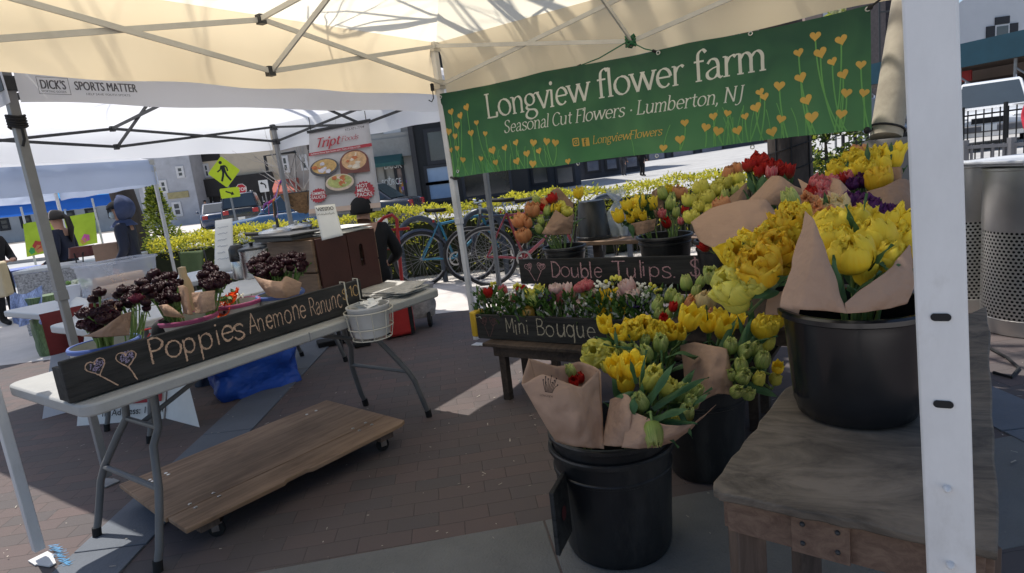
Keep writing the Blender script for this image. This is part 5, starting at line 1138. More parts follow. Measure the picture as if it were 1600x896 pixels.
bouquet('clear yellow tulips leaning left in the centre bucket',B5+V((-.05,0,.06)),
 [(966,338,3.83,'ys',.085),(980,322,3.87,'ys',.08),(1000,315,3.89,'yd',.085),(1018,318,3.89,'ys',.085),(992,332,3.83,'ys',.075),(1005,338,3.81,'ys',.06),(985,342,3.81,'ys',.06)],[([((985,350,3.77),(995,368,3.77)),((1005,346,3.75),(1005,366,3.75)),((1025,342,3.77),(1022,360,3.77))],.01)],9,seed=19,kmat=kraft2,w=.02,xl=[((985,350,3.77),(988,372,3.75),.02,.6),((1000,330,3.82),(998,296,3.87),.016,.1)])
bouquet('mixed pale, apricot and crimson tulips in the centre bucket',B5+V((.05,.0,.06)),
 [(1035,302,3.97,'gb',.075),(1048,318,3.91,'gb',.08),(1062,302,3.97,'ad',.085),(1045,296,4.01,'yd',.06),(1034,334,3.85,'ps',.055),(1042,349,3.81,'rs',.06),(1064,346,3.83,'ps',.05),(1056,332,3.87,'gb',.06),(1070,330,3.91,'rs',.055),(1050,308,3.95,'gb',.06)],[([((1018,300,4.05),(1020,340,4.01)),((1036,290,4.07),(1040,340,4.03)),((1050,310,4.07),(1055,340,4.03))],.0)],8,seed=21,kmat=kraft2,w=.02)
bouquet('cream-yellow peony tulips in dark kraft on the side table',B6+V((0,0,.06)),
 [(1078,312,3.36,'ld',.075),(1095,292,3.42,'ld',.08),(1104,308,3.36,'ld',.078),(1120,295,3.42,'ld',.075),(1132,305,3.36,'gb',.062),(1092,322,3.32,'ld',.065),(1080,338,3.28,'ld',.072),(1130,286,3.46,'ld',.075),(1152,280,3.48,'ld',.08),(1155,295,3.42,'ld',.07),(1138,272,3.52,'ab',.07),(1152,264,3.54,'ab',.08),(1130,330,3.2,'ad',.06),(1148,300,3.4,'gb',.06),(1140,268,3.55,'ab',.07),(1108,328,3.3,'ld',.06)],
 [([((1150,300,3.34),(1095,345,3.3)),((1166,286,3.36),(1130,350,3.2)),((1168,300,3.36),(1160,345,3.2))],.01)],0,seed=23,kmat=kraft2,w=.02)
bouquet('bright red tulips standing up in the side table bucket',B7+V((0,0,.08)),
 [(1172,258,3.14,'rd',.07),(1187,252,3.16,'rd',.085),(1198,262,3.1,'rs',.065),(1212,262,3.12,'rd',.085),(1232,268,3.1,'rs',.07),(1205,270,3.06,'ps',.06),(1186,268,3.1,'rs',.06),(1222,270,3.1,'rs',.055)],[([((1206,275,2.92),(1166,315,2.9)),((1218,276,2.86),(1190,320,2.84)),((1240,290,2.82),(1222,322,2.8)),((1262,300,2.84),(1258,320,2.82))],.04)],14,L=(.16,.24),seed=25,w=.026,kmat=kraft,xl=[((1180,305,3.0),(1170,270,3.06),.03,.2),((1192,305,2.98),(1192,270,3.04),.035,.2),((1185,308,2.96),(1205,270,3.02),.025,.3)])
lyz=(at(1200,380,2.5)).z-.07
lay=bouquet('big empty-looking kraft wrap lying on its side, one coral tulip at its mouth',at(1200,380,2.5)+V((0,0,-.02)),[(1128,322,2.72,'ad',.075),(1100,386,2.66,'rs',.05)],
 [([((1078,348,2.74),(1092,378,2.66)),((1110,326,2.68),(1112,388,2.54)),((1155,314,2.58),(1150,396,2.44)),((1195,312,2.54),(1185,400,2.40)),((1212,335,2.52),(1212,398,2.42)),((1222,350,2.54),(1225,390,2.46))],.05)],0,seed=27,rim=lyz,kmat=kraft)
bouquet('pink striped tulips tucked between kraft sheets',B8+V((0,0,.08)),
 [(1278,285,2.66,'pd',.06),(1290,292,2.62,'pd',.065),(1268,302,2.58,'rd',.06),(1285,302,2.56,'ps',.055),(1300,283,2.68,'pd',.05),(1275,308,2.56,'pd',.05)],[([((1245,280,2.7),(1262,322,2.56)),((1262,288,2.62),(1280,324,2.5)),((1282,312,2.54),(1300,330,2.44))],.0),([((1298,278,2.62),(1292,325,2.5)),((1312,282,2.56),(1310,330,2.46)),((1327,300,2.54),(1325,335,2.46))],.02)],6,seed=29,w=.018)
bouquet('tall bunch of sunny yellow double tulips beside the white pole',B9+V((0,0,.08)),
 [(1312,262,2.80,'yd',.075),(1335,248,2.84,'yd',.085),(1350,262,2.74,'yd',.085),(1362,245,2.84,'yd',.08),(1376,258,2.76,'yd',.08),(1396,248,2.78,'ys',.085),(1385,240,2.86,'yd',.07),(1372,280,2.66,'gd',.095),(1330,268,2.76,'yd',.07),(1298,275,2.78,'ys',.055),(1405,235,2.84,'ys',.07),(1340,240,2.88,'ad',.07),(1348,282,2.7,'ud',.06),(1315,280,2.72,'rs',.05),(1332,287,2.68,'ud',.05),(1325,278,2.72,'ps',.06)],
 [([((1352,300,2.54),(1360,345,2.46)),((1380,292,2.50),(1385,350,2.42)),((1405,280,2.52),(1410,350,2.44)),((1430,284,2.58),(1440,345,2.5))],.03),([((1392,262,2.72),(1385,300,2.66)),((1404,262,2.7),(1405,300,2.62)),((1406,262,2.74),(1410,300,2.66))],.01)],16,L=(.12,.2),seed=31,kmat=kraft2,w=.014,xl=[((1356,250,2.7),(1356,222,2.76),.012,.1),((1390,250,2.74),(1392,220,2.8),.012,.1),((1402,265,2.7),(1416,262,2.68),.01,.3),((1322,270,2.74),(1322,246,2.78),.012,.1)])
bouquet('deep purple and apricot tulips just behind the yellow ones',B10+V((0,0,.08)),
 [(1332,320,2.2,'ud',.08),(1358,330,2.14,'ud',.085),(1352,318,2.24,'ud',.07),(1390,333,2.14,'ud',.07),(1372,335,2.12,'ud',.06),(1262,318,2.2,'ad',.075),(1278,332,2.12,'ad',.07),(1300,328,2.12,'cd',.085),(1312,338,2.06,'cd',.07),(1332,340,2.04,'ad',.06),(1290,340,2.04,'ad',.06),(1235,312,2.14,'gb',.07),(1318,345,2.0,'ab',.06),(1310,322,2.18,'cd',.07)],
 [([((1205,335,2.24),(1215,390,2.1)),((1228,318,2.18),(1245,392,2.04)),((1248,305,2.2),(1270,390,2.0))],.02),([((1290,298,2.3),(1300,350,2.16)),((1308,308,2.24),(1325,360,2.1)),((1328,322,2.24),(1340,365,2.1))],.01)],10,seed=33,w=.014,xl=[((1340,350,2.04),(1342,322,2.04),.012,.1)])
# ------------------------------------------------------------------ dark bunches in the pails
def pb_(K): return K.location+V((0,0,.03))
bouquet('plum-black ranunculus flopping left in the blue-rimmed end pail',pb_(K1),
 [(132,488,2.42,'rn',.045),(150,490,2.36,'rn',.055),(140,504,2.34,'rn',.045),(165,485,2.36,'rn',.05),(175,492,2.36,'rb',.042),(155,456,2.5,'rn',.045),(128,506,2.36,'rn',.04),(163,497,2.32,'rn',.05),(168,476,2.42,'rn',.04),(148,512,2.34,'rn',.04)],
 [([((165,515,2.32),(128,526,2.30)),((190,492,2.30),(160,527,2.28)),((207,487,2.34),(205,524,2.33))],.02),([((166,470,2.46),(160,500,2.42)),((178,468,2.46),(190,500,2.42))],.0)],3,L=(.07,.12),w=.008,seed=41,kmat=kraft2,stemr=.0045,leafmat=leafm2,rim=.88)
bouquet('sparse dark ranunculus on long bare stems between the pails',pb_(K1)+V((.06,.05,0)),
 [(192,452,2.6,'rn',.045),(200,465,2.52,'rn',.045),(213,466,2.50,'rb',.042),(228,472,2.50,'rn',.035),(230,450,2.62,'rn',.05),(208,452,2.62,'rn',.04),(185,476,2.5,'rn',.035),(222,442,2.66,'rn',.045)],[],3,L=(.07,.12),w=.008,seed=43,rim=.88,stemr=.003,leafmat=leafm2)
bouquet('thick dark ranunculus cluster in a kraft cone, left one of the pink-rimmed pail',pb_(K2)+V((-.05,0,0)),
 [(240,428,2.84,'rn',.055),(255,445,2.78,'rn',.05),(268,442,2.76,'rn',.05),(247,450,2.74,'rn',.05),(262,458,2.72,'rn',.05),(275,450,2.74,'rn',.045),(258,432,2.84,'rn',.045),(272,462,2.7,'rn',.04),(245,438,2.8,'rn',.045),(250,465,2.7,'rn',.04),(270,430,2.86,'rn',.045),(235,450,2.78,'rn',.04)],
 [([((250,478,2.66),(256,494,2.66)),((262,476,2.62),(275,496,2.64)),((286,492,2.64),(292,497,2.66))],.03),([((278,448,2.74),(288,490,2.72)),((286,446,2.70),(296,492,2.68)),((294,450,2.72),(302,492,2.70))],.0)],10,L=(.08,.14),w=.012,seed=45,rim=.88,leafmat=leafm2)
bouquet('dark ranunculus bunch in squared kraft, right one of the pink-rimmed pail',pb_(K2)+V((.06,.02,0)),
 [(320,428,2.86,'rn',.05),(332,420,2.88,'rn',.05),(345,430,2.84,'rn',.045),(328,440,2.8,'rn',.05),(342,442,2.78,'rn',.045),(318,442,2.8,'rn',.045),(353,432,2.84,'rn',.04),(335,432,2.84,'rn',.05),(325,413,2.92,'rn',.04)],
 [([((300,458,2.76),(306,490,2.72)),((318,456,2.70),(318,490,2.68)),((338,454,2.72),(336,484,2.70))],.015)],4,L=(.07,.12),w=.008,seed=47,rim=.88,leafmat=leafm2)
bouquet('short orange-red anemones in the pink-rimmed pail',pb_(K3),
 [(362,456,3.08,'ao',.05),(345,466,3.04,'ao',.045),(357,468,3.0,'ao',.05),(347,485,2.94,'ao',.055),(372,464,3.06,'wc',.04),(352,476,2.98,'wc',.03)],[],8,L=(.06,.10),w=.012,seed=49,rim=.88,leafmat=leafm2)
bouquet('full dark ranunculus bunch in folded kraft in front of the wooden crate',pb_(K4),
 [(398,408,3.16,'rn',.055),(412,400,3.2,'rn',.055),(425,408,3.16,'rn',.055),(405,416,3.12,'rn',.05),(420,418,3.12,'rn',.055),(435,416,3.12,'rn',.05),(440,402,3.2,'rn',.05),(458,398,3.22,'rn',.05),(470,402,3.2,'rn',.05),(448,408,3.16,'rn',.045),(410,426,3.08,'rn',.05),(430,425,3.1,'rn',.045),(395,420,3.12,'rn',.045),(478,412,3.18,'rb',.03),(462,408,3.18,'rn',.04)],
 [([((398,432,3.06),(418,462,3.02)),((420,438,3.0),(432,466,2.98)),((440,440,2.98),(448,466,2.98)),((448,432,3.0),(455,464,3.0)),((472,442,3.04),(468,460,3.04))],.03)],22,L=(.07,.15),w=.008,seed=51,rim=.88,leafmat=leafm2)
# ------------------------------------------------------------------ mini bouquets in jars along the trough
jarglass=M('jar_glass',(.30,.27,.2),.15,.2,9,spec=.8,trans=.4,see=.5)
minis=[
 ('mini bouquet with a white dark-eyed anemone at the left end of the trough',(770,465),[(778,462,'aw',.085),(755,462,'bs',.06),(762,458,'rs',.05),(786,455,'ps',.055),(750,470,'wc',.06),(800,470,'wc',.055),(770,450,'yc',.05)]),
 ('mini bouquet with orange and crimson blooms second from the trough end',(805,465),[(815,455,'rd',.05),(805,465,'rp',.045),(818,472,'rp',.045),(798,462,'wc',.05),(826,462,'yb',.055),(810,452,'yc',.05)]),
 ('mini bouquet with lemon and violet flowers beside the amber jar',(840,465),[(841,456,'ls',.065),(833,469,'gb',.06),(850,462,'vc',.05),(848,470,'ud',.045),(828,460,'yb',.045)]),
 ('mini bouquet of pink tulips and silver foliage',(878,465),[(874,462,'ps',.065),(884,456,'bs',.07),(878,472,'bs',.06),(868,450,'rl',.05),(890,462,'bs',.05)]),
 ('mini bouquet with magenta ranunculus and blush blooms under the board',(915,460),[(916,445,'rp',.065),(905,450,'rp',.045),(924,455,'rl',.05),(911,462,'yb',.05),(908,473,'rl',.05),(920,474,'wc',.06),(926,478,'yc',.055)]),
 ('mini bouquet with one big golden daffodil facing out',(955,470),[(955,476,'df',.085,(.0,.15,1)),(968,464,'bs',.06),(948,455,'wc',.06),(940,447,'wc',.05),(960,440,'yc',.05)]),
 ('mini bouquet with white tulips and a dark violet bloom at the right of the daffodil',(992,462),[(983,448,'bs',.06),(988,460,'rl',.055),(995,468,'vc',.06),(1008,455,'wc',.06),(975,450,'bs',.055),(1000,450,'wc',.05)]),
 ('mini bouquet of leafy greens and white sprigs nearest the pale tulips',(1018,462),[(1012,465,'wc',.05),(1022,455,'yc',.05),(1028,470,'wc',.05)])]
for i,(lab,(px,py),hs) in enumerate(minis):
    c=onu(px,py+22,2.20); c.z=.388
    dd=(c-CAM).dot(_F)
    root=bouquet(lab,c+V((0,0,.05)),[((h[0],h[1],dd+rnd.uniform(-.05,.04),h[2],h[3]*(1.3 if h[2]!='wc' else 1.0))+((h[4],) if len(h)>4 else ())) for h in hs],[],0,group='mini bouquets in the trough',rim=c.z+.11,seed=60+i,stemr=.003,name='mini_bouquet',leafmat=leafm2)
    root['category']='bouquet'
    j=MB(); j.lathe([(.001,-.046),(.030,-.046),(.034,-.04),(.034,.03),(.028,.045),(.030,.055),(.027,.055),(.025,.045),(.031,.03),(.031,-.036),(.001,-.04)],c+V((0,0,.05)),20); j.build('jar',jarglass,root)
    lf=MB(); rr=random.Random(200+i)
    for k in range(75):
        p=c+V((rr.uniform(-.10,.10),rr.uniform(-.06,.05),rr.uniform(.07,.24))); d=(p-c).normalized()+V((rr.uniform(-.6,.6),rr.uniform(-.6,.6),rr.uniform(-.3,.5))); leaf(lf,p,d,rr.uniform(.03,.085),rr.uniform(.007,.016),rr,.4,1 if rr.random()<.22 else 0)
    for k in range(10):
        p=c+V((0,0,.06)); q=c+V((rr.uniform(-.1,.1),rr.uniform(-.06,.05),rr.uniform(.18,.27))); lf.tube([p,p.lerp(q,.6)+V((0,0,.02)),q],.002,4,0)
    lf.build('leaf_sprigs',[leafm2,silver_leaf],root,angle=80)
jb=thing('glass_jar','little amber glass jar standing in the trough between mini bouquets','jar',onu(826,488,2.16)); jb.location.z=.388
b=MB(); b.lathe([(0,.11),(.03,.11),(.036,.115),(.036,.155),(.028,.165),(.030,.178),(0,.178)],(0,0,0),20); b.lathe([(0,0),(.03,0),(.03,.11),(0,.11)],(0,0,0),16); b.build('glass',M('amber_glass',(.45,.28,.06),.12,.2,9,spec=.8,trans=.4),jb,local=True)
# plastic bag with a cup of clippings on the plank
cu=thing('plastic_bag','knotted clear plastic bag over a cup of clippings on the plank','bag',at(968,372,4.68)); cu.location.z=.771; cu.scale=(1.08,1.08,1.08)
plas=M('clear_plastic',(.62,.66,.68),.25,.12,14,spec=.8,trans=.45,see=.55,bump=.5,bscale=22)
b=MB(); b.lathe([(.0,.0),(.058,.0),(.066,.10),(.060,.10),(.054,.01),(0,.01)],(0,0,0),24); b.build('cup',plas,cu,local=True)
b=MB()
def bagp(s,q):
    a=2*PI*s; prof=[(.068,.06),(.078,.12),(.070,.17),(.035,.21),(.014,.235),(.02,.25),(.055,.29),(.06,.32)]; i=q*7; k=min(int(i),6); t=i-k; r=prof[k][0]*(1-t)+prof[k+1][0]*t; z=prof[k][1]*(1-t)+prof[k+1][1]*t
    r*=1+.18*math.sin(a*7+q*4)*q; return V((r*math.cos(a),r*math.sin(a),z+.012*math.sin(a*4)*q))
b.grid(bagp,40,20); b.build('bag_film',plas,cu,local=True)
b=MB(); rr=random.Random(4)
for i in range(40): leaf(b,(rr.uniform(-.03,.03),rr.uniform(-.03,.03),rr.uniform(.012,.06)),(rr.uniform(-1,1),rr.uniform(-1,1),rr.uniform(0,1)),.03,.008,rr,.3)
b.build('clippings',leafm2,cu,local=True,angle=80)
# pouch with red cord between the pails
pch=thing('pouch','black domed pouch with red and blue cord between the pails','pouch',at(255,520,2.72)); pch.location.z=.742; pch.location=V((pch.location.x,pch.location.y,.742))
b=MB(); b.lathe([(0,0),(.05,0),(.052,.02),(.05,.09),(.04,.125),(.02,.142),(0,.145)],(0,0,0),28,sy=.7); b.build('body',black_matte,pch,local=True)
b=MB(); b.tube([(-.03,-.03,.12),(-.08,-.03,.115),(-.12,-.02,.11),(-.13,-.01,.06)],.004,6); b.tube([(-.035,-.036,.10),(-.06,-.04,.07),(-.10,-.04,.055),(-.13,-.03,.05)],.004,6); b.build('cord',red_plastic,pch,local=True)
# ------------------------------------------------------------------ hedge
def drop(px,py,d,z=None):
    p=at(px,py,d); return V((p.x,p.y,gz(p.x,p.y) if z is None else z))
def hy(x): return 8.85-.06*x
hedge=thing('hedge','clipped yellow-green hedge running along the street behind the bicycles','hedge',(0,8.9,0))
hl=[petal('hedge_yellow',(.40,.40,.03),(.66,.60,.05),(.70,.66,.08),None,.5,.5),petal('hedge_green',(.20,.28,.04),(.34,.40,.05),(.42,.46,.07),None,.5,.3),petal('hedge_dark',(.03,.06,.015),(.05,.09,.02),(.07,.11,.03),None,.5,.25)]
rr=random.Random(31); b=MB(); tw=MB()
for i in range(23000):
    x=rr.uniform(-5.0,5.6); q=rr.random(); ht=.93+.03*math.sin(x*3)+.02*math.sin(x*11)
    if q<.34: z=ht+rr.gauss(0,.022); yo=rr.uniform(-.38,.4)
    else: z=ht*(1-rr.random()**1.6*.92); yo=-.40+abs(rr.gauss(0,.09))+.05*math.sin(x*4+z*5)
    dn_=.2+.8*max(0,min(1,(z-.25)/.5))
    if rr.random()>dn_: continue
    gap=mnoise.noise(V((x*3.2,z*4.2,1.3)))
    if z<ht-.20 and gap>.16: continue
    p=V((x,hy(x)+yo,z)); s=rr.uniform(.016,.034); d=V((rr.uniform(-1,1),rr.uniform(-1,.6),rr.uniform(-.1,1.2))).normalized(); sd_=d.cross(V((rr.uniform(-1,1),rr.uniform(-1,1),rr.uniform(-1,1)))).normalized()
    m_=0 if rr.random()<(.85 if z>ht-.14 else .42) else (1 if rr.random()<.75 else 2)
    b.add([p,p+d*s+sd_*s*.42,p+d*s*1.9,p+d*s-sd_*s*.42],[(0,1,2,3)],m_,[(.5,0),(1,.5),(.5,1),(0,.5)])
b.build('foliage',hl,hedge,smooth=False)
for i in range(420):
    x=rr.uniform(-5,5.6); p=V((x,hy(x)+rr.uniform(-.18,.2),0)); q=p+V((rr.uniform(-.12,.12),rr.uniform(-.12,.1),rr.uniform(.5,.9))); tw.tube([p,p.lerp(q,.5)+V((rr.uniform(-.03,.03),0,0)),q],[.008,.006,.003],5)
    for k in range(2): q2=p.lerp(q,rr.uniform(.3,.8)); tw.tube([q2,q2+V((rr.uniform(-.15,.15),rr.uniform(-.12,.1),rr.uniform(.1,.3)))],[.004,.002],4)
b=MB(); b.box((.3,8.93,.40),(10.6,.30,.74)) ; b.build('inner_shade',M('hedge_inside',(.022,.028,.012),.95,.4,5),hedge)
tw.build('twigs',bark_pale,hedge)
# ------------------------------------------------------------------ trees
def branch(mb,p,d,L,r,lev,rr,spread=.7,n=6,grav=.0):
    pts=[V(p)];rs=[r];dd=V(d).normalized()
    for i in range(n):
        dd=(dd+V((rr.uniform(-1,1),rr.uniform(-1,1),rr.uniform(-.8,1)))*.20+V((0,0,grav))).normalized(); q_=pts[-1]+dd*(L/n); q_.z=max(q_.z,3.5) if (q_-A0).dot(t_)<3.3 and q_.x<4 and q_.y<9 and p[2]>2.9 else q_.z; lc=q_-A0; hit=1.8<lc.dot(t_)<3.1 and -2.1<lc.dot(n_)<-.7 and q_.z<5.4
        if hit: break
        pts.append(q_); rs.append(r*(1-.62*(i+1)/n))
    if len(pts)<3: return
    n=len(pts)-1; mb.tube(pts,rs,7 if r>.03 else 5)
    if lev>0:
        for k in range(rr.randint(3,4) if lev>1 else rr.randint(3,5)):
            i=rr.randint(min(2,n),n); sp=(dd+V((rr.uniform(-1,1),rr.uniform(-1,1),rr.uniform(-.7,.9)))*spread).normalized(); branch(mb,pts[i],sp,L*rr.uniform(.45,.72),rs[i]*.72,lev-1,rr,spread,5,grav)
rr=random.Random(12)
rt=drop(1236,250,6.3); rt.z=0
tree=thing('bare_tree','bare street tree with thick dark trunk behind the banner, cords wound round it','tree',rt)
b=MB(); tp=[rt+V((0,0,-.02)),rt+V((.0,0,.6)),rt+V((-.02,0,1.6)),rt+V((-.06,.02,2.6)),rt+V((-.12,.04,3.5)),rt+V((-.2,.05,4.2))]; b.tube(tp,[.26,.215,.20,.195,.19,.16],20); b.build('trunk',bark,tree,angle=80)
b=MB()
for (p,d,L,r) in ((tp[4],(-1,.05,.30),3.4,.085),(tp[4],(-1,.45,.42),4.2,.09),(tp[5],(-1,-.5,.05),4.8,.085),(tp[5],(-1,-.15,.03),4.8,.075),(tp[5],(-.9,.75,.6),3.8,.08),(tp[5],(.3,.3,1),2.5,.09),(tp[3]+V((0,0,.3)),(-1,-.12,.05),2.6,.055),(tp[5],(-1,.2,.8),4.0,.08)): branch(b,p,d,L,r,3 if r>.06 else 2,rr)
b.build('branches',bark_pale,tree,angle=80)
b=MB()
for k in range(7):
    z=.9+k*.17; b.tube([rt+V((-.01+.215*math.cos(a*PI/10),.215*math.sin(a*PI/10),z+.05*math.sin(a*PI/10+k))) for a in range(20)],.006,5,closed=True)
for a in (3.6,4.3,5.2): b.tube([rt+V((.215*math.cos(a),.215*math.sin(a),.3)),rt+V((-.02+.208*math.cos(a+.1),.208*math.sin(a+.1),2.2))],.007,5)
b.build('light_cord',rope_black,tree)
# second bare tree left, its boughs reach over both canopies
rr=random.Random(77); lt_=V((-2.78,9.9,0))
tree2=thing('bare_tree','leafless street tree whose boughs reach over the white canopy from behind the hedge','tree',lt_)
b=MB(); tp2=[lt_,lt_+V((.05,-.05,1.5)),lt_+V((.1,-.2,3.0)),lt_+V((.3,-.5,4.1)),lt_+V((.6,-.9,4.8))]
b.tube(tp2,[.17,.15,.13,.12,.10],14); b.build('trunk',bark,tree2,angle=80)
b=MB()
for (p,d,L,r) in ((tp2[3],(.55,-1,.05),6.2,.085),(tp2[4],(.9,-.9,.03),6.4,.08),(tp2[4],(.2,-1,.05),6.0,.075),(tp2[4],(1,-.6,.02),6.0,.08),(tp2[4],(.5,-1,.0),5.6,.07),(tp2[3],(-.2,-1,.3),3.6,.06)): branch(b,p,d,L,r,3,rr,.75,7)
b.build('branches',bark_pale,tree2,angle=80)
pt_=drop(222,395,11.5); b=MB(); tree3=thing('bare_tree','dark tree trunk behind the hooded person, cut off by the canopy','tree',pt_)
b.tube([pt_,pt_+V((-.05,0,1.2)),pt_+V((-.22,0,2.6)),pt_+V((-.3,0,3.4)),pt_+V((-.4,.1,4.2))],[.26,.21,.19,.18,.12],16); b.build('trunk',bark,tree3,angle=80)
b=MB(); rr=random.Random(5)
for d in ((.6,.2,1),(-.7,.1,1),(.1,.6,1)): branch(b,pt_+V((-.38,.1,4.1)),d,2.6,.07,2,rr)
b.build('branches',bark_pale,tree3,angle=80)
def leafy(label,base,w,h,n,mats,shape,seed,trunk_r=.05,cat='tree',name='small_tree',ls=(.03,.07),th=.3):
    rr=random.Random(seed); root=thing(name,label,cat,base); b=MB(); base=V(base)
    for i in range(n):
        q=rr.random()**.8; r=shape(q)*w*math.sqrt(rr.random()); a=rr.uniform(0,6.283); p=base+V((r*math.cos(a),r*math.sin(a),th+q*(h-th)))
        if mnoise.noise(p*(2.2/w))>.22: continue
        s=rr.uniform(*ls); d=V((math.cos(a)*.6+rr.uniform(-1,1),math.sin(a)*.6+rr.uniform(-1,1),rr.uniform(-.4,1))).normalized(); sd_=d.cross(V((rr.uniform(-1,1),rr.uniform(-1,1),rr.uniform(-1,1)))).normalized()
        b.add([p,p+d*s+sd_*s*.4,p+d*s*2,p+d*s-sd_*s*.4],[(0,1,2,3)],rr.randrange(len(mats)) if rr.random()<.4 else 0,[(.5,0),(1,.5),(.5,1),(0,.5)])
    b.build('crown',mats,root,smooth=False); t=MB(); t.tube([base,base+V((.02,0,h*.5)),base+V((0,.02,h*.9))],[trunk_r,trunk_r*.7,trunk_r*.2],8)
    for i in range(14):
        z=th+(h-th)*i/14; a=rr.uniform(0,6.28); r=shape((z-th)/(h-th))*w*.8; t.tube([base+V((0,0,z)),base+V((r*math.cos(a),r*math.sin(a),z+.1*h*.5))],[trunk_r*.3,.004],5)
    t.build('trunk',bark,root); return root
leafy('young conifer with open green branches beyond the hooded person',drop(262,400,11.0),.50,1.75,4200,[hl[1],hl[2]],lambda q:(1-q)*.9+.12,3,ls=(.02,.05))
leafy('dark evergreen shrub beside the wrapped tree trunk',drop(1292,300,8.2),.75,1.5,5200,[hl[2],hl[1]],lambda q:math.sin(PI*min(1,q*.85+.12))**.6,4,.05,'shrub','shrub',(.025,.06),.1)
leafy('pale spring tree far off between banner and leaning post',drop(1372,190,60),7,13,7000,[petal('spring_leaf',(.30,.33,.12),(.40,.42,.2),(.5,.5,.3),None,.5,.3),hl[1]],lambda q:math.sin(PI*min(1,q*.8+.15))**.7,6,.4,ls=(.2,.45),th=2.5)
leafy('low yellow forsythia bush at the hedge end near the conifer',drop(300,375,12.5),.9,.9,2500,[hl[0],hl[1]],lambda q:math.sin(PI*min(1,q*.8+.2))**.6,8,.03,'shrub','shrub',(.025,.05),.08)
# ------------------------------------------------------------------ bicycles and rack
tyre=M('rubber_tyre',(.018,.018,.02),.7,.2,12)
def bicycle(label,loc,rz,col,R_=.335,group='bicycles parked by the hedge',saddle=.92,fender=False):
    root=thing('bicycle',label,'bicycle',(0,0,0),0,group); fm=M('bike_paint_'+label[:10].replace(' ','_'),col,.3,.1,5,coat=.5)
    for x in (-.52,.53):
        w_=MB(); w_.tube([(x+R_*math.cos(2*PI*i/40),0,R_+.0+R_*math.sin(2*PI*i/40)) for i in range(40)],.021,8,closed=True); o=w_.build('wheel',tyre,root,local=True)
        r_=MB(); r_.tube([(x+(R_-.026)*math.cos(2*PI*i/40),0,R_+(R_-.026)*math.sin(2*PI*i/40)) for i in range(40)],.011,6,closed=True); r_.build('rim',M('rim_grey',(.30,.30,.31),.4,.1,8,metal=.6),o,local=True)
        s_=MB()
        for i in range(28):
            a=2*PI*i/28; a2=a+.35*(1 if i%2 else -1); s_.tube([(x+.022*math.cos(a2),.02*(1 if i%4<2 else -1),R_+.022*math.sin(a2)),(x+(R_-.03)*math.cos(a),0,R_+(R_-.03)*math.sin(a))],.0015,4,cap=False)
        s_.lathe([(0,-.035),(.02,-.035),(.022,0),(.02,.035),(0,.035)],(x,0,R_),10,M=Matrix.Rotation(PI/2,3,'X')); s_.build('spokes',grey_metal,o,local=True)
        if fender:
            f=MB(); f.tube([(x+(R_+.035)*math.cos(a),0,R_+(R_+.035)*math.sin(a)) for a in [R(20+140*i/16) for i in range(17)]],.018,6); f.build('fender',M('fender_blue',(.06,.08,.13),.4,.1),root,local=True)
    bb=V((-.08,0,.29)); st=V((-.23,0,saddle-.13)); ht=V((.36,0,.80)); hb_=V((.40,0,.66)); ra=V((-.52,0,R_)); fa=V((.53,0,R_)); seat=V((-.265,0,saddle))
    f=MB(); f.tube([bb,st],.017); f.tube([st+V((0,0,-.03)),ht],.018); f.tube([bb,hb_],.020); f.tube([hb_,ht+V((-.01,0,.04))],.021)
    for s in (-.05,.05): f.tube([bb+V((0,s*.5,0)),ra+V((0,s,0))],.010); f.tube([st+V((0,s*.4,0)),ra+V((0,s,0))],.009)
    f.build('frame',fm,root,local=True)
    f=MB(); 
    for s in (-.05,.05): f.tube([hb_+V((.01,s,0)),(hb_+fa)/2+V((.01,s,0)),fa+V((0,s,0))],[.014,.013,.010])
    f.build('fork',fm,root,local=True)
    f=MB(); f.tube([st,seat],.013); f.build('seat_post',steel,root,local=True)
    f=MB()
    def sad(a,q):
        t=a*2*PI; x=-.12+.27*q; wd=.075*(1-q)**1.2+.022; return V((seat.x+x,wd*math.cos(t)*math.sin(PI*min(.98,q*.9+.08))**.4,seat.z+.02+.028*math.sin(t)*(1 if math.sin(t)<0 else .8)+.02*(1-q)**2))
    f.grid(sad,16,10); f.build('saddle',black_matte,root,local=True)
    f=MB(); f.tube([ht,ht+V((-.03,0,.16)),ht+V((.03,0,.18))],.014); f.tube([ht+V((-.05,-.30,.21)),ht+V((.02,-.2,.19)),ht+V((.04,0,.18)),ht+V((.02,.2,.19)),ht+V((-.05,.30,.21))],.012); o=f.build('handlebar',steel,root,local=True)
    g_=MB()
    for s in (-1,1): g_.tube([ht+V((-.05,.30*s,.21)),ht+V((-.025,.25*s,.203))],.016); g_.tube([ht+V((0,.22*s,.195)),ht+V((.05,.24*s,.17)),ht+V((.0,.30*s,.15))],.005,6)
    g_.build('grip',black_matte,o,local=True)
    c_=MB(); My=Matrix.Rotation(PI/2,3,'X'); c_.lathe([(.07,-.003),(.092,-.003),(.092,.003),(.07,.003),(.07,-.003)],bb+V((0,-.045,0)),28,M=My); 
    for i in range(5): a=2*PI*i/5; c_.bar(bb+V((0,-.045,0)),bb+V((.075*math.cos(a),-.045,.075*math.sin(a))),.012,.004)
    c_.bar(bb+V((0,-.055,0)),bb+V((.10,-.058,-.13)),.018,.01); c_.bar(bb+V((0,.055,0)),bb+V((-.10,.058,.13)),.018,.01); o=c_.build('crank',steel,root,local=True)
    p_=MB(); p_.box(bb+V((.10,-.11,-.13)),(.09,.09,.02)); p_.box(bb+V((-.10,.11,.13)),(.09,.09,.02)); p_.build('pedal',black_matte,o,local=True)
    rf=MB(); rf.box(st+V((-.07,0,.02)),(.02,.04,.03)); rf.build('reflector',red_plastic,root,local=True)
    root.location=V(loc); root.rotation_euler=(0,0,rz); return root
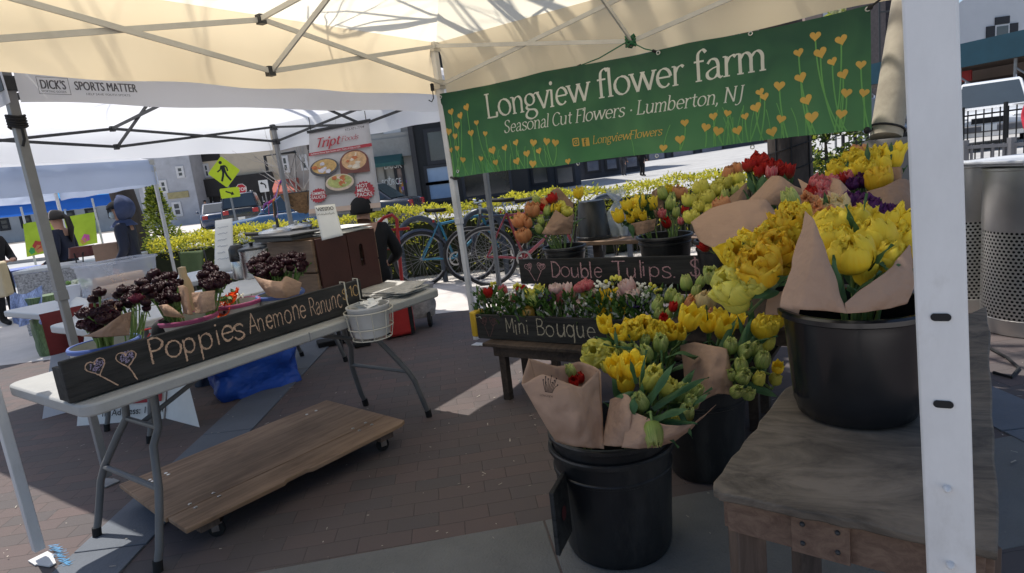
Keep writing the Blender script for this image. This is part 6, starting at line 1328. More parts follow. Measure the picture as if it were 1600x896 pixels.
w1=gp(664,446); bicycle('turquoise bicycle with blue mudguards nearest the red hand truck',w1+V((.50,.16,0)),R(20),(.03,.20,.32),.345,fender=True)
w2=gp(772,447); bicycle('dark red bicycle with its big rear wheel beside the canopy leg',w2+V((.48,.02,0)),R(-8),(.20,.012,.022),.35,saddle=.98)
bicycle('dark bicycle half hidden behind the turquoise one',V((.05,8.05,0)),R(190),(.03,.035,.05),.34)
bicycle('grey bicycle leaning by the hedge above the steel pans',drop(445,420,8.0)+V((0,0,0)),R(12),(.12,.12,.13),.34,saddle=.9)
rack=thing('bike_rack','dark steel wave bike rack with tall rounded loops behind the bicycles','bike rack',(-.5,7.9,0))
for x in (-1.12,-.30,.52,1.34):
    b=MB(); x0=x; pts=[(x0-.26,8.12,0),(x0-.26,8.12,.62)]+[(x0-.26*math.cos(R(180*i/14)),8.12,.62+.25*math.sin(R(180*i/14))) for i in range(1,14)]+[(x0+.26,8.12,.62),(x0+.26,8.12,0)]; b.tube(pts,.036,12); b.build('loop',M('rack_paint%d'%int(x*10+20),(.05,.065,.09),.35,.15,5),rack)
ht_=thing('hand_truck','red tubular hand truck standing in front of the bicycles','hand truck',drop(612,440,6.6))
HT=lambda px,py,o=0:at(px,py,6.6+o)
b=MB(); z0=drop(630,440,6.6); b.tube([at(588,470,6.62),at(585,400,6.6),at(586,365,6.6),at(590,350,6.6),at(600,340,6.6),at(613,336,6.6),at(620,343,6.6),at(621,360,6.6),at(626,420,6.6),at(634,500,6.65)],.019,10); b.build('frame',red_plastic,ht_)
b=MB(); b.bar(HT(586,362),HT(640,357),.03,.03); b.bar(HT(587,390),HT(624,388),.025,.025); b.build('cross_bar',red_plastic,ht_)
b=MB(); b.box(HT(608,382)+V((0,0,0)),(.22,.10,.012),.1); b.box(HT(606,388),(.20,.12,.01),.2); b.build('cardboard',cratewood,ht_)
b=MB()
for px in (590,634): b.lathe([(0,-.03),(.09,-.03),(.11,0),(.09,.03),(0,.03)],V((at(px,470,6.7).x,6.75,.112)),20,M=Matrix.Rotation(PI/2,3,'Y'))
b.build('wheel',black_matte,ht_)
# ------------------------------------------------------------------ people
skin=M('skin',(.42,.24,.17),.6,.08,6)
def person(label,base,rz,H,cols,pose={},group=None,hair=None):
    J=dict(pel=(0,0,.52),wai=(0,0,.60),che=(0,.0,.72),nek=(0,0,.825),hb=(0,.008,.868),hc=(0,.016,.925),ht=(0,.006,.968),
    sl=(-.105,0,.795),el=(-.145,-.01,.63),wl=(-.14,.06,.50),kl=(-.135,.085,.465),sr=(.105,0,.795),er=(.145,-.01,.63),wr=(.14,.06,.50),kr=(.135,.085,.465),
    pl=(-.055,0,.49),nl=(-.06,.012,.28),al=(-.06,-.012,.05),tl=(-.065,.075,.018),pr=(.055,0,.49),nr=(.06,.012,.28),ar=(.06,-.012,.05),tr=(.065,.075,.018))
    J.update(pose)
    r=dict(pel=(.092,.07),wai=(.088,.066),che=(.10,.07),nek=(.036,.036),hb=(.040,.046),hc=(.047,.056),ht=(.036,.042),sl=(.05,.05),el=(.037,.037),wl=(.024,.027),kl=(.02,.026),pl=(.066,.066),nl=(.045,.047),al=(.03,.034),tl=(.026,.018))
    for a,c in (('s','s'),('e','e'),('w','w'),('k','k'),('p','p'),('n','n'),('a','a'),('t','t')): r[a+'r']=r[a+'l']
    E=[('pel','wai'),('wai','che'),('che','nek'),('nek','hb'),('hb','hc'),('hc','ht'),('che','sl'),('sl','el'),('el','wl'),('wl','kl'),('che','sr'),('sr','er'),('er','wr'),('wr','kr'),('pel','pl'),('pl','nl'),('nl','al'),('al','tl'),('pel','pr'),('pr','nr'),('nr','ar'),('ar','tr')]
    reg={k:'top' for k in ('wai','che','sl','el','sr','er','pel')}; reg.update({k:'skin' for k in ('nek','hb','hc','ht','kl','kr')}); reg.update({k:'top' for k in ('wl','wr')}); reg.update({k:'leg' for k in ('pl','nl','pr','nr','al','ar')}); reg.update({'tl':'shoe','tr':'shoe'})
    for s in ('l','r'):
        k=V(J['k'+s]); w_=V(J['w'+s]); d=(k-w_).normalized(); x=d.cross(V((0,0,1))); x=x.normalized() if x.length>.1 else V((1,0,0)); y_=x.cross(d)
        for i in range(5):
            f1='f%s%d'%(s,i); f2='g%s%d'%(s,i)
            if i<4: a=k+d*.018+x*(.010*(i-1.5)); c=a+d*(.026+.004*(i in(1,2)))-y_*.012
            else: a=k-d*.012+x*(-.024 if s=='r' else .024); c=a+d*.024-y_*.008
            J[f1]=tuple(a); J[f2]=tuple(c); r[f1]=(.0062,.0062); r[f2]=(.0048,.0048); E+= [('k'+s,f1),(f1,f2)]; reg[f1]=reg[f2]='skin'
    keys=list(J); idx={k:i for i,k in enumerate(keys)}
    me=bpy.data.meshes.new('body'); me.from_pydata([tuple(V(J[k])*H) for k in keys],[(idx[a],idx[c]) for a,c in E],[]); ob=bpy.data.objects.new('body',me); COL.objects.link(ob)
    md=ob.modifiers.new('skin','SKIN'); 
    if not me.skin_vertices: 
        bpy.context.view_layer.objects.active=ob
    sv=me.skin_vertices[0].data if me.skin_vertices else None
    if sv is None: raise RuntimeError('no skin layer')
    for k in keys: sv[idx[k]].radius=(r[k][0]*H,r[k][1]*H); sv[idx[k]].use_root=(k=='pel')
    ob.modifiers.new('smooth','SUBSURF').levels=2; ob.modifiers['smooth'].render_levels=2
    dg=bpy.context.evaluated_depsgraph_get(); m2=bpy.data.meshes.new_from_object(ob.evaluated_get(dg)); bpy.data.objects.remove(ob)
    names=['skin','top','leg','shoe']; m2.materials.clear()
    for k in names: m2.materials.append(cols[k])
    pts=[(V(J[k])*H,reg[k]) for k in keys]
    # jaw, nose and brow pushed into the head
    hc=V(J['hc'])*H
    for v in m2.vertices:
        d=v.co-hc
        if d.length<.085*H and pose.get('face',1):
            if d.y>0.02*H: 
                v.co.y+=.010*H*math.exp(-((d.x/(.012*H))**2+((d.z+.012*H)/(.016*H))**2)); v.co.y-=.004*H*math.exp(-(((abs(d.x)-.02*H)/(.010*H))**2+((d.z-.004*H)/(.008*H))**2))
    for p in m2.polygons:
        p.use_smooth=True; c=p.center; best=min(pts,key=lambda a:(a[0]-c).length_squared); p.material_index=names.index(best[1])
    root=thing('person',label,'person',(0,0,0),0,group); o=bpy.data.objects.new('body',m2); COL.objects.link(o); o.parent=root
    J2={k:V(J[k])*H for k in J}
    fc=MB(); c=J2['hc']
    for s in (-1,1): fc.ball(c+V((s*.020*H,.050*H,.004*H)),.0065*H,8,6); fc.bar(c+V((s*.030*H,.050*H,.016*H)),c+V((s*.010*H,.054*H,.017*H)),.004*H,.003*H)
    fc.bar(c+V((-.014*H,.052*H,-.032*H)),c+V((.014*H,.052*H,-.032*H)),.006*H,.004*H); fc.build('face_features',M('dark_feature',(.05,.025,.02),.6,.1),root,local=True)
    e=MB()
    for s in (-1,1): e.ball(c+V((s*.049*H,.0,-.004*H)),.014*H,8,6,sc=(.4,.8,1.2))
    e.build('ear',cols['skin'],root,local=True)
    if hair: hair(root,J2,H)
    root.location=V(base); root.rotation_euler=(0,0,rz); return root
def shell(root,name,c,rad,mat,sc=(1,1.15,1.1),cut=None,off=(0,0,0)):
    b=MB()
    def f(a,q):
        t=2*PI*a; ph=PI*q*(cut or .62); return c+V(off)+V((rad*sc[0]*math.sin(ph)*math.cos(t),rad*sc[1]*math.sin(ph)*math.sin(t),rad*sc[2]*math.cos(ph)))
    b.grid(f,24,12); o=b.build(name,mat,root,local=True); s_=o.modifiers.new('thick','SOLIDIFY'); s_.thickness=rad*.08; return o
navy=M('navy_cloth',(.012,.016,.035),.85,.25,9,bump=.3,bscale=14); blackc=M('black_cloth',(.010,.010,.011),.9,.25,9,bump=.3,bscale=14); hairm=M('dark_hair',(.012,.009,.008),.5,.3,30)
denim=M('denim',(.04,.06,.12),.85,.2,20)
def cols(top,leg=blackc,shoe=black_matte,sk=skin): return dict(skin=sk,top=top,leg=leg,shoe=shoe)
def hair_short(root,J,H): shell(root,'hair',J['hc'],.066*H,hairm,(.92,1.08,1.02),.52,(0,-.008*H,.006*H))
p1=drop(18,505,9.0); p1.z=0
person('dark-haired person all in black with hands clasped at the left edge',p1,R(-100),1.52,cols(blackc),dict(el=(-.15,.02,.63),wl=(-.07,.14,.60),kl=(-.03,.165,.605),er=(.15,.02,.63),wr=(.07,.14,.59),kr=(.03,.165,.595)),hair=hair_short)
def hair_pony(root,J,H):
    shell(root,'hair',J['hc'],.068*H,hairm,(.95,1.1,1.02),.56,(0,-.008*H,.006*H)); b=MB(); c=J['hc']; b.tube([c+V((0,-.06*H,.03*H)),c+V((0,-.10*H,.0)),c+V((0,-.11*H,-.09*H)),c+V((.01*H,-.09*H,-.17*H)),c+V((.01*H,-.085*H,-.22*H))],[.018*H,.024*H,.026*H,.020*H,.006*H],10); b.build('ponytail',hairm,root,local=True)
    b=MB(); b.tube([c+V((.067*H*math.cos(a)*.97,.012*H,.07*H*math.sin(a)+.006*H)) for a in [R(i*12) for i in range(16)]],.006*H,6); b.build('headband',M('pale_headband',(.45,.42,.42),.5,.1),root,local=True)
p2=drop(114,440,8.6); p2.z=0
person('person with long dark ponytail and pale headband, seen in profile',p2,R(95),1.52,cols(navy),dict(wl=(-.12,.10,.55),kl=(-.11,.14,.54)),hair=hair_pony)
def hood(root,J,H):
    c=J['hc']; hm=M('slate_hood',(.055,.075,.15),.85,.25,9,bump=.4,bscale=12)
    b=MB()
    def f(a,q):
        t=R(-98)+R(196)*a; ph=.06+PI*.80*q; rr_=.087*H*(1+.05*math.sin(5*t)); return c+V((0,-.010*H,.006*H))+V((rr_*math.sin(ph)*math.sin(t)*.86,-rr_*math.sin(ph)*math.cos(t)*(1.0+.12*math.sin(ph*1.2)),rr_*math.cos(ph)*1.08+.01*H*math.cos(t)))
    b.grid(f,28,14); o=b.build('hood',hm,root,local=True); s_=o.modifiers.new('thick','SOLIDIFY'); s_.thickness=.008*H
    shell(root,'cap',c,.066*H,blackc,(.92,1.08,1.02),.46,(0,.004*H,.008*H))
    b=MB(); b.ball(c+V((0,.042*H,-.028*H)),.038*H,14,10,sc=(1.0,.75,.85)); b.build('face_mask',M('pale_mask',(.50,.60,.64),.7,.05),root,local=True)
    b=MB(); b.grid(lambda a,q:J['nek']+V(((.05+.055*q)*H*math.cos(2*PI*a),(.05+.045*q)*H*math.sin(2*PI*a),(.03-.05*q)*H)),20,5); b.build('collar',hm,root,local=True)
p3=drop(205,400,7.4); p3.z=0
person('person in navy coat with slate hood up and a pale face mask',p3,R(105),1.52,cols(M('navy_puffer',(.012,.016,.035),.6,.25,9,bump=.6,bscale=10)),dict(che=(0,0,.72),wl=(-.13,.08,.52)),hair=hood)
# seated person in black beyond the crate
def beanie(root,J,H): shell(root,'beanie',J['hc'],.071*H,blackc,(.98,1.1,1.1),.58,(0,-.004*H,.004*H))
p4=drop(585,440,6.0); p4.z=0
zs=-.14
person('seated person in black with a black beanie, back turned, behind the crate',p4,R(15),1.62,cols(blackc),dict(pel=(0,0,.30),wai=(0,.01,.38),che=(0,.03,.50),nek=(0,.05,.60),hb=(0,.06,.64),hc=(0,.075,.695),ht=(0,.07,.74),sl=(-.11,.03,.575),el=(-.16,.05,.42),wl=(-.12,.18,.36),kl=(-.11,.21,.35),sr=(.11,.03,.575),er=(.17,.05,.42),wr=(.13,.18,.36),kr=(.12,.21,.35),pl=(-.06,.02,.29),nl=(-.09,.24,.30),al=(-.09,.25,.05),tl=(-.09,.33,.018),pr=(.06,.02,.29),nr=(.09,.24,.30),ar=(.09,.25,.05),tr=(.09,.33,.018)),hair=beanie)
stool=thing('stool','low black folding stool under the seated person','stool',p4); b=MB(); b.box(p4+V((0,0,.37)),(.34,.32,.03),R(15)); b.build('seat',black_matte,stool,bev=.006)
for (i,j) in ((-.13,-.12),(.13,-.12),(-.13,.12),(.13,.12)):
    b=MB(); b.tube([p4+V((i*1.2,j*1.2,0)),p4+V((i,j,.36))],.012); b.build('leg',dark_metal,stool)
lightc=M('pale_blue_shirt',(.45,.50,.60),.8,.1)
q=gt(327,350); person('far pedestrian in pale blue shirt and dark trousers on the left pavement',(q.x,q.y,gz(q.x,q.y)+.02),R(40),1.7,cols(lightc,denim),hair=hair_short)
q=gt(1004,277); person('far pedestrian in black on the right pavement below the banner',(q.x,q.y,gz(q.x,q.y)+.02),R(-60),1.72,cols(blackc),dict(tl=(-.065,.12,.03),nl=(-.06,.06,.28)),hair=hair_short)
q=gt(975,276); person('far pedestrian with pale shoes almost hidden by the banner',(q.x,q.y,gz(q.x,q.y)+.02),R(-60),1.72,cols(M('grey_coat',(.05,.05,.06),.9),M('grey_trousers',(.07,.07,.08),.9),M('pale_shoes',(.7,.7,.7),.6)),hair=hair_short)
q=drop(1626,236,11.0); person('person in a bright red jacket cut off by the right edge',(q.x,q.y,q.z),R(150),1.65,cols(M('red_jacket',(.45,.02,.04),.7,.2,9,bump=.4,bscale=12),denim),hair=hair_short)
# ------------------------------------------------------------------ posters and small things of the neighbours
tz=sheet_sign('hanging_poster','white food poster with red script name, dishes and red starbursts',at(483,208,6.0),at(576,190,6.0),at(596,329,5.92),at(483,339,5.92),M('poster_white',(.62,.61,.62),.55,.05,3,trans=.25),'poster')
pTL,pTR,pBR,pBL=at(483,208,5.985),at(576,190,5.985),at(596,329,5.905),at(483,339,5.905)
def pf(off): 
    nn=(pTR-pTL).cross(pTL-pBL).normalized()
    return lambda a,q:(pBL.lerp(pBR,a)).lerp(pTL.lerp(pTR,a),q)+nn*off+V((0,-.006*math.sin(PI*a)*math.sin(PI*q),0))+nn*.006
prd=M('poster_red_ink',(.38,.035,.05),.6,.1)
b=MB(); f0=pf(.004); AS=.70
def w2(mb,s,x0,x1,y,hs,style,fn,**k):
    size=(x1-x0)/twidth(s); write(mb,s,0,0,1,lambda a,c:fn(x0+a*size,y+c*hs),style,**k)
w2(b,'Tript',.10,.50,.80,.070,'serif',f0,shear=.28,thick=.26,thin=.10)
w2(b,'Foods',.53,.80,.825,.036,'serif',f0,shear=.28,thick=.16,thin=.07)
b.add([f0(.0,.715),f0(1,.715),f0(1,.752),f0(0,.752)],[(0,1,2,3)])
for (cx,cy,r) in ((.14,.235,.125),(.80,.235,.155)):
    n=36; ps=[f0(cx+(r if i%2 else r*.86)*math.cos(2*PI*i/n),cy+(r if i%2 else r*.86)*AS*math.sin(2*PI*i/n)) for i in range(n)]; b.add([f0(cx,cy)]+ps,[(0,1+i,1+(i+1)%n) for i in range(n)])
b.build('red_print',prd,tz,smooth=False)
b=MB(); f1=pf(.0065)
def tx_(s,cx,cy,h,sx,mat=None): sans(b,s,lambda a,c:f1(cx+a*sx*h,cy+c*h),1,1,.01,align='CENTER')
tx_('SIMMER',.14,.243,.05,1.15); tx_('SAUCES',.14,.198,.05,1.15); tx_('HOT',.78,.272,.058,1.3); tx_('MEAL',.79,.222,.058,1.3); tx_('PACKS',.80,.172,.058,1.3)
sans(b,'Authentic Home Style Sauces and a Taste of India in USA',lambda a,c:f1(.03+a*.034,.722+c*.030),1,1,.004)
b.build('white_print',paper,tz,smooth=False)
b=MB(); sans(b,'973-971-7704',lambda a,c:f0(.60+a*.056,.935+c*.040),1,1,.004); sans(b,'NJ 08540',lambda a,c:f0(.62+a*.062,.045+c*.045),1,1,.004); b.build('black_print',M('poster_black',(.08,.06,.06),.6,.1),tz,smooth=False)
b=MB(); b.add([f0(0,.03),f0(1,.03),f0(1,.085),f0(0,.085)],[(0,1,2,3)]); b.build('tan_band',M('poster_tan',(.55,.42,.34),.6,.05),tz,smooth=False)
for nm,(cx,cy,rx,ry),cA,cB,cC in (('dish_picture',(.24,.555,.22,.105),(.08,.08,.09),(.55,.36,.14),(.62,.60,.66)),('dish_picture',(.70,.575,.22,.130),(.16,.055,.045),(.60,.38,.2),(.70,.62,.5)),('dish_picture',(.46,.36,.21,.095),(.10,.095,.09),(.42,.45,.16),(.62,.5,.4))):
    d_=MB(); fA=pf(.0045); fB=pf(.0065); fC=pf(.0085); n=30
    if cx in(.46,): d_.add([fA(.24,.24),fA(.68,.24),fA(.68,.45),fA(.24,.45)],[(0,1,2,3)],0); 
    elif cx==.70: d_.add([fA(cx-rx,.44),fA(cx+rx,.44),fA(cx+rx,cy+.02),fA(cx-rx,cy+.02)],[(0,1,2,3)],0)
    def disc(fn,cx,cy,rx,ry,m): d_.add([fn(cx,cy)]+[fn(cx+rx*math.cos(2*PI*i/n),cy+ry*math.sin(2*PI*i/n)) for i in range(n)],[(0,1+i,1+(i+1)%n) for i in range(n)],m)
    disc(pf(.0055),cx,cy,rx,ry,0 if cx!=.46 else 2); disc(fB,cx,cy+.01,rx*.86,ry*.80,1)
    rr=random.Random(int(cx*100))
    for i in range(16): a=rr.uniform(0,6.28); q_=rr.random()**.5*.65; s_=rr.uniform(.02,.05); o_=(cx+rx*q_*math.cos(a),cy+.01+ry*q_*math.sin(a)); d_.add([pf(.0085+i*.0002)(o_[0]+s_*math.cos(k*1.26+i)*(1+.4*(k%2)),o_[1]+s_*.6*math.sin(k*1.26+i)) for k in range(5)],[(0,1,2,3,4)],rr.choice((1,2,2,1,3)))
    d_.build(nm,[M('dish_dark%d'%int(cx*100),cA,.5,.2,20),M('dish_food%d'%int(cx*100),cB,.6,.3,40),M('dish_pale%d'%int(cx*100),cC,.6,.2,30),M('dish_red%d'%int(cx*100),(.5,.16,.06),.6,.3,30)],tz,smooth=False)
b=MB(); b.bar(at(480,207,6.0),at(579,188,6.0),.025,.025); b.build('top_rail',dark_metal,tz)
for (px,py) in ((486,206),(572,189)):
    b=MB(); p=at(px,py,6.0); b.tube([p,V((p.x,p.y,2.06))],.004,5); b.build('hanger',rope_black,tz)
mb_=sheet_sign('menu_sheet','tall white handwritten menu sheet standing on the white table',at(336,345,5.2),at(363,341,5.2),at(366,424,5.1),at(335,428,5.1),paper)
b=MB(); f_=lambda a,q,o=.004:at(335,427,5.09).lerp(at(366,423,5.09),a).lerp(at(336,345,5.19).lerp(at(363,341,5.19),a),q)
rr=random.Random(6)
for i in range(6):
    q=.85-i*.12
    stroke(b,[(.15+.7*k/14,q+rr.uniform(-.012,.012)) for k in range(int(9+rr.random()*6))],lambda *a:.012,lambda a,c:f_(a,c))
b.build('handwriting',M('pale_ink',(.38,.40,.44),.8,.1),mb_,smooth=False)
def pot(label,px,py,d,r,h,lid=True,low=None,zt=.742):
    p=at(px,py,d); root=thing('steel_pot',label,'pot',(p.x,p.y,zt)); b=MB(); b.lathe([(0,0),(r*.96,0),(r,.01),(r,h-.01),(r*1.04,h)],(0,0,0),32); b.lathe([(r*.97,h-.004),(r*.95,.02),(0,.02)],(0,0,0),24); b.build('body',steel,root,local=True)
    if lid: b=MB(); b.lathe([(r*1.05,h+.003),(r*1.0,h+.018),(r*.3,h+.035),(.0,h+.036)],(0,0,0),28); b.lathe([(0,h+.035),(.012,h+.036),(.018,h+.06),(0,h+.065)],(0,0,0),12); b.build('lid',black_plastic if low else steel,root,local=True)
    b=MB()
    for s in (-1,1): b.tube([(s*r,-.03,h*.75),(s*(r+.035),-.025,h*.78),(s*(r+.035),.025,h*.78),(s*r,.03,h*.75)],.006,6)
    b.build('handle',dark_metal,root,local=True); return root
pot('tall steel urn with dark lid beside the menu sheet',398,412,5.0,.105,.22,True,1)
pot('steel warming pan with lid, first one left of the crate',432,372,5.2,.13,.075,True,None,.99); pot('steel warming pan behind the crate by the tent pole',465,366,5.4,.13,.08,True,None,.99)
shf=thing('serving_shelf','dark raised serving shelf carrying the steel pans','shelf',at(450,400,5.3)); b=MB(); c_=at(448,373,5.3); c_.z=.972; b.box(c_,(.75,.36,.03),.1); b.build('shelf_top',dark_metal,shf,bev=.004)
for (i,j) in ((-.34,-.14),(.34,-.14),(-.34,.14),(.34,.14)):
    b=MB(); b.box((c_.x+i,c_.y+j,.478),(.03,.03,.955)); b.build('leg',dark_metal,shf)
th_=thing('thermos','dark topped steel thermos jug next to the menu sheet','thermos',at(374,414,5.05)); th_.location.z=.742
b=MB(); b.lathe([(0,0),(.062,0),(.064,.01),(.064,.13),(.06,.14)],(0,0,0),24); b.build('body',steel,th_,local=True); b=MB(); b.lathe([(.0605,.14),(.064,.145),(.062,.24),(.04,.27),(0,.275)],(0,0,0),24); b.build('lid',black_plastic,th_,local=True)
cb=thing('squeeze_bottle','cream coloured squeeze bottle among the dark flowers','bottle',at(291,452,3.6)); cb.location.z=.742
b=MB(); b.lathe([(0,0),(.030,0),(.033,.01),(.033,.16),(.026,.19),(.018,.205),(.018,.235),(0,.238)],(0,0,0),24); b.build('body',M('cream_plastic',(.58,.45,.28),.45,.08,4,trans=.2),cb,local=True)

cb.location=V((at(291,452,3.0).x,at(291,452,3.0).y,.742)); cb.scale=(1,1,1.42)
# clear bin with kraft rolls, produce boxes
bn_=at(190,452,4.75); binr=thing('storage_bin','big translucent storage bin holding kraft rolls on the far white table','bin',(bn_.x,bn_.y,.742),TH)
clear=M('translucent_plastic',(.66,.70,.80),.3,.06,4,spec=.5,trans=.45,see=.68); b=MB()
def binf(s,q,k=0):
    a=2*PI*s; ex=lambda v:math.copysign(abs(v)**.28,v); w_=.21+.03*q-k; l_=.15+.02*q-k; return V((w_*ex(math.cos(a)),l_*ex(math.sin(a)),.27*q+k))
b.grid(lambda s,q:binf(s,q),48,6); b.add([binf(i/48,0) for i in range(48)],[tuple(range(48))]); b.build('bin_body',clear,binr,local=True)
b=MB(); b.tube([binf(i/48,1)*1.03 for i in range(48)],.010,6,closed=True); b.build('rim',clear,binr,local=True)
rl=thing('kraft_rolls','roll of tan kraft paper lying inside the translucent bin','paper roll',bn_); b=MB()
for (y_,z_,r_) in ((-.04,.06,.05),(.05,.06,.05),(0,.13,.04)): b.lathe([(0,-.17),(r_,-.17),(r_,.17),(0,.17)],V((bn_.x,bn_.y,.75+z_))+n_*-y_,18,M=Matrix.Rotation(TH,3,'Z')@Matrix.Rotation(PI/2,3,'Y'))
b.build('roll',M('tan_paper',(.55,.38,.25),.7,.1),rl)
produce=[M('green_produce',(.16,.28,.07),.6,.3,20),M('pale_produce',(.55,.58,.45),.6,.2,20)]
k_=0
places=['nearest the grey leg','in the middle of the front row','at the bin end of the front row','behind the front row at left','behind the front row at right']
for (px,py,d) in ((104,440,4.9),(118,436,4.95),(132,432,5.0),(112,424,5.3),(126,422,5.35)):
    p=at(px,py,d); cl=thing('clamshell_box','clear box of green leaves '+places[k_],'box',(p.x,p.y,.742),rnd.uniform(0,1),'clear produce boxes'); b=MB(); b.box((0,0,.04),(.13,.11,.078)); b.build('box_body',clear,cl,local=True,bev=.01)
    b=MB(); rr=random.Random(k_)
    for i in range(14): b.ball((rr.uniform(-.06,.06),rr.uniform(-.05,.05),.085+rr.uniform(0,.02)),rr.uniform(.014,.026),7,5,rr.randrange(2))
    b.build('leaves',produce,cl,local=True); k_+=1
rc=thing('red_cloth','dark red cloth hanging over the front of the far produce table','cloth',PC(1.2,-.02,.6),TH)
b=MB(); b.grid(lambda a,q:PC(.95+a*.9,-.012-.012*q*math.sin(a*22),.7445-.30*q) if q>0 else PC(.95+a*.9,.0,.7445),40,6); o=b.build('cloth_drape',M('dark_red_cloth',(.14,.02,.02),.8,.2),rc)
# blue-clothed table at the left edge with a striped blanket
tD=gp(20,508); tD2=V((tD.x-.1,tD.y+.5,0))
tbl=thing('market_table','table at the left edge under a patterned blue cloth','table',tD2); b=MB(); b.box(tD2+V((-.3,.1,.72)),(1.5,.75,.03),.5); b.build('tabletop',leg_metal,tbl)
Mx=Matrix.Rotation(.5,3,'Z')
for (i,j) in ((.40,-.27),(.40,.42),(-.98,-.27),(-.98,.42)):
    b=MB(); p=tD2+Mx@V((i,j-.0,0)); b.tube([p,p+V((0,0,.70))],.016); b.build('leg',leg_metal,tbl)
clm=M('blue_pattern_cloth',(.16,.20,.42),.8,.55,55); b=MB(); ctrD=tD2+V((-.3,.1,.737))
def clf(a,q):
    x=(a-.5)*1.9; y_=(q-.5)*1.15; ox=max(0,abs(x)-.755); oy=max(0,abs(y_)-.38); dr=max(ox,oy); xx=max(-.757-.02*dr,min(.757+.02*dr,x)); yy=max(-.382,min(.382,y_)); w_=.03*math.sin(a*30+q*26)*min(1,dr*8)
    return ctrD+Mx@V((xx+(w_ if ox>0 else 0),yy+(w_ if oy>0 else 0),.002-dr*.95))
b.grid(clf,50,36); o=b.build('tablecloth',clm); tag(o,'blue dotted cloth draped over the market table at the left edge','tablecloth')
bk=MB(); bc=at(45,462,6.6); bl=MB()
def blf(a,q): p=at(14+52*a,452+8*math.sin(a*4),6.5).lerp(at(22+52*a*.9,505+6*math.sin(a*7),6.35),q); return p+TOCAM*(.03*math.sin(a*19+q*3)*q)
bl.grid(blf,40,16); o=bl.build('blanket',M('striped_blue_blanket',(.13,.18,.33),.85,.6,26,stretch=(3,1,1))); tag(o,'striped blue blanket hanging from the patterned table','blanket')
gb=thing('shopping_bag','green grass-print shopping bag under the far produce table','bag',gp(90,560)); p=gp(92,550); p.z=.002
b=soft_box(p,(.34,.20,.62),TH,.02,15,MB(),taper=1.0); b.build('bag_body',M('grass_print',(.10,.16,.07),.5,.55,18,stretch=(4,4,1)),gb)
b=MB(); q0=p+V((.06,-.16,.25)); b.box(p+n_*.115+V((0,0,.30)),(.18,.004,.24),TH); b.build('label_panel',paper,gb)
wsh=MB(); wsh.grid(lambda a,q:at(110,462,4.7).lerp(at(140,468,4.6),a).lerp(at(104,520,4.4).lerp(at(132,525,4.3),a),q),6,6); o=wsh.build('paper_sheet',paper); m_=o.modifiers.new('thick','SOLIDIFY'); m_.thickness=.003; tag(o,'loose white sheet hanging off the produce table by the grey leg','paper')
# lime banner far left with worn print, held on the blue canopy
lb_=thing('vinyl_banner','lime green vinyl banner with red fruit prints under the blue canopy','banner',drop(95,400,12.5)); pf2=lambda a,q,o=0:at(36,350,12.6).lerp(at(148,332,12.6),a).lerp(at(42,402,12.5).lerp(at(153,380,12.5),a),q)+TOCAM*(.02*math.sin(a*9)+o)
b=MB(); b.grid(lambda a,q:pf2(a,q),20,8); b.build('vinyl_sheet',fabric('lime_vinyl',(.46,.62,.06),.4,.15,3),lb_)
for (cx,cy,r,m_) in ((.18,.72,.055,M('fruit_red',(.5,.05,.03),.6)),(.20,.84,.05,M('fruit_orange',(.6,.25,.08),.6)),(.86,.78,.05,M('flower_pink',(.6,.1,.3),.6)),(.10,.86,.04,M('leaf_print',(.05,.3,.06),.6)),(.82,.86,.04,M('leaf_print2',(.5,.3,.05),.6))):
    d_=MB(); d_.add([pf2(cx+r*math.cos(k*.63)*(1+.3*(k%2)),cy+r*2.2*math.sin(k*.63)*(1+.3*(k%2)),.02) for k in range(10)],[tuple(range(10))]); d_.build('print',m_,lb_,smooth=False)
for px in (38,152):
    b=MB(); p=at(px,345,12.6); b.tube([V((p.x,p.y,0)),V((p.x,p.y,1.75))],.02); b.build('post',white_metal,lb_)
# handbag and chair in front of the banner
hbg=thing('handbag','brown handbag with a dark strap on the white goods table','handbag',at(128,392,7.8)); c_=at(128,394,7.8); b=soft_box(c_+V((0,0,-.06)),(.30,.16,.13),.2,.02,22,MB()); b.build('bag_body',M('brown_leather',(.14,.035,.025),.4,.2,12),hbg); b=MB(); b.tube([c_+V((-.04,-.09,-.0)),c_+V((-.03,-.10,-.13)),c_+V((.05,-.10,-.13)),c_+V((.07,-.09,.0))],.008,6); b.build('strap',hairm,hbg)
gt_=thing('market_table','long white goods table with dotted cloth behind the far canopy leg','table',drop(130,440,7.8)); c_=at(130,402,7.9); b=MB(); b.box(V((c_.x,c_.y,c_.z-.07)),(1.3,.7,.04),.3); b.build('tabletop',white_metal,gt_,bev=.006)
b=MB(); Mg=Matrix.Rotation(.3,3,'Z'); zt_=c_.z-.092; b.grid(lambda a,q:V((c_.x,c_.y,zt_-(zt_-.05)*q))+Mg@V(((a-.5)*1.28,-.36-.015*q*math.sin(a*40),0)),60,8); b.build('cloth_front',M('dotted_cloth',(.38,.37,.37),.8,.7,45),gt_)
for (i,j) in ((-.6,-.3),(.6,-.3),(-.6,.3),(.6,.3)):
    b=MB(); p=V((c_.x,c_.y,0))+Mg@V((i,j,0)); b.tube([p,p+V((0,0,zt_))],.016); b.build('leg',leg_metal,gt_)
bxp=MB(); p=at(168,388,7.6); bxp.box(V((p.x,p.y,c_.z-.05+.10)),(.26,.2,.2),.3); tag(bxp.build('carton',kraft,bev=.005),'brown carton in front of the hooded person','carton')
cc=thing('camp_chair','folding camp chair with a dark green canvas back','chair',drop(300,430,7.0)); cB=drop(300,430,7.0)
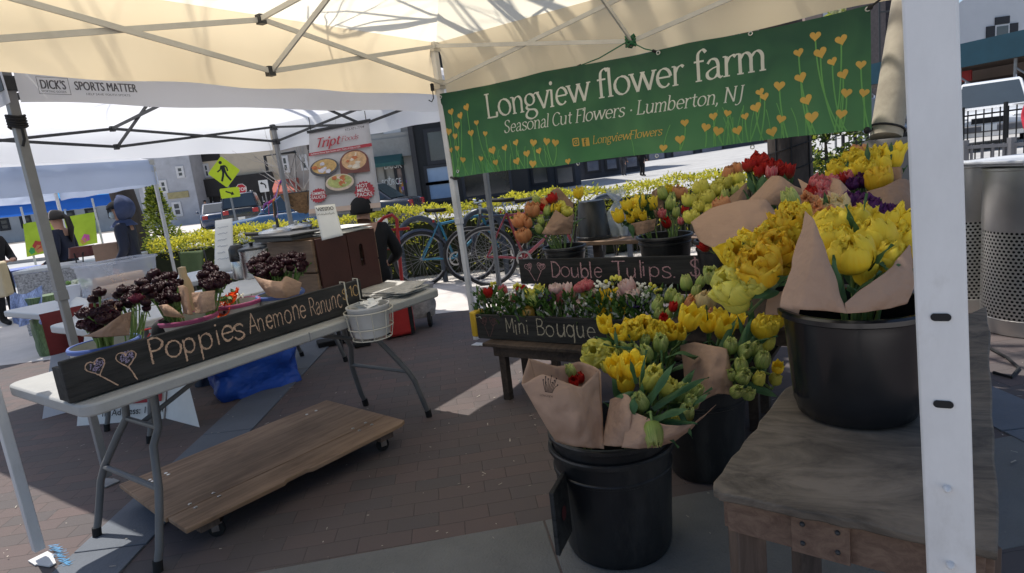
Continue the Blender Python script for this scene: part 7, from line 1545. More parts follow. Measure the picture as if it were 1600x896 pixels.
gcv=M('green_canvas',(.06,.09,.035),.85,.15,14); b=MB(); f3=lambda a,q:at(280,394,7.0).lerp(at(318,391,7.0),a).lerp(at(284,428,6.98).lerp(at(318,425,6.98),a),q)+TOCAM*(-.03*math.sin(PI*a)); b.grid(f3,10,8); o=b.build('backrest',gcv,cc); m_=o.modifiers.new('thick','SOLIDIFY'); m_.thickness=.006
b=MB(); s0=f3(0,1);s1_=f3(1,1); b.add([s0+V((0,0,-.08)),s1_+V((0,0,-.08)),s1_+V((-.1,.42,-.05)),s0+V((-.1,.42,-.05))],[(0,1,2,3)]); o=b.build('seat',gcv,cc); m_=o.modifiers.new('thick','SOLIDIFY'); m_.thickness=.006
for (p,q_) in ((f3(0,0),0),(f3(1,0),0),(s0+V((-.1,.42,-.05)),1),(s1_+V((-.1,.42,-.05)),1)):
    b=MB(); b.tube([p,V((p.x+(.0),p.y+(.05),.0))],.011); b.build('leg',dark_metal,cc)
bk_=thing('coir_basket','round coir-lined hanging basket on a bracket by the grey pole','basket',at(470,318,7.9)); c_=at(472,300,7.9); b=MB(); b.lathe([(0,-.27),(.08,-.26),(.20,-.16),(.27,-.02),(.27,0),(.24,-.02),(0,-.06)],c_,28); b.build('coir_liner',M('coir',(.17,.105,.055),.95,.5,26,bump=.8,bscale=40),bk_); b=MB(); b.tube([c_+V((.27*math.cos(2*PI*i/24),.27*math.sin(2*PI*i/24),0)) for i in range(24)],.008,6,closed=True)
for i in range(6): a=2*PI*i/6; b.tube([c_+V((.27*math.cos(a),.27*math.sin(a),0)),c_+V((.22*math.cos(a),.22*math.sin(a),-.15)),c_+V((0,0,-.28))],.005,5)
pB=V((c_.x-.42,c_.y+.1,0)); b.tube([pB,pB+V((0,0,c_.z+.5)),c_+V((0,0,.5)),c_+V((0,0,.48))],.02,8)
for i in range(3): a=2*PI*i/3; b.tube([c_+V((0,0,.48)),c_+V((.27*math.cos(a),.27*math.sin(a),0))],.003,4)
b.build('bracket_frame',dark_metal,bk_)
b=MB(); rr=random.Random(3)
for i in range(16): branch(b,c_+V((rr.uniform(-.1,.1),rr.uniform(-.1,.1),-.04)),(rr.uniform(-1,1),rr.uniform(-.6,.6),rr.uniform(.6,1.3)),rr.uniform(.5,.9),.008,1,rr,.6,5)
b.build('dead_twigs',M('pale_twig',(.42,.40,.38),.8,.2),bk_)
st_=thing('ribbon_streamer','purple and pink ribbon streamers blowing from the grey pole','streamer',at(440,290,7.4)); cl_=[(.25,.08,.35),(.55,.06,.22),(.6,.3,.06),(.45,.38,.6)]
for i in range(4):
    b=MB(); b.grid(lambda a,q:at(440-2*i,283+4*i,7.4).lerp(at(412+6*i,332-2*i+4*i,7.4),a)+V((0,.06*math.sin(a*6+i),.03*math.sin(a*9+i)+.028*(q-.5))),16,1); o=b.build('ribbon',M('ribbon_%d'%i,cl_[i],.5,.1,5,trans=.3),st_); m_=o.modifiers.new('thick','SOLIDIFY'); m_.thickness=.002
# ------------------------------------------------------------------ street signs
yel=M('sign_lime',(.58,.68,.015),.5,.05); blk=M('sign_black',(.012,.012,.012),.6,.1)
def sign_post(label,px,py,d,name='street_sign'):
    p=at(px,py,d); root=thing(name,label,'sign',(p.x,p.y,gz(p.x,p.y))); return root,p
sg,c_=sign_post('lime diamond pedestrian sign with an arrow plate below it',350,269,23.8)
Xs=V((.995,.10,0)); pz=lambda o:plane(c_,Xs,(0,0,1),o)
def rpoly(ps,r,n=5):
    out=[]; m_=len(ps)
    for i in range(m_):
        p=V(ps[i]+(0,));a=(V(ps[i-1]+(0,))-p).normalized();c=(V(ps[(i+1)%m_]+(0,))-p).normalized()
        for k in range(n+1): t=k/n; q=(p+a*r)*(1-t)**2+p*2*t*(1-t)+(p+c*r)*t*t; out.append((q.x,q.y))
    return out
def flat(root,name,ps,off,mat,fr=pz,th=.004):
    b=MB(); f=fr(off); nn=(f(1,0)-f(0,0)).cross(f(0,1)-f(0,0)); b.prism(ps,lambda x,y,d:f(x,y)-nn*d,th); return b.build(name,mat,root,smooth=False)
hd=.60; dm=flat(sg,'sign_plate',rpoly([(0,-hd),(hd,0),(0,hd),(-hd,0)],.06),.0,yel)
b=MB(); fp=pz(.006); dot(b,(-.07,.36),.062,fp)
for pts,w_ in (([(-.02,.25),(.0,.02)],.15),([(-.06,.24),(-.12,.10),(-.24,.02)],.05),([(.06,.24),(.13,.14),(.14,.02)],.05),([(-.02,.03),(-.06,-.14),(-.14,-.34)],.075),([(.03,.03),(.08,-.14),(.20,-.34)],.075)): stroke(b,dens(pts,.05),lambda *a,w_=w_:w_,fp)
b.build('walking_figure',blk,dm,smooth=False)
pa=lambda o:plane(c_+V((.07,0,-.80)),Xs,(0,0,1),o)
ap=flat(sg,'arrow_plate',rpoly([(-.36,-.19),(.36,-.19),(.36,.19),(-.36,.19)],.06),.0,yel,pa)
b=MB(); fp=pa(.006); stroke(b,dens([(-.15,.07),(.08,-.04)],.05),lambda *a:.05,fp); b.add([fp(.15,-.08),fp(.02,-.10),fp(.09,.04)],[(0,1,2)]); b.build('arrow',blk,ap,smooth=False)
b=MB(); b.tube([V((c_.x+.09,c_.y+.05,gz(c_.x,c_.y))),V((c_.x+.0,c_.y+.05,c_.z+.5))],.04,8); b.build('post',grey_metal,sg)
sg,c_=sign_post('red octagonal STOP sign beyond the lime arrow plate',377,296,45); po_=plane(c_,(1,.05,0),(0,0,1),0)
ps=lambda o:plane(c_,(1,.05,0),(0,0,1),o); oc=lambda r:[(r*math.cos(R(22.5+45*i)),r*math.sin(R(22.5+45*i))) for i in range(8)]
o=flat(sg,'sign_plate',oc(.41),0,paper,ps); flat(o,'red_face',oc(.37),.012,M('stop_red',(.42,.02,.03),.5,.05),ps)
b=MB(); sans(b,'STOP',lambda a,c:ps(.022)(a*.33,-.12+c*.34),1,1,.02,align='CENTER'); b.build('lettering',paper,o,smooth=False); b=MB(); b.tube([V((c_.x,c_.y+.06,0)),V((c_.x,c_.y+.06,c_.z+.4))],.04,8); b.build('post',grey_metal,sg)
sg,c_=sign_post('white square no-left-turn style sign with a black bent arrow',412,291,38); ps2=lambda o:plane(c_,(1,.05,0),(0,0,1),o); o=flat(sg,'sign_plate',rpoly([(-.28,-.36),(.28,-.36),(.28,.36),(-.28,.36)],.05),0,paper,ps2)
b=MB(); fp=ps2(.012); stroke(b,sm([(.12,-.15),(.10,.05),(-.02,.15),(-.10,.17)]),lambda *a:.07,fp); b.add([fp(-.20,.18),fp(-.06,.27),fp(-.06,.08)],[(0,1,2)]); b.build('arrow',blk,o,smooth=False); b=MB(); b.tube([V((c_.x,c_.y+.06,0)),V((c_.x,c_.y+.06,c_.z+.3))],.04,8); b.build('post',grey_metal,sg)
sg['label']='white square sign with a black arrow bending left'
# ------------------------------------------------------------------ cars
chrome=M('chrome',(.6,.6,.6),.2,.05,4,metal=1); glassd=M('car_glass',(.03,.045,.055),.06,.2,.7,spec=1.0); lamp_w=M('lamp_lens',(.7,.7,.68),.15,.05,4,spec=.8); lamp_r=M('tail_lens',(.35,.01,.012),.2,.05,4,spec=.8); rubber=tyre
def car(name,label,loc,rz,col,kind='sedan',group=None,plate=True):
    root=thing(name,label,'car',(0,0,0),0,group); paint=M('paint_'+label[:14].replace(' ','_'),col,.28,.06,2,coat=.8,spec=.6)
    tall=kind in('suv','van'); L=4.6 if tall else 4.5; W=.92 if tall else .88; zb=.30 if tall else .22; belt=1.05 if tall else .90; top=1.76 if tall else 1.43; hood=.98 if tall else .82
    st=[(L/2,zb+.12,zb+.42,.78),(L/2-.06,zb+.02,hood-.16,.90),(L/2-.35,zb,hood-.05,.97),(L/2-1.15,zb,hood+.02,1.0),(L/2-1.35,zb,belt,1.0),(0,zb,belt,1.0),(-L/2+.9,zb,belt+.02,1.0),(-L/2+.12,zb,belt-.0 if tall else belt-.03,.96),(-L/2+.02,zb+.05,belt-.12,.92),(-L/2,zb+.15,belt-.32,.88)]
    b=MB(); rows=[]
    for (x,z0,z1,k) in st:
        w=W*k; sec=[(-w*.86,z0),(-w*.97,z0+.10),(-w,z0+(z1-z0)*.5),(-w*.985,z1-.10),(-w*.90,z1-.015),(-w*.5,z1+.012),(w*.5,z1+.012),(w*.90,z1-.015),(w*.985,z1-.10),(w,z0+(z1-z0)*.5),(w*.97,z0+.10),(w*.86,z0)]; rows.append([(x,y_,z) for y_,z in sec])
    n=12; vs=[p for r_ in rows for p in r_]; fs=[(i*n+j,i*n+(j+1)%n,(i+1)*n+(j+1)%n,(i+1)*n+j) for i in range(len(rows)-1) for j in range(n)]+[tuple(range(n)),tuple((len(rows)-1)*n+j for j in range(n))[::-1]]
    b.add(vs,fs); b.build('body',paint,root,local=True,angle=50)
    xf0,xf1=L/2-1.30,L/2-2.0; xr0,xr1=(-L/2+.10,-L/2+.38) if tall else (-L/2+.55,-L/2+1.15); wt=W*.74
    c=MB(); A=[(xf0,W*.90,belt),(xf1,wt,top-.05),(xr1,wt,top-.05),(xr0,W*.88,belt)]
    vs=[(x,s*y_,z) for s in(1,-1) for x,y_,z in A]+[(xf1-.15,s*wt*.9,top) for s in(1,-1)]+[(xr1+.1,s*wt*.9,top-.02) for s in(1,-1)]
    c.add(vs,[(0,1,2,3),(7,6,5,4),(0,4,5,1),(3,2,6,7),(1,8,10,2),(5,6,11,9),(1,5,9,8),(2,10,11,6),(8,9,11,10)]); c.build('cabin',paint,root,local=True,angle=30,bev=.03)
    def win(name,q):
        w_=MB(); ctr=sum((V(p) for p in q),V((0,0,0)))/4; nn=(V(q[1])-V(q[0])).cross(V(q[3])-V(q[0])).normalized(); 
        if nn.dot(ctr-V((0,0,belt)))<0: nn=-nn
        w_.add([ctr+(V(p)-ctr)*.90+nn*.016 for p in q],[(0,1,2,3)]); w_.build(name,glassd,root,local=True,smooth=False)
    win('windshield',[A[0],A[1],(xf1,-wt,top-.05),(xf0,-W*.90,belt)]); win('rear_window',[A[3],A[2],(xr1,-wt,top-.05),(xr0,-W*.88,belt)])
    for s in (1,-1):
        xm=(xf1+xr1)/2; f=lambda x,t:(x,s*(W*.90*(1-t)+wt*t),belt+(top-.05-belt)*t)
        win('side_window',[f(xf0-.12,.04),f(xf1-.02,.96),f(xm+.03,.96),f(xm+.03,.04)]); win('side_window',[f(xm-.03,.04),f(xm-.03,.96),f(xr1+.02,.96),f(xr0+.12,.04)])
        m_=MB(); m_.ball((xf0-.25,s*(W+.09),belt+.09),.10,10,8,sc=(.6,.9,.7)); m_.build('mirror',paint,root,local=True)
        h=MB(); h.box((L/2-.10,s*W*.66,hood-.24),(.16,.34,.15)); h.build('headlight',lamp_w,root,local=True,bev=.03)
        h=MB(); h.box((-L/2+.05,s*W*.72,belt-.18),(.12,.26,.20)); h.build('tail_light',lamp_r,root,local=True,bev=.02)
        for x in (L/2-.85,-L/2+.9):
            w_=MB(); My=Matrix.Rotation(PI/2,3,'X'); rw=.36 if tall else .32; w_.lathe([(rw*.62,-.10),(rw*.95,-.11),(rw,-.07),(rw,.07),(rw*.95,.11),(rw*.62,.10)],(x,s*(W-.09),rw),26,M=My); o=w_.build('wheel',rubber,root,local=True)
            r_=MB(); r_.lathe([(0,-.07),(rw*.62,-.09),(rw*.64,.09),(0,.07)],(x,s*(W-.09),rw),20,M=My); r_.build('rim',steel,o,local=True)
            a_=MB(); a_.lathe([(rw*1.0,-.02),(rw*1.16,-.02),(rw*1.16,.02),(rw*1.0,.02)],(x,s*(W-.005),rw),26,M=My); a_.build('wheel_arch',black_matte,root,local=True)
    g_=MB(); g_.box((L/2-.01,0,hood-.26),(.06,W*.80,.14)); g_.build('grille',black_matte,root,local=True,bev=.01)
    for sx_ in (1,-1): g_=MB(); g_.box((sx_*(L/2-.0),0,zb+.22),(.16,W*1.7,.18)); g_.build('bumper',paint if not tall else M('bumper_grey'+label[:6],(.12,.12,.13),.5,.1),root,local=True,bev=.04)
    if plate: g_=MB(); g_.box((L/2+.085,0,zb+.24),(.01,.31,.15)); g_.box((-L/2-.085,0,zb+.24),(.01,.31,.15)); g_.build('plate',paper,root,local=True)
    if kind=='suv':
        for s in (1,-1): g_=MB(); g_.tube([(xf1-.2,s*wt*.82,top-.01),(xf1-.25,s*wt*.82,top+.05),(xr1+.25,s*wt*.82,top+.04),(xr1+.2,s*wt*.82,top-.01)],.018,6); g_.build('roof_rail',chrome,root,local=True)
    root.location=V(loc); root.rotation_euler=(0,0,rz); return root
q=drop(1545,226,17.6); car('parked_car','white sport utility vehicle facing us behind the fence at the right',q,R(-128),(.72,.73,.74),'suv')
q=drop(1602,200,23); car('parked_car','bright red sport utility vehicle just behind the white one',q,R(-128),(.42,.015,.02),'suv')
q=drop(545,352,19); car('parked_car','dark sedan with bright rear window beyond the hedge below the poster',q,R(172),(.03,.032,.04),'sedan')
q=drop(345,360,34); car('parked_car','dark blue sedan under the lime crossing sign',q,R(115),(.03,.05,.10),'sedan')
q=drop(388,362,32); car('parked_car','black sport utility vehicle parked left of the grey tent pole',q,R(108),(.014,.014,.016),'suv')
q=drop(470,350,19); car('parked_car','mid blue car glimpsed under the hanging basket',q,R(180),(.04,.10,.20),'sedan')
q=drop(1404,240,17); car('parked_car','black van glimpsed between the leaning post and the white pole',q,R(-122),(.012,.012,.014),'suv')
# ------------------------------------------------------------------ buildings
def fxy(px,py,Y):
    r=ray(px,py); s=(Y-CAM.y)/r.y; return CAM+r*s
class Facade:
    def __init__(s,name,label,pxl,pxr,Y,topz,mat,py=250,depth=9,z0=None):
        a=fxy(pxl,py,Y); c=fxy(pxr,py,Y); s.Y=Y; s.x0,s.x1=a.x,c.x; s.z0=gz(a.x,Y)-.6 if z0 is None else z0; s.top=topz
        s.root=thing(name,label,'building',((a.x+c.x)/2,Y+depth/2,s.z0))
        b=MB(); b.box(((a.x+c.x)/2,Y+depth/2,(s.z0+topz)/2),(c.x-a.x,depth,topz-s.z0)); b.build('wall',mat,s.root)
    def R4(s,p): a=fxy(p[0],p[1],s.Y); c=fxy(p[2],p[3],s.Y); return a.x,a.z,c.x,c.z
    def box(s,nm,px,mat,out=.06,th=.12,par=None):
        x0,z0,x1,z1=s.R4(px); b=MB(); b.box(((x0+x1)/2,s.Y-out+th/2-.001,(z0+z1)/2),(abs(x1-x0),th,abs(z1-z0))); return b.build(nm,mat,par or s.root)
    def win(s,px,frame,pane,fw=.09,bars=1,nm='window'):
        x0,z0,x1,z1=s.R4(px); x0,x1=min(x0,x1),max(x0,x1); z0,z1=min(z0,z1),max(z0,z1); b=MB(); y_=s.Y-.035
        for (cx,cz,w_,h_) in (((x0+x1)/2,z0,x1-x0+fw,fw),((x0+x1)/2,z1,x1-x0+fw,fw),(x0,(z0+z1)/2,fw,z1-z0-fw),(x1,(z0+z1)/2,fw,z1-z0-fw)): b.box((cx,y_,cz),(w_,.07,h_))
        if bars: b.box(((x0+x1)/2,y_,(z0+z1)/2),(x1-x0-fw,.05,fw*.6))
        o=b.build(nm,frame,s.root); g_=MB(); g_.box(((x0+x1)/2,s.Y-.008,(z0+z1)/2),(x1-x0-fw,.012,z1-z0-fw)); g_.build('pane',pane,o); return o
    def awning(s,px,mat,out=1.0):
        x0,z0,x1,z1=s.R4(px); b=MB(); zt=max(z0,z1); zl=min(z0,z1); y0=s.Y-.002
        b.add([(x0,y0,zt),(x1,y0,zt),(x1,y0-out,zl+.15),(x0,y0-out,zl+.15),(x0,y0-out,zl),(x1,y0-out,zl),(x0,y0,zl),(x1,y0,zl)],[(0,1,2,3),(3,2,5,4),(0,3,4,6),(1,7,5,2)]); o=b.build('awning',mat,s.root,smooth=False); return o
stone=M('shaded_stone',(.42,.39,.35),.85,.12,1.2,dirt=.3,dcol=(.18,.17,.16)); blackf=M('black_facade',(.012,.012,.014),.5,.25,2); pane=glass('window_pane',(.05,.06,.075)); skyp=M('sky_pane',(.25,.36,.52),.08,.15,.5,spec=1); wfr=M('white_frame',(.6,.6,.6),.6,.05); dfr=M('dark_frame',(.03,.03,.035),.6,.1)
cream=M('cream_stucco',(.60,.52,.40),.9,.08,1.2,dirt=.2,dcol=(.25,.2,.15)); greyw=M('grey_siding',(.42,.43,.46),.85,.15,1.5); timberf=M('dark_timber_front',(.025,.022,.022),.6,.3,2)
Y=26.5
f=Facade('shop_building','grey stone shop with green awning and poster window beside the food poster',484,690,Y,7.2,stone)
f.box('cornice',(484,232,688,238),M('stone_ledge',(.34,.32,.29),.85,.1),.22,.3)
f.box('cornice',(575,213,690,216),stone,.12,.16)
f.win((606,206,622,219),wfr,pane,.35,0); f.win((540,208,556,222),wfr,pane,.35,0)
f.awning((580,243,632,258),M('green_awning',(.03,.10,.09),.7,.15),1.0)
dw=f.box('door',(599,262,613,335),M('shop_door',(.10,.095,.085),.5,.2),.05,.08)
sw=f.win((617,262,639,330),dfr,M('poster_pane',(.24,.17,.15),.3,.7,3),.12,0,'shop_window')
f.win((581,262,596,335),dfr,M('poster_pane2',(.20,.15,.28),.3,.6,2),.12,0,'shop_window')
cl_=[(.6,.2,.35),(.1,.3,.55),(.6,.55,.4),(.1,.35,.3),(.55,.25,.05),(.3,.15,.5),(.7,.68,.6)]
rr=random.Random(8)
for i in range(14):
    x=rr.uniform(618,634); y_=rr.uniform(276,322); o=f.box('poster',(x,y_,x+rr.uniform(2,5),y_+rr.uniform(3,8)),M('poster_c%d'%i,rr.choice(cl_),.6,.4,6),.03+.002*i,.01,sw)
b=MB(); p=fxy(600,265,Y-.08); sans(b,'DUSK',lambda a,c:p+V((a,0,c)),.42,.7,.01); p2_=fxy(604,274,Y-.08); sans(b,'+',lambda a,c:p2_+V((a,0,c-.3)),.4,.8,.01); p3_=fxy(600,283,Y-.08); sans(b,'SOURCE',lambda a,c:p3_+V((a-.1,0,c-.2)),.36,.6,.01); b.build('shop_lettering',paper,dw,smooth=False)
f=Facade('shop_building','black glazed shop front with pale blue reflections beside the canopy leg',646,822,Y-.3,7.6,blackf)
f.win((664,205,716,250),dfr,pane,.15,0); f.win((664,262,708,283),dfr,skyp,.12,0); f.win((668,288,710,310),dfr,skyp,.12,0); f.box('pilaster',(642,180,658,345),M('dark_stone',(.06,.055,.055),.8,.15),.14,.2); f.win((722,270,800,302),dfr,glass('dark_pane',(.02,.022,.026)),.12,0)  # sky reflection is put into the colour of the two pale blue panes
dk=lambda i,c:M('dark_shop_row%d'%i,c,.7,.4,.6)
f=Facade('shop_building','dark glazed shop right of the black one, under the lower edge of the banner',822,905,31,7,dk(0,(.05,.052,.06)))
for (a,c) in ((830,858),(868,898)): f.win((a,262,c,286),dfr,pane,.12,0,'shop_window')
f=Facade('shop_building','row of dark low shops in the middle distance below the banner',903,1004,40,7.5,dk(1,(.06,.062,.075)))
for (a,c) in ((915,938),(946,966),(976,998)): f.win((a,252-.1*(a-910),c,268-.1*(a-910)),dfr,M('bluish_pane%d'%a,(.10,.13,.20),.1,.3,1,spec=1),.15,0,'shop_window')
f=Facade('shop_building','dark shops farther up the street near the wrapped tree',1003,1195,66,8,dk(2,(.07,.075,.09)))
for (a,c) in ((1012,1040),(1050,1085),(1095,1130)): f.win((a,238-.1*(a-1010),c,250-.1*(a-1010)),dfr,M('bluish_pane',(.10,.14,.22),.1,.3,1,spec=1),.2,0,'shop_window')
f=Facade('house','white-walled house above the banner, dark slate mansard edge',960,1122,74,21.3,M('white_wall',(.60,.61,.63),.8,.06,.6)); f.box('roof_edge',(1100,22,1140,40),M('slate_roof',(.10,.13,.16),.6,.2,3),.3,.5)
f=Facade('house','red brick mansard house with white cornice left of the dark trunk',1112,1200,70,20.0,M('dull_brick',(.20,.085,.075),.85,.2,8)); f.box('cornice',(1108,36,1200,46),wfr,.6,.9); f.box('mansard_roof',(1128,14,1196,36),M('pale_slate',(.34,.40,.42),.6,.12,3),.12,.4); f.win((1120,46,1130,62),wfr,pane,.12,1); f.win((1146,44,1156,60),wfr,pane,.12,1)
f=Facade('church_tower','tall tan stone tower with a slit window above the banner',1258,1320,80,34,M('tan_stone',(.36,.27,.23),.85,.1,.8),py=30)
b=MB(); p=fxy(1290,12,80); b.box((p.x,79.93,p.z),(.8,.16,3.4)); b.lathe([(.4,-.08),(.4,.08),(0,.08)],(p.x,79.93,p.z+1.7),16,M=Matrix.Rotation(PI/2,3,'X')); o=b.build('slit_window',wfr,f.root)
f=Facade('building','dark half-built tower wrapped in scaffold netting beside the leaning post',1384,1440,46,17.5,M('scaffold_net',(.035,.03,.035),.9,.5,4),py=60,depth=5)
b=MB()
for z in (9,11,13,15,17): b.tube([(f.x0-.8,45.4,z),(f.x1,45.4,z)],.06,6)
for x in (f.x0-.8,f.x0+.6): b.tube([(x,45.4,0),(x,45.4,18)],.06,6)
b.build('scaffold',dark_metal,f.root)
# buildings on the left
f=Facade('shop_building','cream gabled corner building over a dark half-timbered shop front',296,432,49,9.6,cream)
f.box('shopfront_band',(296,284,432,296),timberf,.5,.7); f.win((345,250,356,270),wfr,pane,.15,1); f.win((318,258,328,276),wfr,pane,.15,1)
f.box('timber_panel',(300,240,345,250),timberf,.06,.1)
for a in range(303,430,13): f.box('plaster_panel',(a,318-.1*(a-300),a+9,334-.1*(a-300)),wfr,.10,.06)
for a in range(300,430,13): f.box('timber_post',(a,286-.1*(a-300),a+2.5,350),timberf,.12,.2)
f.win((326,305,342,338),wfr,glass('shop_glass',(.2,.25,.24)),.1,0,'shop_window'); f.win((385,300,402,335),wfr,pane,.1,1,'shop_window'); f.win((303,318,320,345),wfr,pane,.1,1,'shop_window')
f=Facade('shop_building','weathered stone building with long salmon awnings',432,500,41,9.5,M('brown_stone',(.34,.31,.28),.85,.2,1))
f.awning((430,282,470,300),M('salmon_awning',(.40,.10,.07),.8,.12),1.2); f.win((440,246,452,268),wfr,pane,.15,1); f.win((470,244,481,264),wfr,pane,.15,1); f.box('shopfront',(434,303,498,345),timberf,.05,.1)
f=Facade('house','slate-blue clapboard house with white windows beyond the white canopy',206,296,47,8.6,greyw)
for (a,c,d_,e) in ((276,262,288,276),(224,290,236,306),(250,284,262,300),(270,318,285,336),(232,326,246,342)): f.win((a,c,d_,e),wfr,pane,.16,1)
f.box('shopfront',(262,302,296,308),M('band_yellow',(.35,.3,.15),.7,.2),.1,.15)
f=Facade('building','pale distant apartment block seen under the left canopies',-90,205,62,7.5,M('pale_block',(.5,.5,.5),.85,.12,.6))
for i in range(8): f.win((-70+i*34,352-i*4,-52+i*34,366-i*4),dfr,pane,.2,1)
# right: sidewalk shed, gabled white house, fence
A_=at(1362,140,25.0); B_=at(1612,92,19.6); z_b,z_t=2.95,3.85
shd=thing('sidewalk_shed','long teal plywood sidewalk shed on scaffold posts along the right street','shed',(A_+B_)/2); dS=(B_-A_); dS.z=0; dS.normalize(); nS=V((-dS.y,dS.x,0)); 
if nS.dot(CAM-A_)>0: nS=-nS
a0=V((A_.x,A_.y,0))-dS*2; b0_=V((B_.x,B_.y,0))+dS*3; 
zA=lambda p:at(1362,138,25).z
b=MB(); zl=at(1480,107,22.2).z-.08; zh=at(1480,75,22.2).z
b.bar(a0+V((0,0,(zl+zh)/2)),b0_+V((0,0,(zl+zh)/2)),.08,zh-zl); b.build('parapet',M('teal_plywood',(.010,.05,.075),.6,.15,2),shd)
b=MB(); b.bar(a0+nS*1.4+V((0,0,zl+.04)),b0_+nS*1.4+V((0,0,zl+.04)),2.6,.1); b.build('deck',darktimber,shd)
ps_=MB(); Ls=(b0_-a0).length
for i in range(7):
    p=a0+dS*(Ls*i/6)+nS*.2; g0=gz(p.x,p.y); q=MB(); q.tube([p+V((0,0,g0)),p+V((0,0,zl))],.05,8); q.build('post',grey_metal,shd)
    if i<6: 
        p2=a0+dS*(Ls*(i+1)/6)+nS*.2; q=MB(); q.tube([p+V((0,0,zl-.9)),p2+V((0,0,zl-1.0))],.03,6); q.tube([p+V((0,0,zl-.3)),p2+V((0,0,zl-1.7))],.03,6); q.build('brace',grey_metal,shd)
bw=thing('building','brown shop wall in shade under the teal shed with a small red sign','building',a0+nS*3); b=MB(); b.bar(a0+nS*2.9+V((0,0,1.6)),b0_+nS*2.9+V((0,0,1.6)),.2,3.6); b.build('wall',M('dark_brown_wall',(.045,.032,.028),.9,.3,.8),bw)
b=MB(); p=at(1494,122,22.5); p=p+nS*.0; b.bar(p-dS*.55+V((0,0,0)),p+dS*.55,.05,.36); so_=b.build('shop_sign',M('red_sign',(.28,.02,.02),.6,.15),bw); b=MB(); sans(b,'TE',lambda a,c:p+dS*(a-.25)-nS*.03+V((0,0,c-.12)),.36,.9,.01); b.build('lettering',paper,so_,smooth=False)
gh_=thing('house','white gabled house with one black-shuttered window over the teal shed','house',a0+nS*5); hw_=M('white_clapboard',(.62,.62,.63),.8,.05,.8)
p0=V((at(1462,70,28.5).x,at(1462,70,28.5).y,0)); dirr=V((1,-.12,0)).normalized()
gz_=lambda a,z:p0+dirr*a+V((0,0,z))
gx0=0; b=MB(); e0=at(1478,46,23.5); pk_=at(1530,-20,23.6)
b.prism([(-.5,0),(14.5,0),(14.5,13.2),(8.5,11.4),(1.9,6.9),(-.5,5.4)],lambda x,y,d:gz_(x,y)+V((.60*d,.80*d,0)),6); b.build('wall',hw_,gh_,smooth=False)
wd_=at(1567,52,29); kx=(wd_-p0).dot(dirr); zz=CAM.z+ray(1567,52).z*((p0.y+dirr.y*kx-0)/ray(1567,52).y); kx=(CAM.x+ray(1567,52).x*((p0.y+dirr.y*kx)/ray(1567,52).y)-p0.x)/dirr.x
ga=math.atan2(dirr.y,dirr.x); off=V((dirr.y,-dirr.x,0))
o=MB(); o.box(gz_(kx,zz)+off*.03,(.60,.06,.74),ga); wf=o.build('window',wfr,gh_); o=MB(); o.box(gz_(kx,zz)+off*.065,(.48,.02,.62),ga); o.build('pane',pane,wf)
for sx_ in (-.49,.49): o=MB(); o.box(gz_(kx+sx_,zz)+off*.03,(.34,.06,.74),ga); o.build('shutter',dfr,gh_)
o=MB(); o.box(gz_(kx,zz+.56)+off*.03,(.60,.06,.31),ga); o.build('shutter',dfr,gh_)
# fence of black pickets and low grey railing
def fence(label,pa,pb,h,mat,pitch,w,rails,posts=None,cat='fence',name='picket_fence'):
    root=thing(name,label,cat,(pa+pb)/2); d=(pb-pa); L=V((d.x,d.y,0)).length; b=MB(); n=int(L/pitch)
    for i in range(n+1):
        p=pa.lerp(pb,i/n); b.bar(p+V((0,0,.08)),p+V((0,0,h)),w,w)
    b.build('picket_panel',mat,root); r_=MB()
    for z in rails: r_.bar(pa+V((0,0,z)),pb+V((0,0,z)),w*1.6,w*1.8)
    r_.build('rail',mat,root)
    for i in range(4):
        p=pa.lerp(pb,i/3); q=MB(); q.bar(p,p+V((0,0,h+.08)),w*3,w*3); q.build('post',mat,root)
    return root
fence('black iron picket fence in front of the parked white vehicle',drop(1440,240,13.2),drop(1640,228,12.2),1.15,blk,.13,.018,(.15,1.05))
fence('low grey metal railing in front of the black picket fence',drop(1440,252,11.2),drop(1660,240,9.8),.72,M('grey_rail',(.16,.16,.17),.5,.1),.14,.03,(.12,.68),cat='railing',name='railing')
pf_=fence('dark iron fence seen between banner and leaning post',drop(1318,262,12.5),drop(1375,256,12.0),1.0,blk,.11,.016,(.15,.9))
# stroller
sr=thing('stroller','black stroller with a pale hood parked by the grey railing','stroller',drop(1500,240,8.8)); c_=drop(1502,240,8.8); b=MB(); b.tube([c_+V((-.22,0,.12)),c_+V((.05,0,.42)),c_+V((-.28,0,.82))],.015); b.tube([c_+V((.28,0,.12)),c_+V((-.1,0,.48)),c_+V((-.2,0,.5))],.015); b.build('frame',dark_metal,sr)
b=soft_box(c_+V((-.02,0,.32)),(.42,.34,.24),0,.02,33,MB()); b.build('seat',blackc,sr); b=MB(); b.lathe([(.24,0),(.23,.10),(.16,.19),(0,.22)],c_+V((-.12,0,.52)),20,a0=R(60),a1=R(300)); b.build('hood',M('pale_hood',(.55,.55,.56),.7,.1),sr)
for (x,y_) in ((-.24,-.16),(-.24,.16),(.28,-.1),(.28,.1)):
    b=MB(); b.lathe([(.05,-.02),(.08,-.02),(.09,0),(.08,.02),(.05,.02),(.05,-.02)],c_+V((x,y_,.09)),16,M=Matrix.Rotation(PI/2,3,'X')); b.build('wheel',black_matte,sr)
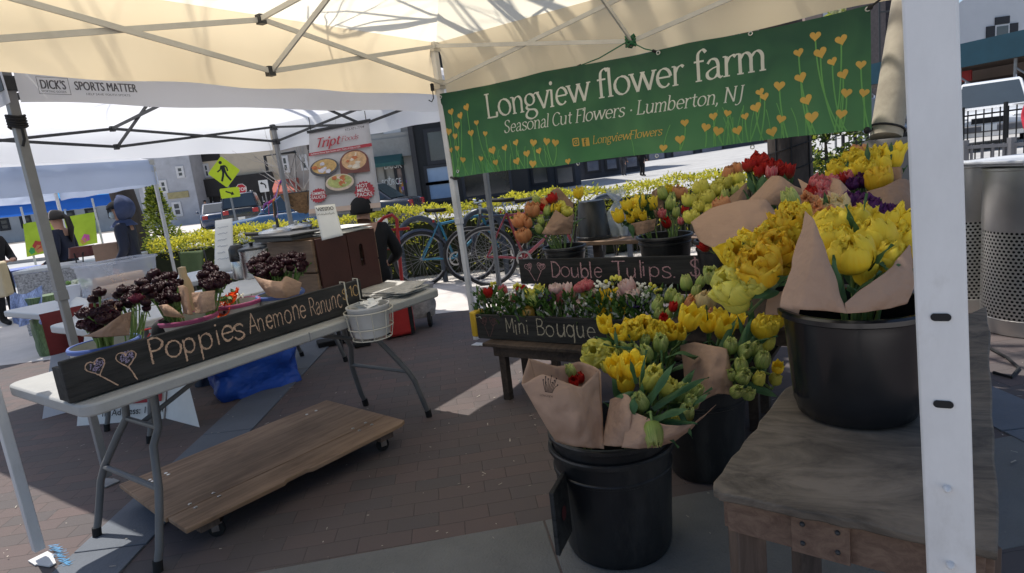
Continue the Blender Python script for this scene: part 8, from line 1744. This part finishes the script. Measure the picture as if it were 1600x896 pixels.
# leaning post with its stone foot
lpb=at(1384,216,3.32); lpt=at(1428,-60,3.42); lp=thing('leaning_post','cracked beige round post leaning right behind the banner end, black cord tied low','post',(lpb.x,lpb.y,0))
b=MB(); n=24; b.tube([lpb+(lpt-lpb)*(i/12) for i in range(13)],[.077+.0*i for i in range(13)],28); b.build('shaft',M('cracked_beige',(.42,.37,.29),.85,.12,5,bump=.4,bscale=14,dirt=.5,dcol=(.12,.095,.07)),lp)
b=MB(); b.lathe([(.11,0),(.11,lpb.z-.03),(.10,lpb.z-.005),(.0,lpb.z)],(lpb.x,lpb.y,0),28); b.build('stone_foot',M('grey_stone',(.20,.19,.18),.85,.2,8),lp)
b=MB(); cz=lpb.lerp(lpt,.05); b.tube([cz+_R*(.082*math.cos(2*PI*i/20))-_F*(.082*math.sin(2*PI*i/20))+V((0,0,-.02*math.cos(2*PI*i/20))) for i in range(20)],.006,6,closed=True); v,z=bq(1355,204); g1=T(UB-.006,v,z); b.tube([g1,g1.lerp(cz-_R*.08,.5)+V((0,0,-.01)),cz-_R*.08],.006,6); b.ball(g1,.018,8,6)
tag(b.build('cord',rope_black),'black cord tying the banner corner to the leaning beige post','cord')
b=MB(); v,z=bq(1360,12); g1=T(UB-.006,v,z); b.tube([g1,T(3.02,2.98,2.05),T(3.02,3.0,2.12)],.006,6); b.ball(g1,.014,8,6); tag(b.build('cord',rope_black),'black cord from the top right banner corner up to the canopy frame','cord')
b=MB(); p=T(3.03,.03,1.335); b.tube([p+V((.035*math.cos(2*PI*i/14),.035*math.sin(2*PI*i/14),.01*math.sin(i))) for i in range(14)],.008,6,closed=True); b.tube([p+V((.03,-.03,0)),T(UB-.004,.03,1.34)],.006,6); tag(b.build('cord',rope_black),'black cord holding the lower left banner corner to the canopy leg','cord')
# perforated steel litter bins
def perf():
    m,nt,n,l=newmat('perforated_steel'); out=n.new('ShaderNodeOutputMaterial'); b=n.new('ShaderNodeBsdfPrincipled'); uv=n.new('ShaderNodeUVMap'); sp=n.new('ShaderNodeSeparateXYZ'); l.new(uv.outputs[0],sp.inputs[0])
    def mth(op,a,bv=None,c=None):
        k=n.new('ShaderNodeMath'); k.operation=op
        for i,v in enumerate((a,bv,c)):
            if v is None: continue
            if isinstance(v,(int,float)): k.inputs[i].default_value=v
            else: l.new(v,k.inputs[i])
        return k.outputs[0]
    U=mth('MULTIPLY',sp.outputs['X'],64); Vv=mth('MULTIPLY',sp.outputs['Y'],46)
    row=mth('FLOOR',Vv); od=mth('MULTIPLY',mth('MODULO',row,2),.5); fu=mth('SUBTRACT',mth('FRACT',mth('ADD',U,od)),.5); fv=mth('SUBTRACT',mth('FRACT',Vv),.5)
    d=mth('SQRT',mth('ADD',mth('MULTIPLY',fu,fu),mth('MULTIPLY',mth('MULTIPLY',fv,fv),.85)))
    hole=mth('LESS_THAN',d,.31)
    b.inputs['Base Color'].default_value=c4((.60,.59,.56)); b.inputs['Metallic'].default_value=.9; b.inputs['Roughness'].default_value=.36
    tr=n.new('ShaderNodeBsdfTransparent'); ms=n.new('ShaderNodeMixShader'); l.new(hole,ms.inputs[0]); l.new(b.outputs[0],ms.inputs[1]); l.new(tr.outputs[0],ms.inputs[2]); l.new(ms.outputs[0],out.inputs[0]); return m
pm=perf(); satin=M('satin_steel',(.58,.57,.55),.36,.1,3,metal=.9)
def litter(label,p,r=.27,h=1.0):
    root=thing('litter_bin',label,'litter bin',p,0,'perforated steel litter bins'); b=MB(); b.lathe([(r,.10),(r,.64)],(0,0,0),64,uvr=1); b.build('perforated_wall',pm,root,local=True); b=MB(); b.lathe([(r*.94,.09),(r*.94,.9),(0,.9)],(0,0,0),40); b.lathe([(0,.05),(r*.9,.05)],(0,0,0),30); b.build('liner',black_matte,root,local=True)
    b=MB(); b.lathe([(r+.001,.64),(r+.003,.645),(r+.003,h-.02),(r+.010,h-.015),(r+.010,h),(r-.02,h+.002)],(0,0,0),64); b.build('upper_band',satin,root,local=True); b=MB(); b.lathe([(r*.96,0),(r+.004,.005),(r+.004,.098),(r,.10)],(0,0,0),48); b.build('base_band',satin,root,local=True); return root
l2=gp(1612,512); litter('perforated steel litter bin nearest the right edge',(l2.x,l2.y,0),.265,1.02); l1=gp(1520,470); l1=at(1508,400,4.5); litter('perforated steel litter bin half behind the white pole',(l1.x,l1.y,0),.27,1.02)
ld=thing('tray','white metal tray lid resting across the litter bins','tray',(l2.x-.12,l2.y+.25,1.03)); b=MB(); b.box((l2.x+.02,l2.y+.05,1.04),(.62,.46,.012),.1); b.box((l2.x+.02,l2.y+.05,1.058),(.66,.50,.02),.1); b.build('tray_body',M('white_enamel',(.62,.63,.65),.35,.08,5),ld,bev=.006)
pbx=thing('planter','low planter box with dark frame and tan panel behind the litter bins','planter',drop(1585,262,7.0)); c_=drop(1592,262,6.8); b=MB(); b.box(c_+V((0,0,.46)),(.95,.5,.5),-.15); b.build('panel',M('tan_panel',(.38,.29,.21),.8,.1,4),pbx)
b=MB()
for z in (.19,.73): b.box(c_+V((0,0,z)),(1.05,.58,.07),-.15)
b.box(c_+V((0,0,.08)),(.8,.4,.155),-.15)
Mp=Matrix.Rotation(-.15,3,'Z')
for x in (-.50,.50): b.box(c_+Mp@V((x,-.265,.46)),(.07,.06,.468),-.15)
b.build('frame',blk,pbx)
# black cable and grit on the right-hand paving
b=MB(); pts=[gp(1548,545,.01),gp(1575,560,.01),gp(1592,575,.01),gp(1580,590,.01),gp(1552,582,.01)]; b.tube(pts,.008,6); tag(b.build('cable',rope_black),'black cable looping on the bricks by the litter bins','cable')
# fallen specks under the canopy
rr=random.Random(99); b=MB()
for i in range(520):
    p=V((rr.uniform(-3,3.2),rr.uniform(1.8,5.5),.0125 if False else .004)); 
    if abs(p.x+1.78)<.18 or p.y<2.45: p.z=.013
    s=rr.uniform(.0015,.006); a=rr.uniform(0,6.28); L_=s*rr.choice((1,1,1.3,3)); d=V((math.cos(a),math.sin(a),0)); e=V((-d.y,d.x,0)); b.add([p-d*L_-e*s*.5,p+d*L_-e*s*.5,p+d*L_+e*s*.5,p-d*L_+e*s*.5],[(0,1,2,3)])
o=b.build('litter',M('dry_litter',(.42,.38,.32),.9,.4,80),smooth=False); tag(o,'tiny dry petals and straw scattered on the paving','litter'); o['kind']='stuff'
